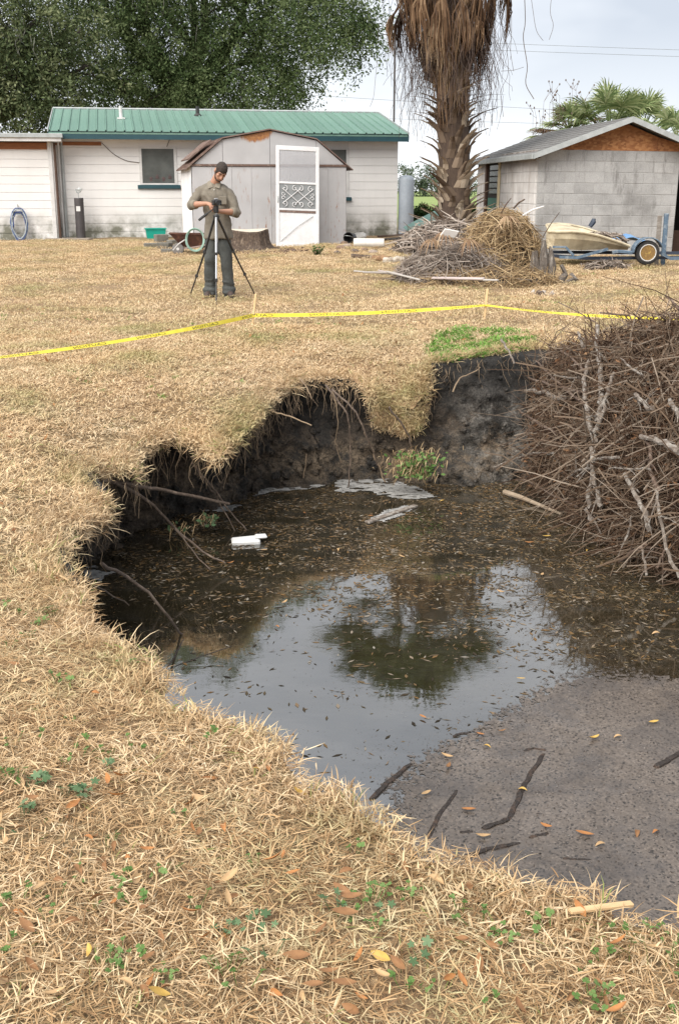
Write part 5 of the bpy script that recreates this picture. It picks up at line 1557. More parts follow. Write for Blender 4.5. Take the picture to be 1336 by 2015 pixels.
heap('vine_heap', 'mound of dry straw-coloured vines right of the palm trunk', 'brush heap', mound(C1, .66, .7, 1.04), 2600, (.25,.7), (.003,.007), M_STRAW, .55, 61)
heap('twig_heap', 'low heap of grey-brown twigs at the foot of the palm', 'brush heap', mound(C2, .92, .78, .55), 2100, (.2,.6), (.003,.007), M_GREYTWIG, .15, 62)
heap('twig_heap', 'thin scatter of straw and twigs along the front of the heap', 'brush heap', mound((at_d(960, 540, 17.4).x, 17.4, float(zb(17.4))), 1.05, .45, .24), 1100, (.2,.55), (.003,.006), M_STRAW, .1, 63)
core('heap_litter', (at_d(885,470,24.2).x, 24.2, float(zb(24.2))), 1.0, .8, .5, M_CORE, label='dark litter banked round the foot of the palm trunk', cat='litter', kind='stuff')
heap('frond_heap', 'grey dead fronds and sticks banked round the foot of the palm trunk', 'brush heap', mound((at_d(885,470,24.2).x, 24.2, float(zb(24.2))), 1.1, .9, .6), 900, (.3,.9), (.006,.02), M_GREYTWIG, .2, 64)
# dead palm fans lying on the heaps
random.seed(71)
for (u, v, D, el, lab) in ((880,455,17.5,-.5,'grey dead palm fan hanging at the left of the heap'),(908,470,17.3,-.9,'pale dead palm fan drooping over the twig heap'),(985,424,17.7,-.7,'dead palm fan on top of the straw vine heap'),(852,470,17.9,-.4,'dead palm fan lying against the left of the trunk')):
    p = at_d(u, v, D); mb, vs = MB(), []
    a = random.uniform(-2.6,-.5)
    fan(mb, vs, (0,0,0), (math.cos(a), math.sin(a)*.6-.3, .2), .12, .34, 16, 1.0, math.radians(230), .03)
    with_var(mb, [.35+.5*x for x in vs], 'fallen_palm_fan', M_PALMD, None, label=lab, cat='palm frond', group='dead palm fans on the heap', loc=p)
# white sheet scrap
p = at_d(884, 457, 17.25)
mb = MB().cbox((-.10,-.02,-.07), (.12,.0,.06), .01); mb.v = [tuple(Vector(x)+Vector((0,0,.04*math.sin(x[0]*20)))) for x in mb.v]
o = mb.obj('white_scrap', M_TRIMW, label='torn white scrap lodged in the heap left of the trunk', cat='scrap'); o.location = p; o.rotation_euler = (.4, .5, .3)
# grey split stump at the right end of heap
p = on_ground(1070, 535); p = at_d(1066, 530, 17.6); p.z = float(zb(17.6))
M_SPLIT = pm('grey_split_wood', (.22,.19,.165,1), (.11,.09,.075,1), 7, .95, bump=.8, bscale=16, bdist=.04, stretch=(4,4,1), c3=(.33,.30,.27,1))
ss = thing('split_stump', 'grey splintered stump leaning at the right end of the vine heap', 'stump', p)
for k, (dx, h, r, lean) in enumerate(((-.10,.5,.07,-.12),(0,.66,.085,.04),(.09,.56,.075,.1),(.2,.3,.06,.5),(-.05,.36,.08,-.35),(.28,.16,.05,.8))):
    mb = MB().tube([(dx,-.02*k,-.05),(dx+lean*.3,-.05,h*.5),(dx+lean*.2,-.03,h)], [r*1.3,r,r*.45], 7)
    mb.v = [tuple(Vector(x)+Vector((1,1,.3))*mnoise.noise(Vector(x)*11)*.06) for x in mb.v]
    mb.obj('splinter', M_SPLIT, ss)
# sticks poking out of the heap
for k, (pa, pb, r, m) in enumerate((((1028,415),(1068,406),.016,M_TRIMW),((985,420),(1005,390),.008,M_DARKWOOD),((1010,410),(1032,392),.014,M_ROT),((1065,470),(1100,418),.007,M_ROT),((960,420),(985,405),.01,M_OLDWOOD),((930,430),(955,405),.009,M_OLDWOOD))):
    a, b = at_d(*pa, 17.9), at_d(*pb, 17.8)
    if k == 0: a, b = at_d(1028,424,17.9), at_d(1070,406,17.8)
    MB().tube([a, a.lerp(b,.5)+Vector((0,0,.02)), b], [r, r, r*.7], 6).obj('heap_stick', m, label=['white stick poking out of the vine heap toward the garage','thin dark stick at the top of the vine heap','broken brown stick at the crest of the vine heap','thin bent twig in front of the garage wall','grey stick on the left shoulder of the vine heap','grey stick nearest the palm trunk on the heap'][k], cat='stick', group='sticks poking out of the heap')
# pale rubble lump on lawn and dark clump
p = on_ground(1068, 580)
rk = thing('mushroom_clump', 'cluster of white and brown lumps on the lawn behind the tape', 'clump', p)
for k in range(7):
    s = random.uniform(.025,.055); mb = MB().ell((random.uniform(-.14,.14), random.uniform(-.1,.1), s*.5), (s*1.1,s,s*.9), n=9, m=6)
    mb.v = [tuple(Vector(x)+Vector((1,1,1))*mnoise.noise(Vector(x)*22)*.05) for x in mb.v]
    mb.obj('lump', [pm('white_lump', (.42,.38,.34,1), (.24,.19,.15,1), 14, .9), M_ROT][k % 3 == 2], rk)
p = on_ground(1190, 530)
core('dark_soil_mound', p-Vector((0,0,.02)), .42, .3, .11, M_CORE, label='low dark clump of soil and roots in front of the boat trailer', cat='soil mound', kind='stuff')
heap('rotten_wood_bits', 'rotten wood bits on the dark mound in front of the trailer', 'wood bits', mound(p, .42, .3, .12), 90, (.1,.35), (.004,.012), M_GREYTWIG, .1, 77)

# ------------------------------------------------------------------ boat on its trailer
TD = 20.9
def bt(u, v, D=TD): return at_d(u, v, D)
t0 = bt(1085, 512); zt = float(zb(TD))
trailer = thing('boat_trailer', 'light blue boat trailer with yellow-rimmed wheel beside the garage', 'trailer', (t0.x, TD, zt))
TL = Vector((t0.x, TD, zt))
M_BLUE = pm('chipped_blue_paint', (.13,.19,.25,1), (.07,.11,.16,1), 9, .7, c3=(.27,.31,.34,1))
M_DKBLUE = pm('dark_blue_steel', (.03,.045,.075,1), (.02,.025,.04,1), 6, .6)  # darker blue for the trailer rails and motor bracket
def lp(u, v, D=TD): return at_d(u, v, D)-TL
wc = lp(1272, 497, TD-.35)
MB().tube([lp(1085,503,TD-.2), lp(1150,508,TD-.2), lp(1336,507,TD-.2), lp(1420,505,TD-.2)], .04, 4).obj('side_rail', M_DKBLUE, trailer)
MB().tube([lp(1085,496,TD+.9), lp(1340,498,TD+.9)], .04, 4).obj('side_rail', M_DKBLUE, trailer)
MB().tube([lp(1100,506,TD-.4), lp(1135,507,TD-.4), lp(1195,490,TD-.35)], .033, 4).obj('brace', M_BLUE, trailer)
MB().tube([lp(1087,486,TD-.4), lp(1112,486,TD-.4), lp(1128,503,TD-.4)], .028, 4).obj('brace', M_BLUE, trailer)
MB().tube([lp(1300,498,TD-.3), lp(1318,509,TD-.3), lp(1420,505,TD-.3)], .035, 4).obj('brace', M_BLUE, trailer)
MB().cbox((lp(1305,420).x,-.1,.0), (lp(1305,420).x+.07,-.02,lp(1305,420).z), .008).obj('upright', M_BLUE, trailer)
MB().cbox((lp(1290,420).x+.02,-.06,.02), (lp(1290,420).x+.1,-.03,lp(1290,424).z), .008).obj('upright', M_OLDWOOD, trailer)
RW = Matrix.Translation(wc) @ Matrix.Rotation(math.pi/2, 4, 'X')
wheel = MB().lathe([(.115,-.075),(.17,-.08),(.205,-.065),(.215,-.03),(.215,.03),(.205,.065),(.17,.08),(.115,.075)], 30, RW).obj('wheel', pm('dull_black_tyre', (.018,.018,.018,1), (.035,.034,.033,1), 8, .85), trailer)
M_YEL = pm('faded_yellow_paint', (.34,.21,.045,1), (.16,.09,.03,1), 14, .7, c3=(.42,.28,.07,1))
mb = MB().lathe([(.118,.077),(.128,.083),(.132,.078),(.118,.06),(.10,.05),(.07,.045),(.05,.062),(.02,.066)], 26, RW); mb.obj('rim', M_YEL, wheel)
mb = MB()
for k in range(4): mb.ell(RW @ Vector((.045*math.cos(k*1.57+.4), .045*math.sin(k*1.57+.4), .066)), (.009,.009,.009), n=6, m=4)
mb.obj('lug_nuts', M_DARKWOOD, wheel)
MB().lathe([(.134,.079),(.142,.083),(.15,.08),(.142,.078)], 26, RW, False).obj('white_wall', M_TRIMW, wheel)
fpts = [Vector((wc.x+.27*math.cos(a), wc.y, wc.z+.27*math.sin(a)-.01)) for a in np.linspace(math.pi*.98, math.pi*.12, 14)]
mb = MB().strip(fpts, [.24]*14, (0,1,0)); mb.strip([q*1.0+Vector((0,0,.006)) for q in fpts], [.24]*14, (0,1,0))
mb.tube([q+Vector((0,-.12,0)) for q in fpts], .012, 5)
mb.obj('fender', M_BLUE, trailer)
MB().tube([wc+Vector((-.27,-.05,.0)), wc+Vector((-.5,0,.02)), wc+Vector((-.62,0,.0))], .03, 5).obj('fender_arm', M_BLUE, trailer)
# boat hull, bow to the left
boat = thing('small_boat', 'cream fibreglass boat hull lying broken on the blue trailer', 'boat', (t0.x, TD, zt))
M_CREAM2 = pm('yellowed_fibreglass', (.62,.55,.41,1), (.50,.43,.30,1), 4, .55, c3=(.30,.25,.18,1))
sec = []
for (u, vt, vb, yf, yb) in ((1083,457,488,-.05,.15),(1092,456,490,-.32,.6),(1120,455,491,-.42,.85),(1145,457,492,-.45,.95),(1175,463,491,-.42,.98),(1210,474,491,-.36,.98),(1238,484,492,-.3,.95)):
    a, b = lp(u, vt, TD-.3), lp(u, vb, TD-.2)
    sec.append([Vector((a.x,yf,a.z)), Vector((a.x,yf*.92,(a.z*.6+b.z*.4))), Vector((a.x,yf*.55,b.z)), Vector((a.x,(yf+yb)/2,b.z-.02)), Vector((a.x,yb*.8,b.z)), Vector((a.x,yb,a.z+.1))])
mb = MB(); m = 6
mb.add([q for s_ in sec for q in s_], [(i*m+k, (i+1)*m+k, (i+1)*m+k+1, i*m+k+1) for i in range(len(sec)-1) for k in range(m-1)] + [tuple(range(m)), tuple((len(sec)-1)*m+k for k in range(m))[::-1]])
mb.obj('hull', M_CREAM2, boat)
MB().tube([s_[0]+Vector((0,-.015,.0)) for s_ in sec], .022, 6).obj('gunwale', M_CREAM2, boat)
MB().tube([s_[5] for s_ in sec], .022, 6).obj('gunwale', M_CREAM2, boat)
dk = [sec[i][0]*.5+sec[i][5]*.5 for i in range(3)]
mb = MB(); mb.add([sec[0][0], sec[1][0], sec[2][0], sec[3][0]*.75+sec[3][5]*.25, sec[3][5], sec[2][5], sec[1][5], sec[0][5]], [(0,1,6,7),(1,2,5,6),(2,3,4,5)])
mb.obj('deck', M_CREAM2, boat)
mb = MB(); p0 = lp(1168,430,TD+.5); p1 = lp(1160,446,TD+.5); 
mb = MB().tube([p1, p1.lerp(p0,.6)+Vector((.02,0,0)), p0], [.04,.05,.03], 6); mb.obj('motor_bracket', M_DKBLUE, boat)
heap_me = None
q = lp(1185,468,TD+.1)+TL
heap('boat_litter', 'dead leaves and junk lying in the boat', 'litter', mound(q-Vector((0,0,.06)), .42, .3, .12), 120, (.08,.35), (.006,.02), M_GREYTWIG, .1, 81)
q = lp(1228,467,TD+.6)+TL
mb = MB(); nn = 14
for i in range(nn):
    for j in range(10):
        x, y = (i/(nn-1)-.5)*.85, (j/9-.5)*.5
        mb.v.append((q.x+x, q.y+y, q.z-.13+.18*math.exp(-(x*x*6+y*y*8))+.05*mnoise.noise(Vector((x*6,y*6,3)))))
mb.f = [(i*10+j, (i+1)*10+j, (i+1)*10+j+1, i*10+j+1) for i in range(nn-1) for j in range(9)]
mb.obj('blue_tarp', pm('blue_tarp_plastic', (.10,.22,.42,1), (.16,.30,.50,1), 5, .4), smooth=True, label='crumpled blue tarp behind the boat and trailer wheel', cat='tarp')
# ------------------------------------------------------------------ brush pile on the right bank
random.seed(91)
LB_U = [1015,1040,1060,1110,1170,1250,1336,1500,1900]
LB_V = [930,950,965,1010,1055,1105,1140,1190,1290]
LT_V = [712,700,694,676,658,634,616,606,600]
def pileD(u, v):
    vb, vt = np.interp(u, LB_U, LB_V), np.interp(u, LB_U, LT_V)
    db = at_z(u, vb, WATER).y
    s = min(max((vb-v)/(vb-vt), -.1), 1.1)
    return db + s*1.5 - .35*math.sin(max(0, min(1, s))*math.pi)
def pile_pt(u, v, off=0.0): return at_d(u, v, pileD(u, v)-off)
# litter core of the pile, dark colour standing in for its shaded gaps
mb = MB(); us = np.linspace(1035, 1800, 40); nv = 16
for side in (0, 1):
    for u in us:
        vb, vt = np.interp(u, LB_U, LB_V), np.interp(u, LB_U, LT_V)
        for j in range(nv):
            s = j/(nv-1); v = vb+12 + (vt+22-vb-12)*s
            p = pile_pt(u, v, -.22 if side == 0 else -1.4)
            if side: p = Vector((p.x*1.0+.3, p.y, min(p.z, .1)-.3))
            p += Vector((1,-1,1))*mnoise.fractal(p*2.2, 1, 2, 4)*.10
            mb.v.append(tuple(p))
nu = len(us)
for i in range(nu-1):
    for j in range(nv-1):
        mb.f.append((i*nv+j, (i+1)*nv+j, (i+1)*nv+j+1, i*nv+j+1))
for i in range(nu-1):
    a, b = i*nv+nv-1, (i+1)*nv+nv-1; o = nu*nv
    mb.f.append((a, b, o+b, o+a))
for j in range(nv-1):
    o = nu*nv; mb.f.append((j+1, j, o+j, o+j+1))
M_PILECORE = pm('shade_dark_brush_litter', (.035,.022,.015,1), (.06,.038,.024,1), 7, 1.0, bump=1.0, bscale=18, bdist=.1, c3=(.10,.062,.038,1), space='World')
mb.obj('brush_litter', M_PILECORE, smooth=True, label='dark litter core in the brush pile, coloured for the shaded gaps', cat='litter', kind='stuff')
# twig tangle
M_TWIG = leafy('brown_twigs', [(.024,.014,.010,1), (.058,.034,.023,1), (.10,.064,.042,1), (.165,.118,.083,1), (.27,.22,.175,1)], .9, .05)
mb, vs = MB(), []
for k in range(9800):
    u = random.uniform(1058, 1480) if random.random() < .9 else random.uniform(1480, 1750)
    vb, vt = np.interp(u, LB_U, LB_V), np.interp(u, LB_U, LT_V)
    v = random.uniform(vt, vb+6)
    p = pile_pt(u, v, random.gauss(-.03,.12))
    L = random.uniform(.10,.42)*(1 if random.random() < .9 else 1.8)
    d = Vector((random.gauss(.0,.75), random.gauss(-.2,.5), random.gauss(-.05,.95))).normalized()
    bend = Vector((random.gauss(0,.6), random.gauss(0,.3), random.gauss(-.35,.5)))
    pts = [p + d*L*(s-.3) + bend*L*s*s*.7 + Vector((random.gauss(0,1), random.gauss(0,1), random.gauss(0,1)))*L*.035 for s in (0,.25,.5,.75,1)]
    if min(q.z for q in pts) < WATER-.05:
        pts = [Vector((q.x, q.y, max(q.z, WATER-.02))) for q in pts]
    r = random.choice((.0018,.0022,.0026,.0034,.0045,.0065)); o = len(mb.v)
    mb.tube(pts, [r,r*.9,r*.8,r*.6,r*.35], 3, False)
    vs += [min(1, max(0, random.choice((random.gauss(.22,.12), random.gauss(.45,.2), random.gauss(.8,.15)))))]*(len(mb.v)-o)
for k in range(900):
    u = random.uniform(1040, 1560); vb, vt = np.interp(u, LB_U, LB_V), np.interp(u, LB_U, LT_V); v = random.uniform(vt, vb)
    p = pile_pt(u, v, random.uniform(.02,.16)); L = random.uniform(.3,.95)
    d = Vector((random.gauss(-.1,.6), random.gauss(-.15,.35), random.gauss(.1,.8))).normalized(); bend = Vector((random.gauss(0,.6), random.gauss(0,.25), random.gauss(-.25,.5)))
    pts = [p + d*L*(s-.5) + bend*L*(s-.5)**2*.8 + Vector((random.gauss(0,1), random.gauss(0,1), random.gauss(0,1)))*.012 for s in (0,.17,.33,.5,.67,.83,1)]
    pts = [Vector((q.x, q.y, max(q.z, WATER-.02))) for q in pts]
    r = random.choice((.003,.0035,.004,.005,.007)); o = len(mb.v)
    mb.tube(pts, [r,r,r*.95,r*.9,r*.8,r*.6,r*.4], 4, False); vs += [min(1, max(0, random.gauss(.72,.2)))]*(len(mb.v)-o)
me = mb.mesh('twig_tangle'); vattr(me, 'var', vs)
mk('twig_tangle', me, M_TWIG, None, label='tangle of thin brown twigs making up the brush pile', cat='twigs', kind='stuff')
# withered leaves caught in it
lm, vs = MB(), []
M_DEADLEAF = leafy('withered_leaves', [(.06,.03,.018,1), (.13,.065,.035,1), (.20,.105,.055,1), (.30,.18,.10,1)], .8, .15)
for k in range(5200):
    u = random.uniform(1035, 1600); vb, vt = np.interp(u, LB_U, LB_V), np.interp(u, LB_U, LT_V); v = random.uniform(vt+5, vb)
    p = pile_pt(u, v, random.gauss(-.02,.10)); a = Vector((random.gauss(0,1), random.gauss(0,1), random.gauss(0,1))).normalized(); l = random.uniform(.012,.034)
    o = len(lm.v); lm.strip([p, p+a*l, p+a*l*2], [.002, l*.9, .002], a.orthogonal()); vs += [random.random()]*(len(lm.v)-o)
me = lm.mesh('withered_leaves'); vattr(me, 'var', vs)
mk('withered_leaves', me, M_DEADLEAF, None, label='withered brown leaves caught in the brush pile', cat='leaves', kind='stuff')
# the branches one can tell apart
t = NT('lichened_branch'); v_ = t.vec('World')
col = t.ramp(t.noise(v_, 26, 5, .7), [(.36, (.11,.085,.068,1)), (.48, (.15,.122,.10,1)), (.63, (.29,.268,.24,1))])
t.bump(t.noise(v_, 60, 4), .4, .01); M_LICHEN = t.set(col, .9)
M_BRANCH = pm('brown_branch', (.15,.10,.072,1), (.085,.055,.04,1), 14, .9, c3=(.25,.19,.15,1), space='World')
def zz(x, y): return (960+x/3.36, 580+y/3.36)
br = [
 ([(715,195),(728,380),(742,560),(748,700),(722,850)], .022, 'tall lichen-spotted branch rising highest out of the brush pile', M_LICHEN, .12),
 ([(662,425),(636,600),(650,780),(690,920),(705,970)], .02, 'left arm of the forked pale branch in the brush pile', M_LICHEN, .16),
 ([(832,515),(792,640),(752,790),(702,912)], .018, 'right arm of the forked pale branch in the brush pile', M_LICHEN, .16),
 ([(680,1010),(688,1150),(668,1340),(672,1490)], .02, 'pale upright branch entering the water below the fork', M_LICHEN, .18),
 ([(702,1010),(692,1150),(720,1290),(742,1410)], .017, 'second pale branch splaying right below the fork', M_LICHEN, .16),
 ([(220,352),(330,450),(430,550),(640,735)], .011, 'long thin branch slanting down right at the top left of the pile', M_BRANCH, .15),
 ([(195,525),(330,570),(480,612),(650,650)], .012, 'brown branch jutting left over the dark bank', M_BRANCH, .15),
 ([(95,698),(200,762),(300,830),(440,912)], .010, 'thin branch reaching farthest left over the hole', M_BRANCH, .2),
 ([(225,638),(330,640),(420,670),(500,690)], .022, 'stubby thick branch stub at the left of the pile', M_LICHEN, .14),
 ([(18,1142),(150,1098),(280,1050),(430,1046)], .010, 'pale branch poking left just above the water', M_LICHEN, .2),
 ([(530,1212),(580,1165),(640,1150),(690,1095),(860,1070)], .012, 'crooked white twig across the lower pile', M_LICHEN, .2),
 ([(905,1188),(980,1340),(1040,1450),(1060,1560)], .02, 'thick lichened branch leaning down in the lower right pile', M_LICHEN, .15),
 ([(1105,1285),(1130,1420),(1150,1560),(1190,1720),(1263,1870)], .013, 'long pale branch arching down to the water at the right edge', M_LICHEN, .22),
 ([(1015,938),(1100,952),(1180,985),(1263,1052)], .024, 'thick pale branch crossing the right edge of the pile', M_LICHEN, .16),
 ([(965,660),(1020,700),(1085,752)], .020, 'short lichened branch in the upper right pile', M_LICHEN, .15),
 ([(1185,690),(1225,740),(1275,800)], .020, 'lichened branch slanting off the right edge', M_LICHEN, .15),
 ([(875,418),(950,490),(1022,532)], .009, 'thin bare twig in the upper middle of the pile', M_LICHEN, .16),
 ([(465,50),(600,120),(720,190)], .006, 'thin dark twig sticking out across the yellow tape', M_BRANCH, .1),
 ([(180,1225),(260,1235),(400,1312),(590,1402)], .008, 'thin curved twig trailing along the water under the pile', M_BRANCH, .2),
 ([(480,368),(560,430),(640,505)], .010, 'slanting branch at the upper left of the fork', M_BRANCH, .15),
 ([(595,245),(612,300),(632,345)], .014, 'short pale stub at the top of the pile', M_LICHEN, .14),
 ([(1010,1680),(1030,1760),(1045,1855)], .010, 'pale twig dipping into the water at lower right', M_LICHEN, .24),
 ([(1170,1682),(1140,1745),(1115,1805)], .009, 'short twig pointing left at the lower right water edge', M_BRANCH, .24),
 ([(860,1765),(960,1700),(1040,1650)], .014, 'dark curved branch at the lower foot of the pile', M_BRANCH, .2),
 ([(1030,940),(1070,1050),(1075,1180),(1130,1290)], .016, 'brown branch hanging down the right middle of the pile', M_BRANCH, .14),
 ([(800,1145),(930,1152),(1070,1152)], .008, 'straight pale twig lying level across the lower pile', M_LICHEN, .2),
 ([(440,530),(560,552),(600,545)], .010, 'broken white stick beside the slanting branches', M_LICHEN, .16),
 ([(950,1460),(930,1550),(905,1640)], .009, 'grey twig leaning to the water left of the lower branches', M_LICHEN, .22),
 ([(740,120),(850,130),(930,140)], .008, 'dark twig lying along the yellow tape', M_BRANCH, .1),
 ([(1170,0),(1220,50),(1263,100)], .010, 'twig rising at the top right corner of the pile', M_BRANCH, .12),
]
for px, r, lab, m, off in br:
    pts = []
    for (x, y) in px:
        u, v = zz(x, y); p = pile_pt(u, v, off+.14); p.z = max(p.z, WATER-.05); pts.append(p)
    pts = smooth_pts(pts, 4)
    pts = [p + Vector((random.gauss(0,1), random.gauss(0,1), random.gauss(0,1)))*r*.35 for p in pts]
    n = len(pts); mb = MB().tube(pts, [r*(.75+.35*(i/n))*random.uniform(.9,1.1) for i in range(n)], 7)
    for q in range(3):
        i = random.randint(2, n-2); d = (pts[i]-pts[i-1]).normalized()
        e = pts[i] + (d + Vector((random.gauss(0,.7), random.gauss(-.3,.4), random.gauss(0,.7)))).normalized()*random.uniform(.08,.25)
        mb.tube([pts[i], pts[i].lerp(e,.5)+Vector((0,0,.01)), e], [r*.45,r*.35,r*.15], 4)
    mb.obj('bare_branch', m, label=lab, cat='branch', group='bare branches in the brush pile')

# ------------------------------------------------------------------ roots and twigs hanging in the hole
M_ROOT = pm('dark_wet_root', (.15,.11,.08,1), (.085,.06,.045,1), 16, .7, c3=(.27,.2,.15,1), space='World')
M_PALEROOT = pm('pale_root', (.26,.19,.12,1), (.16,.11,.07,1), 14, .85, space='World')
W_ = 'w'
roots = [
 ([(200,945,7.3),(262,955,7.6),(330,966,7.9),(450,992,8.3)], .017, .010, 'thickest dark root jutting out of the left bank', M_ROOT),
 ([(225,948,7.4),(290,985,7.7),(345,1040,8.0),(400,1085,7.8),(455,1113,W_)], .013, .006, 'long drooping root ending at the water left of the foam block', M_ROOT),
 ([(345,1042,7.95),(385,1090,7.7),(420,1128,W_)], .006, .004, 'thin side root beside the long drooping root', M_ROOT),
 ([(378,912,8.3),(420,960,8.5),(455,1010,8.6),(492,1048,W_)], .008, .005, 'straight twig dipping to the water above the foam block', M_ROOT),
 ([(390,930,8.35),(430,985,8.6),(466,1050,W_)], .006, .004, 'second thin twig left of the straight one above the foam block', M_ROOT),
 ([(200,1108,5.9),(265,1145,6.2),(325,1205,6.2),(363,1252,W_)], .011, .007, 'dark stick leaning into the water at the lower left', M_ROOT),
 ([(155,1138,5.6),(205,1162,5.9),(255,1190,6.1)], .006, .003, 'thin twig above the lower left stick', M_ROOT),
 ([(640,758,9.9),(682,815,9.8),(690,880,9.9),(685,962,W_)], .009, .006, 'dark root hanging straight down the far bank', M_ROOT),
 ([(652,765,9.8),(700,812,9.7),(730,880,9.8),(760,955,W_)], .010, .006, 'dark root slanting down the far bank to the foam', M_ROOT),
 ([(718,850,9.9),(738,900,9.9),(757,948,9.9)], .008, .006, 'pale stick leaning against the far bank above the foam', M_PALEROOT),
 ([(765,802,9.6),(800,850,9.7),(815,900,9.8),(835,945,W_)], .009, .005, 'root curving down under the hanging turf', M_ROOT),
 ([(533,808,9.3),(570,820,9.2),(612,836,9.1)], .007, .005, 'pale root poking right from under the turf edge', M_PALEROOT),
 ([(604,893,9.9),(598,940,9.9)], .006, .005, 'short pale twig standing in the far bank', M_PALEROOT),
 ([(655,770,9.8),(665,830,9.8),(660,870,9.9),(672,910,9.9)], .005, .003, 'thin crooked root beside the straight hanging one', M_PALEROOT),
 ([(590,745,9.9),(605,765,9.8),(612,785,9.7)], .008, .003, 'pale root curl just under the turf of the far rim', M_PALEROOT),
 ([(985,668,10.6),(1000,690,10.5),(1012,715,10.4)], .012, .008, 'grey stick lodged in the green weeds at the far rim', M_LICHEN),
 ([(890,770,10.3),(905,745,10.4),(935,730,10.5),(945,722,10.5)], .008, .004, 'pale root hanging below the green weeds at the far rim', M_PALEROOT),
]
for pts, r0, r1, lab, m in roots:
    P = []
    for (u, v, D) in pts: P.append(at_z(u, v, WATER-.02) if D == W_ else at_d(u, v, D))
    P = smooth_pts(P, 5); n = len(P)
    P = [p + Vector((random.gauss(0,1), random.gauss(0,1), random.gauss(0,1)))*.004 for p in P]
    mb = MB().tube(P, [r0+(r1-r0)*i/(n-1) for i in range(n)], 7)
    mb.obj('exposed_root', m, label=lab, cat='root', group='roots hanging in the sinkhole')
# hair-fine roots under the turf, uncountable
mb = MB()
for k in range(1500):
    i = random.randint(0, NR-1); p = RIM[i].copy(); q = BASE[i]
    if p.y < 4.6 or p.x > 2.0: continue
    d = Vector((q.x-p.x, q.y-p.y, 0)); p = p + d*random.uniform(0,.35) + Vector((0,0,-random.uniform(.0,.12)))
    l = random.uniform(.06,.3); pts = [p]; c = p.copy()
    for j in range(4):
        c = c + Vector((random.gauss(0,.02), random.gauss(-.01,.02), -l/4)); pts.append(c.copy())
    mb.tube(pts, [.003,.0025,.002,.0015,.001], 3, False)
mb.obj('root_hairs', M_PALEROOT, label='fine pale roots fringing the undercut turf', cat='roots', kind='stuff')

# clods crumbling out of the bank
def clod():
    mb = MB().ell((0,0,0), (1,.9,.75), n=9, m=6); o_ = Vector((random.uniform(0,50), 0, 0))
    mb.v = [tuple(Vector(q)*(1+.55*mnoise.noise(Vector(q)*1.3+o_)+.2*mnoise.noise(Vector(q)*3.5+o_))) for q in mb.v]
    me = mb.mesh('clod'); me.materials.append(M_BANK); return bpy.data.objects.new('clod_source', me)
CLODS = [clod() for _ in range(5)]
CLP, CLS = [], []
nlev = len(LV)
while len(CLP) < 1500:
    i, k = random.randint(0, NR-1), random.randint(3, nlev-4)
    q = bv[k*NR+i]
    if q[1] < 5 or q[0] > 2.6: continue
    low = LV[k]
    if random.random() > .35+.65*low: continue
    CLP.append((q[0]+random.gauss(0,.015), q[1]+random.gauss(0,.015)-.005, q[2]+random.gauss(0,.012))); CLS.append(.008+.035*random.random()**2.5*(.5+low))

# ------------------------------------------------------------------ on the water
WZ = WATER
M_LEAFB = [pm('leaf_orange', (.38,.17,.05,1), (.25,.10,.035,1), 30, .8), pm('leaf_brown', (.25,.125,.05,1), (.16,.075,.03,1), 30, .8), pm('leaf_tan', (.44,.29,.14,1), (.32,.2,.1,1), 30, .65), pm('leaf_yellow', (.50,.33,.08,1), (.38,.23,.05,1), 30, .6)]
def leaf_mesh(name, L, W, curl, cup):
    mb = MB(); n = 7; vs = []
    for i in range(n):
        s = i/(n-1); w = W*math.sin(math.pi*min(1, s*.96+.03))**.8; z = curl*L*(s-.5)**2*2
        for j in (-1, -.5, 0, .5, 1):
            vs.append(((s-.5)*L, j*w/2, z + cup*abs(j)*w*.5))
    fs = [(i*5+j, (i+1)*5+j, (i+1)*5+j+1, i*5+j+1) for i in range(n-1) for j in range(4)]
    mb.add(vs, fs); return mb
LEAVES = []
for m in M_LEAFB:
    for (L, W, c, k) in ((.075,.026,.35,.5),(.06,.024,-.3,.7),(.085,.03,.15,.3)):
        me = leaf_mesh('leaf', L, W, c, k).mesh('leaf', True); me.materials.append(m); LEAVES.append(me)
LEAFCOL = ['orange', 'brown', 'tan', 'yellow']
# film of floating specks: thousands of flakes
def flakes(name, label, fn, n, size, mat, seed, z0=.0012):
    r = np.random.default_rng(seed); P, S = [], []
    V, Q, var = [], [], []
    k = 0
    while k < n:
        p = fn(r)
        if p is None: continue
        a = r.uniform(0, 6.28); s = size[0]+(size[1]-size[0])*r.random()**3.2; w = s*r.uniform(.08,.4)
        c, d = math.cos(a), math.sin(a); zz_ = WZ+z0+r.uniform(0,.0006)
        V += [(p[0]+c*s, p[1]+d*s, zz_), (p[0]-d*w, p[1]+c*w, zz_+.0002), (p[0]-c*s, p[1]-d*s, zz_), (p[0]+d*w, p[1]-c*w, zz_+.0002)]
        Q.append((4*k, 4*k+1, 4*k+2, 4*k+3)); var += [r.random()]*4; k += 1
    me = fast_mesh(name, V, quads=Q); vattr(me, 'var', var)
    return mk(name, me, mat, None, label=label, cat='debris', kind='stuff')
M_FLAKE = leafy('floating_flakes', [(.016,.012,.008,1), (.036,.027,.016,1), (.065,.049,.029,1), (.10,.076,.044,1), (.15,.085,.032,1), (.22,.20,.17,1)], .6, .0)
bx0, bx1, by0, by1 = -2.2, 3.4, 3.2, 10.4
BASE2 = np.array([(q.x, q.y) for q in BASE])
def poly_mask(P, gx, gy):
    X, Y = P[:, 0], P[:, 1]; Xj, Yj = np.roll(X, 1), np.roll(Y, 1); dy = Yj-Y+1e-12; out = np.zeros((len(gx), len(gy)), bool)
    for j, y in enumerate(gy):
        act = (Y > y) != (Yj > y); xc = np.sort(((Xj-X)*(y-Y)/dy+X)[act])
        out[:, j] = (np.searchsorted(xc, gx) % 2) == 1
    return out
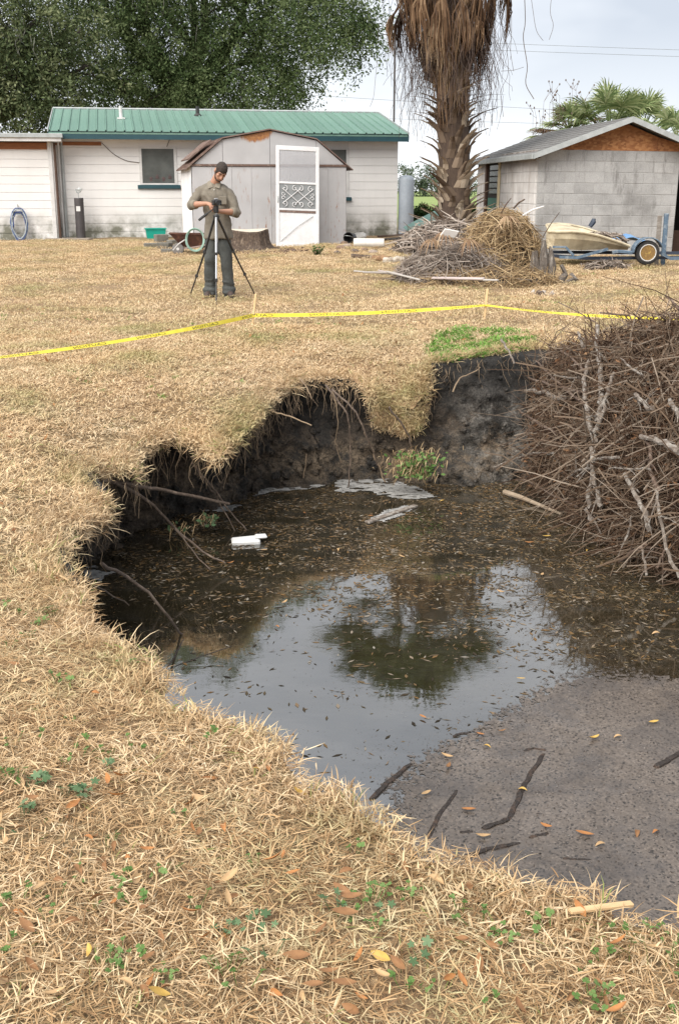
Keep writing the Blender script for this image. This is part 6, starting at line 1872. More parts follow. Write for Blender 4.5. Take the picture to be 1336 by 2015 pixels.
GX, GY = np.arange(-3.5, 5.5, .02), np.arange(.5, 11.5, .02)
W_MASK = poly_mask(BASE2, GX, GY)
def in_water(x, y):
    i, j = int((x+3.5)/.02), int((y-.5)/.02)
    return 0 <= i < len(GX) and 0 <= j < len(GY) and bool(W_MASK[i, j])
def far_water(r):
    y = by0+(by1-by0)*r.random(); x = bx0+(bx1-bx0)*r.random()
    w = 1/(1+math.exp(-(y-(7.1-.35*x))*2.4))
    if r.random() > .03+.97*w: return None
    if mnoise.noise(Vector((x*1.9, y*3.2, 0)))*.9+mnoise.noise(Vector((x*5, y*8, 3)))*.7 < r.random()*.9-.45: return None
    return (x, y) if in_water(x, y) else None
flakes('floating_debris', 'brown leaf fragments and bark flecks floating on the dark water', far_water, 70000, (.003,.034), M_FLAKE, 101)
# scum mat in the near right
sc_px = [(735,1600),(760,1560),(850,1510),(915,1440),(1010,1395),(1090,1350),(1180,1335),(1336,1325),(1500,1330)]
sc_pts = [at_z(u, v, WZ) for u, v in sc_px]
sc_poly = [(p.x, p.y) for p in sc_pts] + [(3.9,4.2),(3.3,2.8),(2.2,2.1),(1.2,2.0),(.6,2.3),(.3,2.9),(0.05,3.2)]
spx = np.array(sc_poly)
def in_poly(P, x, y):
    X, Y = P[:, 0], P[:, 1]; j = np.roll(np.arange(len(P)), 1)
    return bool((((Y > y) != (Y[j] > y)) & (x < (X[j]-X)*(y-Y)/(Y[j]-Y+1e-12)+X)).sum() % 2)
mb = MB(); G = .04; xs = np.arange(-.3, 4.2, G); ys = np.arange(1.9, 6.6, G)
idx = {}
S_POLY = poly_mask(spx, GX, GY)
def scum_in(x, y):
    nx_ = mnoise.noise(Vector((x*2.2, y*2.2, 4)))*.2 + mnoise.noise(Vector((x*7, y*7, 3)))*.08; ny_ = mnoise.noise(Vector((x*2.2, y*2.2, 9)))*.2
    i, j = int((x+nx_+3.5)/.02), int((y+ny_-.5)/.02)
    return 0 <= i < len(GX) and 0 <= j < len(GY) and bool(S_POLY[i, j])
for x in xs:
    for y in ys:
        if not scum_in(x, y): continue
        f = []
        for dx, dy in ((0,0),(1,0),(1,1),(0,1)):
            key = (round((x+dx*G)/G), round((y+dy*G)/G))
            if key not in idx:
                xx_, yy_ = key[0]*G, key[1]*G
                idx[key] = len(mb.v); mb.v.append((xx_+mnoise.noise(Vector((xx_*30, yy_*30, 1)))*.02, yy_+mnoise.noise(Vector((xx_*30, yy_*30, 7)))*.02, WZ+.0025+.001*mnoise.noise(Vector((xx_*3, yy_*3, 2)))))
            f.append(idx[key])
        mb.f.append(tuple(f))
t = NT('scum_mat'); pos = t.vec('World')
big = t.ramp(t.noise(pos, 1.6, 5, .6), [(.3, (.086,.069,.056,1)), (.7, (.142,.117,.098,1))])
sp = t.N('ShaderNodeTexVoronoi'); sp.inputs['Scale'].default_value = 105; t.L(pos, sp.inputs['Vector'])
specks = t.ramp(sp.outputs['Color'], [(.12, .2), (.3, .8), (.75, 1.05), (.94, 1.4)])
col = t.mix(1, big, specks, 'MULTIPLY')
wetp = t.ramp(t.noise(pos, 2.7, 5, .7), [(.4, 1.0), (.52, 0.0)])
col = t.mix(t.math('MULTIPLY', wetp, .55), col, (.055,.048,.045,1))
t.bump(t.noise(pos, 120, 4, .7), .25, .004)
ea = t.attr('edge'); al = t.math('GREATER_THAN', t.math('ADD', ea, t.math('MULTIPLY_ADD', t.noise(pos, 34, 5, .75), 1.9, -.95)), .5)
t.L(al, t.b.inputs['Alpha'])
M_SCUM = t.set(col, t.ramp(t.noise(pos, 7, 4), [(.4, .22), (.65, .5)]))
scum_me = mb.mesh('scum_mat', True)
ed_ = []
for q in mb.v:
    c_ = 0
    for rr in (.16,.38):
        for k_ in range(8): c_ += scum_in(q[0]+rr*math.cos(k_*.785), q[1]+rr*math.sin(k_*.785))
    ed_.append(c_/16)
vattr(scum_me, 'edge', ed_)
mk('scum_mat', scum_me, M_SCUM, label='mat of grey-pink floating scum in the near right of the hole', cat='scum', kind='stuff')
def near_scum(r):
    x, y = r.uniform(-.2, 4.0), r.uniform(2.2, 6.4)
    return (x, y) if scum_in(x, y) else None
M_SPECK = leafy('scum_specks', [(.012,.010,.009,1), (.05,.04,.034,1), (.10,.078,.065,1), (.16,.135,.12,1), (.28,.25,.23,1)], .7, .0)
flakes('scum_specks', 'dark and pale grains strewn over the scum mat', near_scum, 26000, (.002,.009), M_SPECK, 103, .0045)
def edge_scum(r):
    x, y = r.uniform(-.4, 3.4), r.uniform(3.0, 7.5)
    if scum_in(x, y): return None
    k = 0
    for dy in (.12,.3,.6):
        if scum_in(x+.1, y-dy): k += 1
    if r.random() > k/3.0+.05: return None
    return (x, y) if in_water(x, y) else None
flakes('drifting_specks', 'fine dark specks drifting off the edge of the scum', edge_scum, 7000, (.001,.005), M_SPECK, 104, .0012)

# foam drifts along the far bank
t = NT('grey_foam'); pos = t.vec('World')
t.bump(t.noise(pos, 40, 5, .7), .5, .01)
M_FOAM = t.set(t.ramp(t.noise(t.vec('World', (2,6,1)), 5, 5, .7), [(.35, (.20,.197,.19,1)), (.65, (.40,.395,.385,1))]), .4)
t.L(t.math('GREATER_THAN', t.noise(t.vec('World', (3, 9, 1)), 6, 6, .75), .44), t.b.inputs['Alpha'])
def foam(px, label, z=.006):
    P = [at_z(u, v, WZ) for u, v in px]; poly = np.array([(p.x, p.y) for p in P])
    x0, y0 = poly.min(0); x1, y1 = poly.max(0); mb = MB(); idx = {}; G = .022
    for x in np.arange(x0-.05, x1+.05, G):
        for y in np.arange(y0-.05, y1+.05, G):
            n1 = mnoise.fractal(Vector((x*5, y*5, 2)), 1, 2, 4)*.08
            if not in_poly(poly, x+n1, y+n1*.7): continue
            if mnoise.fractal(Vector((x*4, y*11, 5)), 1, 2, 3) > .42: continue
            f = []
            for dx, dy in ((0,0),(1,0),(1,1),(0,1)):
                key = (round((x+dx*G)/G), round((y+dy*G)/G))
                if key not in idx:
                    a, b = key[0]*G, key[1]*G; idx[key] = len(mb.v)
                    mb.v.append((a+mnoise.noise(Vector((a*40,b*40,1)))*.012, b+mnoise.noise(Vector((a*40,b*40,8)))*.012, WZ+z+.006*mnoise.noise(Vector((a*14,b*14,3)))))
                f.append(idx[key])
            mb.f.append(tuple(f))
    mb.obj('foam_patch', M_FOAM, smooth=True, label=label, cat='foam', group='foam drifts along the bank')
foam([(655,950),(700,930),(745,932),(770,950),(830,962),(858,980),(800,985),(760,978),(720,968),(660,968)], 'largest grey-white foam drift below the far bank')
foam([(495,965),(560,950),(620,945),(632,958),(600,965),(540,968),(500,978)], 'grey foam drift left of the largest one, below the far bank')
foam([(400,1005),(440,998),(470,995),(468,1005),(430,1010)], 'small grey foam patch at the foot of the left bank')
foam([(160,1120),(185,1115),(215,1130),(200,1145),(165,1140)], 'small foam patch in the lower left notch')
foam([(720,1025),(760,1005),(800,995),(815,1000),(780,1018),(740,1030)], 'thin grey film beside the floating slat')
# floating things
p0, p1 = at_z(722, 1028, WZ+.012), at_z(818, 995, WZ+.012)
plank(p0, p1, .05, .02, M_LICHEN, 'floating_lumber', 'thin pale slat floating below the large foam drift', 'lumber')
p0, p1 = at_z(992, 968, WZ+.03), at_z(1105, 1012, WZ+.01)
MB().tube([p0, p0.lerp(p1,.3)+Vector((0,0,.01)), p1], [.024,.02,.012], 8).obj('floating_branch', pm('pale_dead_branch', (.34,.27,.2,1), (.2,.15,.1,1), 9, .85, stretch=(1,1,1)), label='pale branch floating at the foot of the brush pile', cat='branch')
# white foam block
p = at_z(490, 1068, WZ)
fb = thing('styrofoam_block', 'white styrofoam piece floating near the left bank', 'styrofoam', p, math.radians(12))
M_STY = pm('styrofoam', (.80,.80,.79,1), (.70,.70,.69,1), 9, .7, bump=.3)
mb = MB().cbox((-.13,-.05,-.02), (.09,.06,.04), .012); mb.v = [tuple(Vector(q)+Vector((1,1,1))*mnoise.noise(Vector(q)*18)*.012) for q in mb.v]; mb.obj('slab', M_STY, fb)
mb = MB().cbox((.05,-.035,.036), (.14,.045,.055), .008); mb.obj('lip', M_STY, fb)
# bark and sticks in the scum
M_WETBARK = pm('wet_bark', (.045,.03,.023,1), (.022,.016,.013,1), 14, .55, bump=.9, bscale=45, bdist=.02, c3=(.11,.065,.042,1), space='World')
sticks = [
 ([(730,1572),(770,1535),(808,1503)], .022, 'reddish bark stick poking out beside the near rim'),
 ([(842,1650),(865,1600),(900,1555)], .017, 'dark bark strip curving up in the scum'),
 ([(1000,1612),(1025,1560),(1045,1520),(1070,1482)], .020, 'long dark branch slanting through the scum'),
 ([(948,1630),(975,1622),(1003,1612)], .022, 'stubby bark piece at the lower end of the long branch'),
 ([(1030,1478),(1050,1472),(1075,1478)], .014, 'short bark curl at the upper end of the long branch'),
 ([(908,1690),(960,1672),(1024,1658)], .020, 'dark bark stick lying near the grass rim'),
 ([(1290,1510),(1315,1495),(1345,1475)], .026, 'dark bark chunk at the right edge of the scum'),
 ([(1040,1648),(1080,1640)], .014, 'small bark chip right of the dark stick'),
 ([(1105,1690),(1160,1692)], .011, 'thin dark chip half sunk in the scum'),
 ([(890,1448),(925,1440)], .012, 'small dark chip at the scum edge'),
 ([(905,1638),(930,1636)], .013, 'red-brown bark chip above the wet hole in the scum'),
 ([(345,1312),(400,1290),(456,1272)], .006, 'thin dark twig floating near the left rim'),
 ([(318,1330),(345,1290),(362,1258)], .007, 'thin dark twig end sinking beside the left rim'),
]
for pts, r, lab in sticks:
    r *= .72
    P = [at_z(u, v, WZ+r*.2) for u, v in pts]
    if len(P) > 2: P = [a_.lerp(b_, k_/5) for a_, b_ in zip(P[:-1], P[1:]) for k_ in range(5)] + [P[-1]]
    else: P = [P[0].lerp(P[1], k/12) for k in range(13)]
    n = len(P); mb = MB().tube([q + Vector((random.gauss(0,.0025), random.gauss(0,.0025), 0)) for q in P], [r*(1-.25*q_/len(P))*(.6 if q_ in (0, len(P)-1) else 1) for q_ in range(len(P))], 7)
    mb.v = [tuple(Vector((q[0], q[1], WZ+r*.2+(q[2]-WZ-r*.2)*.6)) + Vector((1,1,.6))*(mnoise.noise(Vector(q)*26)*r*.3 + mnoise.noise(Vector(q)*130)*r*.3)) for q in mb.v]
    mb.obj('bark_stick', M_WETBARK, label=lab, cat='bark', group='bark and sticks in the water')
# leaves afloat
aff = [(988,1438,1),(958,1467,3),(945,1444,0),(882,1508,1),(1028,1552,3),(922,1592,0),(1075,1626,0),(1290,1635,0),(1285,1420,3),(1168,1452,3),(1215,1448,2),(838,1560,2),(880,1488,2),(1180,1660,2),(1150,1640,0),(950,1645,2),(1253,1638,1),(520,1082,2),(453,1108,0),(545,1232,0),(1025,1335,3),(1040,1068,0),(1155,1082,3),(790,1095,2),(985,1165,2),(665,1080,2),(832,1410,0),(560,1185,2),(1290,1245,2),(1066,1130,2),(730,1015,0),(905,1010,0),(1075,1055,3),(600,1010,0),(870,985,3)]
for k, (u, v, c) in enumerate(aff):
    p = at_z(u, v, WZ+.012); me = LEAVES[c*3+k % 3]
    o = mk('floating_leaf', me, None, None, loc=p, group='leaves afloat in the sinkhole', label=LEAFCOL[c]+' leaf afloat on the '+(('scum mat, '+('near the long dark branch' if u < 1100 else 'toward the right edge')) if v > 1400 else ('dark water, '+('left of the palm reflection' if u < 640 else 'in the palm reflection' if u < 1000 else 'near the brush pile'))), cat='leaf')
    o.rotation_euler = (random.uniform(-.15,.15), random.uniform(-.15,.15), random.uniform(0,6.28)); s = random.uniform(.55,.95); o.scale = (s, s, s)
# pale board end at the near rim
p0, p1 = at_z(1120, 1793, .03), at_z(1243, 1778, .01)
plank(p0, p1, .016, .008, pm('raw_pale_wood', (.62,.44,.24,1), (.5,.34,.18,1), 8, .8, stretch=(1,10,10)), 'wood_board', 'pale splintered board sticking out over the near rim', 'board')
# ------------------------------------------------------------------ lawn
random.seed(131)
t = NT('dry_grass_blades')
pos = t.vec('World')
rnd_ = t.rand(); va = t.attr('var')
f = t.math('ADD', t.math('MULTIPLY', va, .62), t.math('MULTIPLY', rnd_, .38))
straw = t.ramp(f, [(0.0, (.24,.155,.09,1)), (.25, (.44,.32,.195,1)), (.5, (.61,.475,.31,1)), (.75, (.71,.585,.41,1)), (1.0, (.79,.685,.515,1))])
big = t.ramp(t.noise(pos, .7, 4, .6), [(.3, (1.0,.93,.82,1)), (.7, (1.02,1.0,.98,1))])
straw = t.mix(1, straw, big, 'MULTIPLY')
gpat = t.math('ADD', t.noise(pos, .8, 5, .65), t.math('MULTIPLY', va, .12))
gm = t.ramp(gpat, [(.55, 0.0), (.8, .7)])
green = t.ramp(va, [(0, (.10,.15,.03,1)), (1, (.27,.30,.09,1))])
straw = t.mix(gm, straw, green)
pale = t.ramp(va, [(.9, 0.0), (.94, 1.0)])
few = t.math('MULTIPLY', t.math('GREATER_THAN', rnd_, .8), t.ramp(va, [(.05, .9), (.14, 0.0)]))
straw = t.mix(few, straw, (.16,.21,.05,1))
t.set(straw, .7); t.b.inputs['Specular IOR Level'].default_value = .2
tr = t.N('ShaderNodeBsdfTranslucent'); t.L(straw, tr.inputs['Color'])
ms = t.N('ShaderNodeMixShader'); ms.inputs[0].default_value = .22
t.L(t.b.outputs[0], ms.inputs[1]); t.L(tr.outputs[0], ms.inputs[2]); t.L(ms.outputs[0], t.out.inputs['Surface'])
M_GRASS = t.m

def clump(nb, R, lens, width, inc, droop=.5, mat=None, seg=3, lift=.0):
    mb, vs = MB(), []
    for k in range(nb):
        a = random.uniform(0, 2*math.pi); r = R*math.sqrt(random.random()); b = Vector((r*math.cos(a), r*math.sin(a), random.uniform(-.004, .012)+lift*random.random()))
        az = random.uniform(0, 2*math.pi); el = math.radians(random.uniform(*inc)); L = random.uniform(*lens)
        d = Vector((math.cos(az)*math.cos(el), math.sin(az)*math.cos(el), math.sin(el))); side = d.cross(Vector((0,0,1))).normalized()
        side = (side + Vector((0,0,1))*random.uniform(-.6,.6)).normalized()
        w = width*random.uniform(.6,1.25); kx = random.uniform(-.4,.4)
        pts = []
        for i in range(seg+1):
            s = i/seg; q = b + d*L*s + Vector((0,0,-1))*droop*L*s*s*math.sin(el) + side*kx*L*s*s*.4; pts.append(q)
        wd = [w*.8, w, w*.75, w*.12] if seg == 3 else [w, w*.7, w*.1]
        mb.strip(pts, wd, side); x = random.random(); vs += [x]*(2*(seg+1))
    me = mb.mesh('grass_clump'); vattr(me, 'var', vs); me.materials.append(mat or M_GRASS)
    o = bpy.data.objects.new('grass_clump_source', me)      # never linked: only referenced by the scatter below
    return o

def scatter(name, P, rot, scl, idx, sources, **kw):
    me = bpy.data.meshes.new(name); P = np.asarray(P, np.float32)
    me.vertices.add(len(P)); me.vertices.foreach_set('co', P.ravel())
    a = me.attributes.new('rot', 'FLOAT_VECTOR', 'POINT'); a.data.foreach_set('vector', np.asarray(rot, np.float32).ravel())
    a = me.attributes.new('scl', 'FLOAT', 'POINT'); a.data.foreach_set('value', np.asarray(scl, np.float32))
    a = me.attributes.new('idx', 'INT', 'POINT'); a.data.foreach_set('value', np.asarray(idx, np.int32))
    o = bpy.data.objects.new(name, me); COL.objects.link(o)
    ng = bpy.data.node_groups.new('scatter_'+name, 'GeometryNodeTree')
    ng.interface.new_socket('Geometry', in_out='INPUT', socket_type='NodeSocketGeometry')
    ng.interface.new_socket('Geometry', in_out='OUTPUT', socket_type='NodeSocketGeometry')
    N, L = ng.nodes, ng.links
    gi, go = N.new('NodeGroupInput'), N.new('NodeGroupOutput')
    jn = N.new('GeometryNodeJoinGeometry')
    for s_ in reversed(sources):
        oi = N.new('GeometryNodeObjectInfo'); oi.inputs['Object'].default_value = s_; oi.inputs['As Instance'].default_value = True
        L.new(oi.outputs['Geometry'], jn.inputs[0])
    ip = N.new('GeometryNodeInstanceOnPoints'); ip.inputs['Pick Instance'].default_value = True
    def na(nm, ty):
        n = N.new('GeometryNodeInputNamedAttribute'); n.data_type = ty; n.inputs['Name'].default_value = nm; return n.outputs['Attribute']
    e2r = N.new('FunctionNodeEulerToRotation')
    L.new(na('rot', 'FLOAT_VECTOR'), e2r.inputs[0]); L.new(e2r.outputs[0], ip.inputs['Rotation'])
    L.new(na('scl', 'FLOAT'), ip.inputs['Scale']); L.new(na('idx', 'INT'), ip.inputs['Instance Index'])
    L.new(gi.outputs[0], ip.inputs['Points']); L.new(jn.outputs[0], ip.inputs['Instance']); L.new(ip.outputs[0], go.inputs[0])
    m = o.modifiers.new('scatter', 'NODES'); m.node_group = ng
    return tag(o, kind='stuff', **kw)

FOOT = [(-13,28.3,2,36), (-3.9,26.7,.3,30), (3.6,23.2,9,29)]     # rough footprints kept clear
def lawn_pts(y0, y1, dens, margin, near_rim=0.0):
    out = []
    A = 0
    for ya in np.arange(y0, y1, .5):
        yb_ = min(ya+.5, y1); hw = .325*(ya*.985+.6)+margin
        n = int((yb_-ya)*2*hw*dens)
        out.append(np.c_[RNG.uniform(-hw, hw, n), RNG.uniform(ya, yb_, n)])
    P = np.concatenate(out)
    ins = inside_rim(P[:, 0], P[:, 1])
    P = P[~ins]
    for (a, b, c, d) in FOOT: P = P[~((P[:, 0] > a) & (P[:, 0] < c) & (P[:, 1] > b) & (P[:, 1] < d))]
    return P
def plain(P, smin, smax, nsrc, tilt=.12, dz=0.0):
    n = len(P); z = ground_z(P[:, 0], P[:, 1])+dz
    rot = np.c_[RNG.normal(0, tilt, n), RNG.normal(0, tilt, n), RNG.uniform(0, 6.283, n)]
    return np.c_[P, z], rot, RNG.uniform(smin, smax, n), RNG.integers(0, nsrc, n)

t = NT('matted_thatch_blades')
rnd_ = t.rand(); va = t.attr('var')
f = t.math('ADD', t.math('MULTIPLY', va, .6), t.math('MULTIPLY', rnd_, .4))
th = t.ramp(f, [(0.0, (.09,.048,.021,1)), (.3, (.21,.118,.05,1)), (.6, (.37,.235,.112,1)), (1.0, (.53,.375,.21,1))])
M_THATCH = t.set(th, .8)
near_src = [clump(36, .075, (.028,.068), .0028, (-4,42)) for _ in range(4)] + [clump(42, .08, (.025,.065), .0024, (-8,18), mat=M_THATCH) for _ in range(6)] + [clump(24, .05, (.022,.05), .0029, (15,70)) for _ in range(3)]
mid_src = [clump(34, .10, (.028,.06), .0052, (5,65)) for _ in range(5)]
far_src = [clump(34, .16, (.028,.058), .007, (12,65), seg=2) for _ in range(5)]
P = lawn_pts(.55, 4.6, 720, 1.2); scatter('dry_grass', *plain(P, .7, 1.2, 13), near_src, label='matted straw-coloured dry grass in the foreground', cat='grass')
P = lawn_pts(4.6, 12.5, 300, 1.2); scatter('dry_grass', *plain(P, .8, 1.25, 5), mid_src, label='dry tan lawn between the sinkhole and the tape', cat='grass')
P = lawn_pts(12.5, 34, 95, 1.0); scatter('dry_grass', *plain(P, .8, 1.3, 5), far_src, label='dry tan lawn running back to the buildings', cat='grass')

scatter('soil_clods', CLP, RNG.uniform(0, 6.28, (len(CLP), 3)), CLS, RNG.integers(0, 5, len(CLP)), CLODS, label='crumbling dark soil clods on the sinkhole bank', cat='soil')
# shaggy turf hanging over the rim
rim_src = [clump(24, .055, (.03,.085), .0052, (-5,80), droop=.5) for _ in range(4)] + [clump(9, .05, (.08,.16), .004, (40,85), droop=.4) for _ in range(1)]
RP, RR, RS, RI = [], [], [], []
def tilt_euler(dirv, ang, spin):
    ax = Vector((0,0,1)).cross(dirv).normalized()
    return (Quaternion(ax, ang) @ Quaternion((0,0,1), spin)).to_euler()
seg_in = []
for i in range(NR):
    tgt = RIM[(i+2) % NR]-RIM[i-2]; nn = Vector((-tgt.y, tgt.x, 0)).normalized()
    if inside_rim(np.array([RIM[i].x+nn.x*.05]), np.array([RIM[i].y+nn.y*.05]))[0] == False: nn = -nn
    seg_in.append(nn)
for i in range(NR):
    p, nn = RIM[i], seg_in[i]
    if p.x > 2.6: continue
    nearside = p.y < 4.4
    tongue = RIMZ[i] < -.37 and p.x > 0
    k = 5 if nearside else (9 if not tongue else 12)
    for _ in range(k):
        back = abs(random.gauss(0, .07)) if not tongue else abs(random.gauss(0,.22))
        q = p - nn*back + Vector((random.gauss(0,.02), random.gauss(0,.02), 0))
        q.z = p.z - 50 if back > .02 else p.z
        if nearside: ang = random.uniform(-.3,.9); s = random.uniform(.6,1.0)
        else:
            ang = random.uniform(.1,1.9); s = random.uniform(.7,1.25)
            if back < .06: q.z -= random.uniform(0,.07) if not tongue else random.random()**2*.2
        RP.append(q); RR.append(tilt_euler(nn, ang, random.uniform(0,6.28))); RS.append(s); RI.append(random.randint(0,4))
# hanging runners of grass below the turf tongue
for _ in range(240):
    i = random.choice([j for j in range(NR) if (RIMZ[j] < -.33 and RIM[j].x > 0)])
    q = RIM[i] + seg_in[i]*random.uniform(-.08,.02) + Vector((random.gauss(0,.03), 0, -random.uniform(.0,.25)**1.0))
    RP.append(q); RR.append(tilt_euler(seg_in[i], random.uniform(1.6,2.9), random.uniform(0,6.28))); RS.append(random.uniform(.7,1.2)); RI.append(random.randint(0,4))
RPa = np.array([tuple(q) for q in RP]); low = RPa[:, 2] < -30
RPa[low, 2] = ground_z(RPa[low, 0], RPa[low, 1])
scatter('overhanging_grass', RPa, [tuple(e) for e in RR], RS, RI, rim_src, label='shaggy dry grass hanging over the rim of the sinkhole', cat='grass')

# ------------------------------------------------------------------ green weeds
M_CLOVER = leafy('clover_green', [(.06,.12,.028,1), (.10,.18,.05,1), (.16,.25,.085,1)], .5, .25)
M_LOBED = leafy('grey_green_leaf', [(.07,.12,.055,1), (.105,.17,.085,1), (.15,.22,.12,1)], .6, .2)
def weed_clump(kind, n):
    mb, vs = MB(), []
    for k in range(n):
        a = random.uniform(0, 6.28); r = random.uniform(.0,.05); h = random.uniform(.022,.038); b = Vector((r*math.cos(a), r*math.sin(a), h))
        o = len(mb.v); nl = 3 if kind == 'clover' else 5; lr = random.uniform(.005,.008) if kind == 'clover' else random.uniform(.007,.012)
        nrm = Vector((random.gauss(0,.25), random.gauss(0,.25)-.3, 1)).normalized(); ux = nrm.orthogonal().normalized(); uy = nrm.cross(ux); ph = random.uniform(0,6.28)
        for j in range(nl):
            an = ph + 2*math.pi*j/nl; d = ux*math.cos(an)+uy*math.sin(an); sd = nrm.cross(d); c = b
            w = lr*.8 if kind == 'clover' else lr*.42
            base = len(mb.v)
            mb.add([c, c+d*lr*.6+sd*w, c+d*lr*1.25+sd*w*.75, c+d*lr*1.35, c+d*lr*1.25-sd*w*.75, c+d*lr*.6-sd*w], [(0,1,2,3),(0,3,4,5)])
        mb.tube([Vector((b.x*.5, b.y*.5, 0)), b], .001, 3, False); x = random.random(); vs += [x]*(len(mb.v)-o)
    me = mb.mesh('weed_clump'); vattr(me, 'var', vs); me.materials.append(M_CLOVER if kind == 'clover' else M_LOBED)
    return bpy.data.objects.new('weed_clump_source', me)
clov = [weed_clump('clover', random.randint(4,9)) for _ in range(4)] + [weed_clump('lobed', random.randint(4,8)) for _ in range(3)]
WP, WI = [], []
spots = [(150,1540,1,9),(100,1560,1,6),(60,1630,1,5),(200,1460,0,8),(75,1440,0,7),(45,1520,0,6),(250,1880,0,6),(300,1740,0,6),(330,1770,0,5),(445,1830,1,6),(505,1845,1,4),(380,1930,0,5),(235,1765,0,4),(160,1770,0,4),(760,1750,0,6),(740,1780,1,5),(770,1830,1,3),(660,1650,0,3),(640,1800,0,4),(880,1820,0,3),(950,1840,0,4),(1050,1840,0,4),(1120,1850,0,6),(1300,1845,0,9),(1320,1900,0,5),(1240,1870,0,4),(90,1170,0,4),(80,1200,0,5),(20,1170,0,6),(110,1330,0,5),(30,1240,0,5),(200,1300,0,3),(420,1440,0,3),(540,1720,0,3),(30,1090,0,5),(100,1060,0,5),(60,1010,0,4),(180,1000,0,4),(90,985,0,4),(15,1780,0,5),(60,1850,0,4),(700,1900,0,3),(840,1950,0,4),(1000,1960,0,3),(240,1640,0,3),(360,1600,0,3),(1180,1990,0,4),(1310,1990,0,6),(560,1940,0,3)]
for (u, v, kd, n) in spots:
    c = at_z(u, v, 0)
    for _ in range(max(1, int(n*.55))):
        q = Vector((c.x+random.gauss(0,.045), c.y+random.gauss(0,.05), 0)); WP.append((q.x, q.y)); WI.append(random.randint(0,3) if kd == 0 else random.randint(4,6))
WPa = np.array(WP); ok = ~inside_rim(WPa[:, 0], WPa[:, 1]); WPa = WPa[ok]; WI = np.array(WI)[ok]
n = len(WPa)
scatter('clover_weeds', np.c_[WPa, ground_z(WPa[:, 0], WPa[:, 1])+.006], np.c_[RNG.normal(0,.15,(n,2)), RNG.uniform(0,6.28,n)], RNG.uniform(.55,1.0,n), WI, clov, label='small green clover and weeds dotted through the dry grass', cat='weeds')
# bright green weeds on the far rim
M_BRIGHT = leafy('bright_weed', [(.06,.16,.02,1), (.12,.27,.04,1), (.2,.36,.08,1), (.28,.36,.12,1)], .5, .3)
bw = [clump(30, .07, (.03,.09), .011, (5,70), mat=M_BRIGHT) for _ in range(4)]
poly = np.array([(lambda p: (p.x, p.y))(on_ground(u, v)) for u, v in ((838,680),(868,655),(930,645),(1010,648),(1050,662),(1042,690),(990,697),(930,705),(870,700))])
BP = []
while len(BP) < 800:
    x, y = RNG.uniform(poly[:, 0].min(), poly[:, 0].max()), RNG.uniform(poly[:, 1].min(), poly[:, 1].max())
    k = mnoise.noise(Vector((x*3, y*3, 0)))
    if in_poly(poly, x, y) and k > -.25: BP.append((x, y))
for (u, v, n_, sx, sy) in ((500,655,40,.5,.5),(640,652,22,.6,.3),(560,640,18,.5,.3),(70,640,34,.6,.8),(1090,650,14,.25,.2),(870,570,24,.3,.1),(1160,540,14,.3,.1),(1230,530,16,.2,.1),(640,498,8,.1,.1),(1100,595,12,.2,.1),(330,740,16,.6,.3)):
    c = on_ground(u, v)
    for _ in range(n_): BP.append((c.x+random.gauss(0,sx), c.y+random.gauss(0,sy)))
BPa = np.array(BP); BPa = BPa[~inside_rim(BPa[:, 0], BPa[:, 1])]; n = len(BPa)
sc_ = np.where(BPa[:, 1] > 10.6, RNG.uniform(.6,1.1,n), RNG.uniform(.7,1.2,n))
inp = np.array([in_poly(poly, x, y) for x, y in BPa]); sc_ = np.where(inp, sc_, sc_*.55)
scatter('green_weeds', np.c_[BPa, ground_z(BPa[:, 0], BPa[:, 1])], np.c_[RNG.normal(0,.2,(n,2)), RNG.uniform(0,6.28,n)], sc_, RNG.integers(0,4,n), bw, label='bright green weeds on the far rim of the sinkhole', cat='weeds')
# clump of weeds at the foot of the hanging turf
def foot_weed(u, v, D, lab, h, w, n, mats):
    p = at_d(u, v, D); root = thing('bank_weed', lab, 'weed', p)
    mb, vs = MB(), []
    for k in range(n):
        e = Vector((random.gauss(0,w), random.gauss(-.05,w*.5), random.uniform(.2,1)*h)); L = random.uniform(.05,.12); d = Vector((random.gauss(0,.6), random.gauss(-.4,.4), random.gauss(-.1,.5))).normalized()
        o = len(mb.v); mb.strip([e, e+d*L*.5, e+d*L+Vector((0,0,-.02))], [.004,.007,.001], d.cross(Vector((.3,.2,1)))); vs += [random.random()]*(len(mb.v)-o)
    with_var(mb, vs, 'dry_blades', M_STRAW, root, kind='stuff')
    mb, vs = MB(), []
    for k in range(n//2):
        e = Vector((random.gauss(.03,w*.8), random.gauss(-.08,w*.5), random.uniform(.15,.9)*h)); r_ = random.uniform(.012,.026); d = Vector((random.gauss(0,1), random.gauss(-.4,.5), random.gauss(.2,.5))).normalized(); sd = d.orthogonal()
        o = len(mb.v); mb.strip([e, e+d*r_, e+d*r_*2], [.004, r_*1.3, .004], sd); vs += [random.random()]*(len(mb.v)-o)
    with_var(mb, vs, 'green_leaves', mats, root, kind='stuff')
foot_weed(812, 945, 9.75, 'clump of weeds and grass standing in the water below the hanging turf', .30, .12, 520, M_CLOVER)
foot_weed(405, 1030, 8.5, 'small straw tuft at the foot of the left bank', .10, .05, 50, M_LOBED)
foot_weed(365, 1038, 8.4, 'low green and straw tuft at the water left of the straw tuft', .06, .08, 26, M_LOBED)

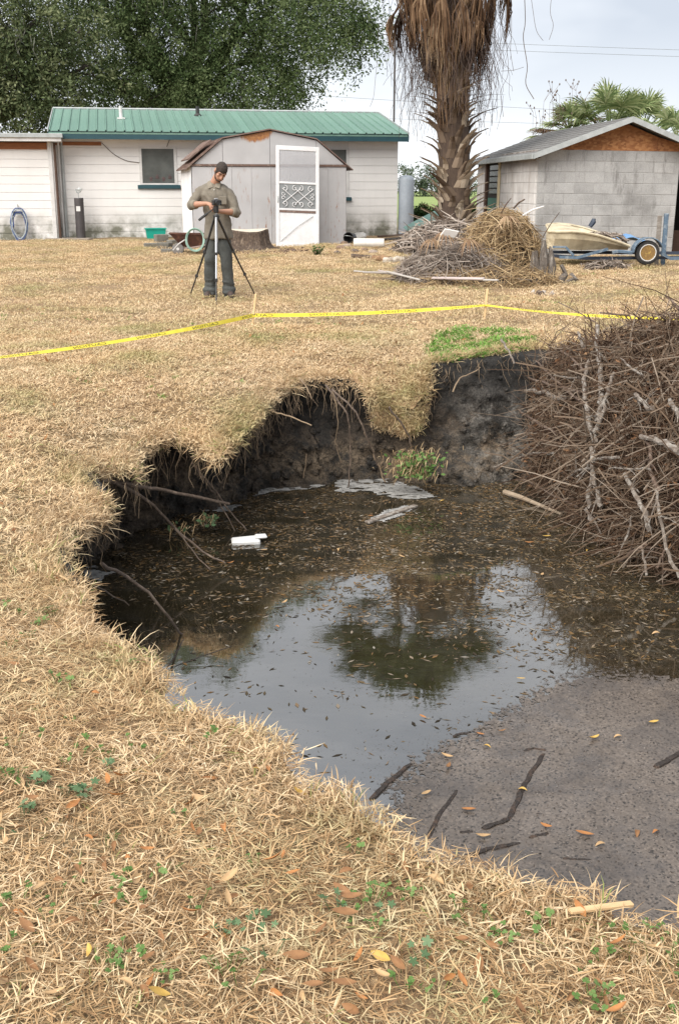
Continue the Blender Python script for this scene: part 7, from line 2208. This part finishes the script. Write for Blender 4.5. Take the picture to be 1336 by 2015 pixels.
# ------------------------------------------------------------------ fallen leaves
random.seed(171)
placed = 0
Lbl = ['orange', 'brown', 'tan', 'yellowish']
tries = 0
while placed < 120 and tries < 4000:
    tries += 1
    v = 1000 + 1015*random.random()**.55; u = random.uniform(-20, 1350)
    if v > 1960 and random.random() < .3: continue
    p = at_z(u, v, .0)
    if inside_rim(np.array([p.x]), np.array([p.y]))[0]: continue
    d_, _ = rim_dist(np.array([p.x]), np.array([p.y]))
    if d_[0] < .03: continue
    if mnoise.noise(Vector((p.x*2.5, p.y*2.5, 7))) < -.28 and random.random() < .7: continue
    c = random.choices((0,1,2,3), (4,5,3,.6))[0]
    z = float(ground_z(p.x, p.y)[0]) + random.uniform(.012,.036)
    where = 'in the foreground grass' if v > 1450 else 'on the grass left of the sinkhole'
    o = mk('fallen_leaf', LEAVES[c*3+random.randint(0,2)], None, None, loc=(p.x, p.y, z), label=Lbl[c]+' dead leaf lying '+where+(' at the '+('bottom edge' if v > 1850 else 'middle' if v > 1680 else 'upper part')+', '+('left side' if u < 450 else 'centre' if u < 900 else 'right side') if v > 1450 else ''), cat='leaf', group='dead leaves lying '+where)
    s = random.uniform(.38,.68); o.scale = (s, s, s)
    o.rotation_euler = (random.gauss(0,.45), random.gauss(0,.35), random.uniform(0,6.28)); placed += 1
# small leaf flecks farther out on the lawn
lm, vs = MB(), []
for k in range(420):
    y = random.uniform(4.5, 22); x = random.uniform(-.33, .33)*y*1.05
    if inside_rim(np.array([x]), np.array([y]))[0]: continue
    q = Vector((x, y, float(ground_z(x, y)[0])+random.uniform(.03,.05))); a = random.uniform(0,6.28); d = Vector((math.cos(a), math.sin(a), random.gauss(0,.3))); l = random.uniform(.015,.03)
    o = len(lm.v); lm.strip([q-d*l, q, q+d*l], [.004, l*.9, .004], d.cross(Vector((random.gauss(0,.3), random.gauss(0,.3), 1)))); vs += [random.random()]*(len(lm.v)-o)
with_var(lm, vs, 'leaf_litter', leafy('rusty_leaf_flecks', [(.16,.07,.035,1), (.27,.12,.05,1), (.33,.18,.08,1)], .7, .15), None, label='small rust-brown leaf flecks scattered over the lawn', cat='leaves', kind='stuff')
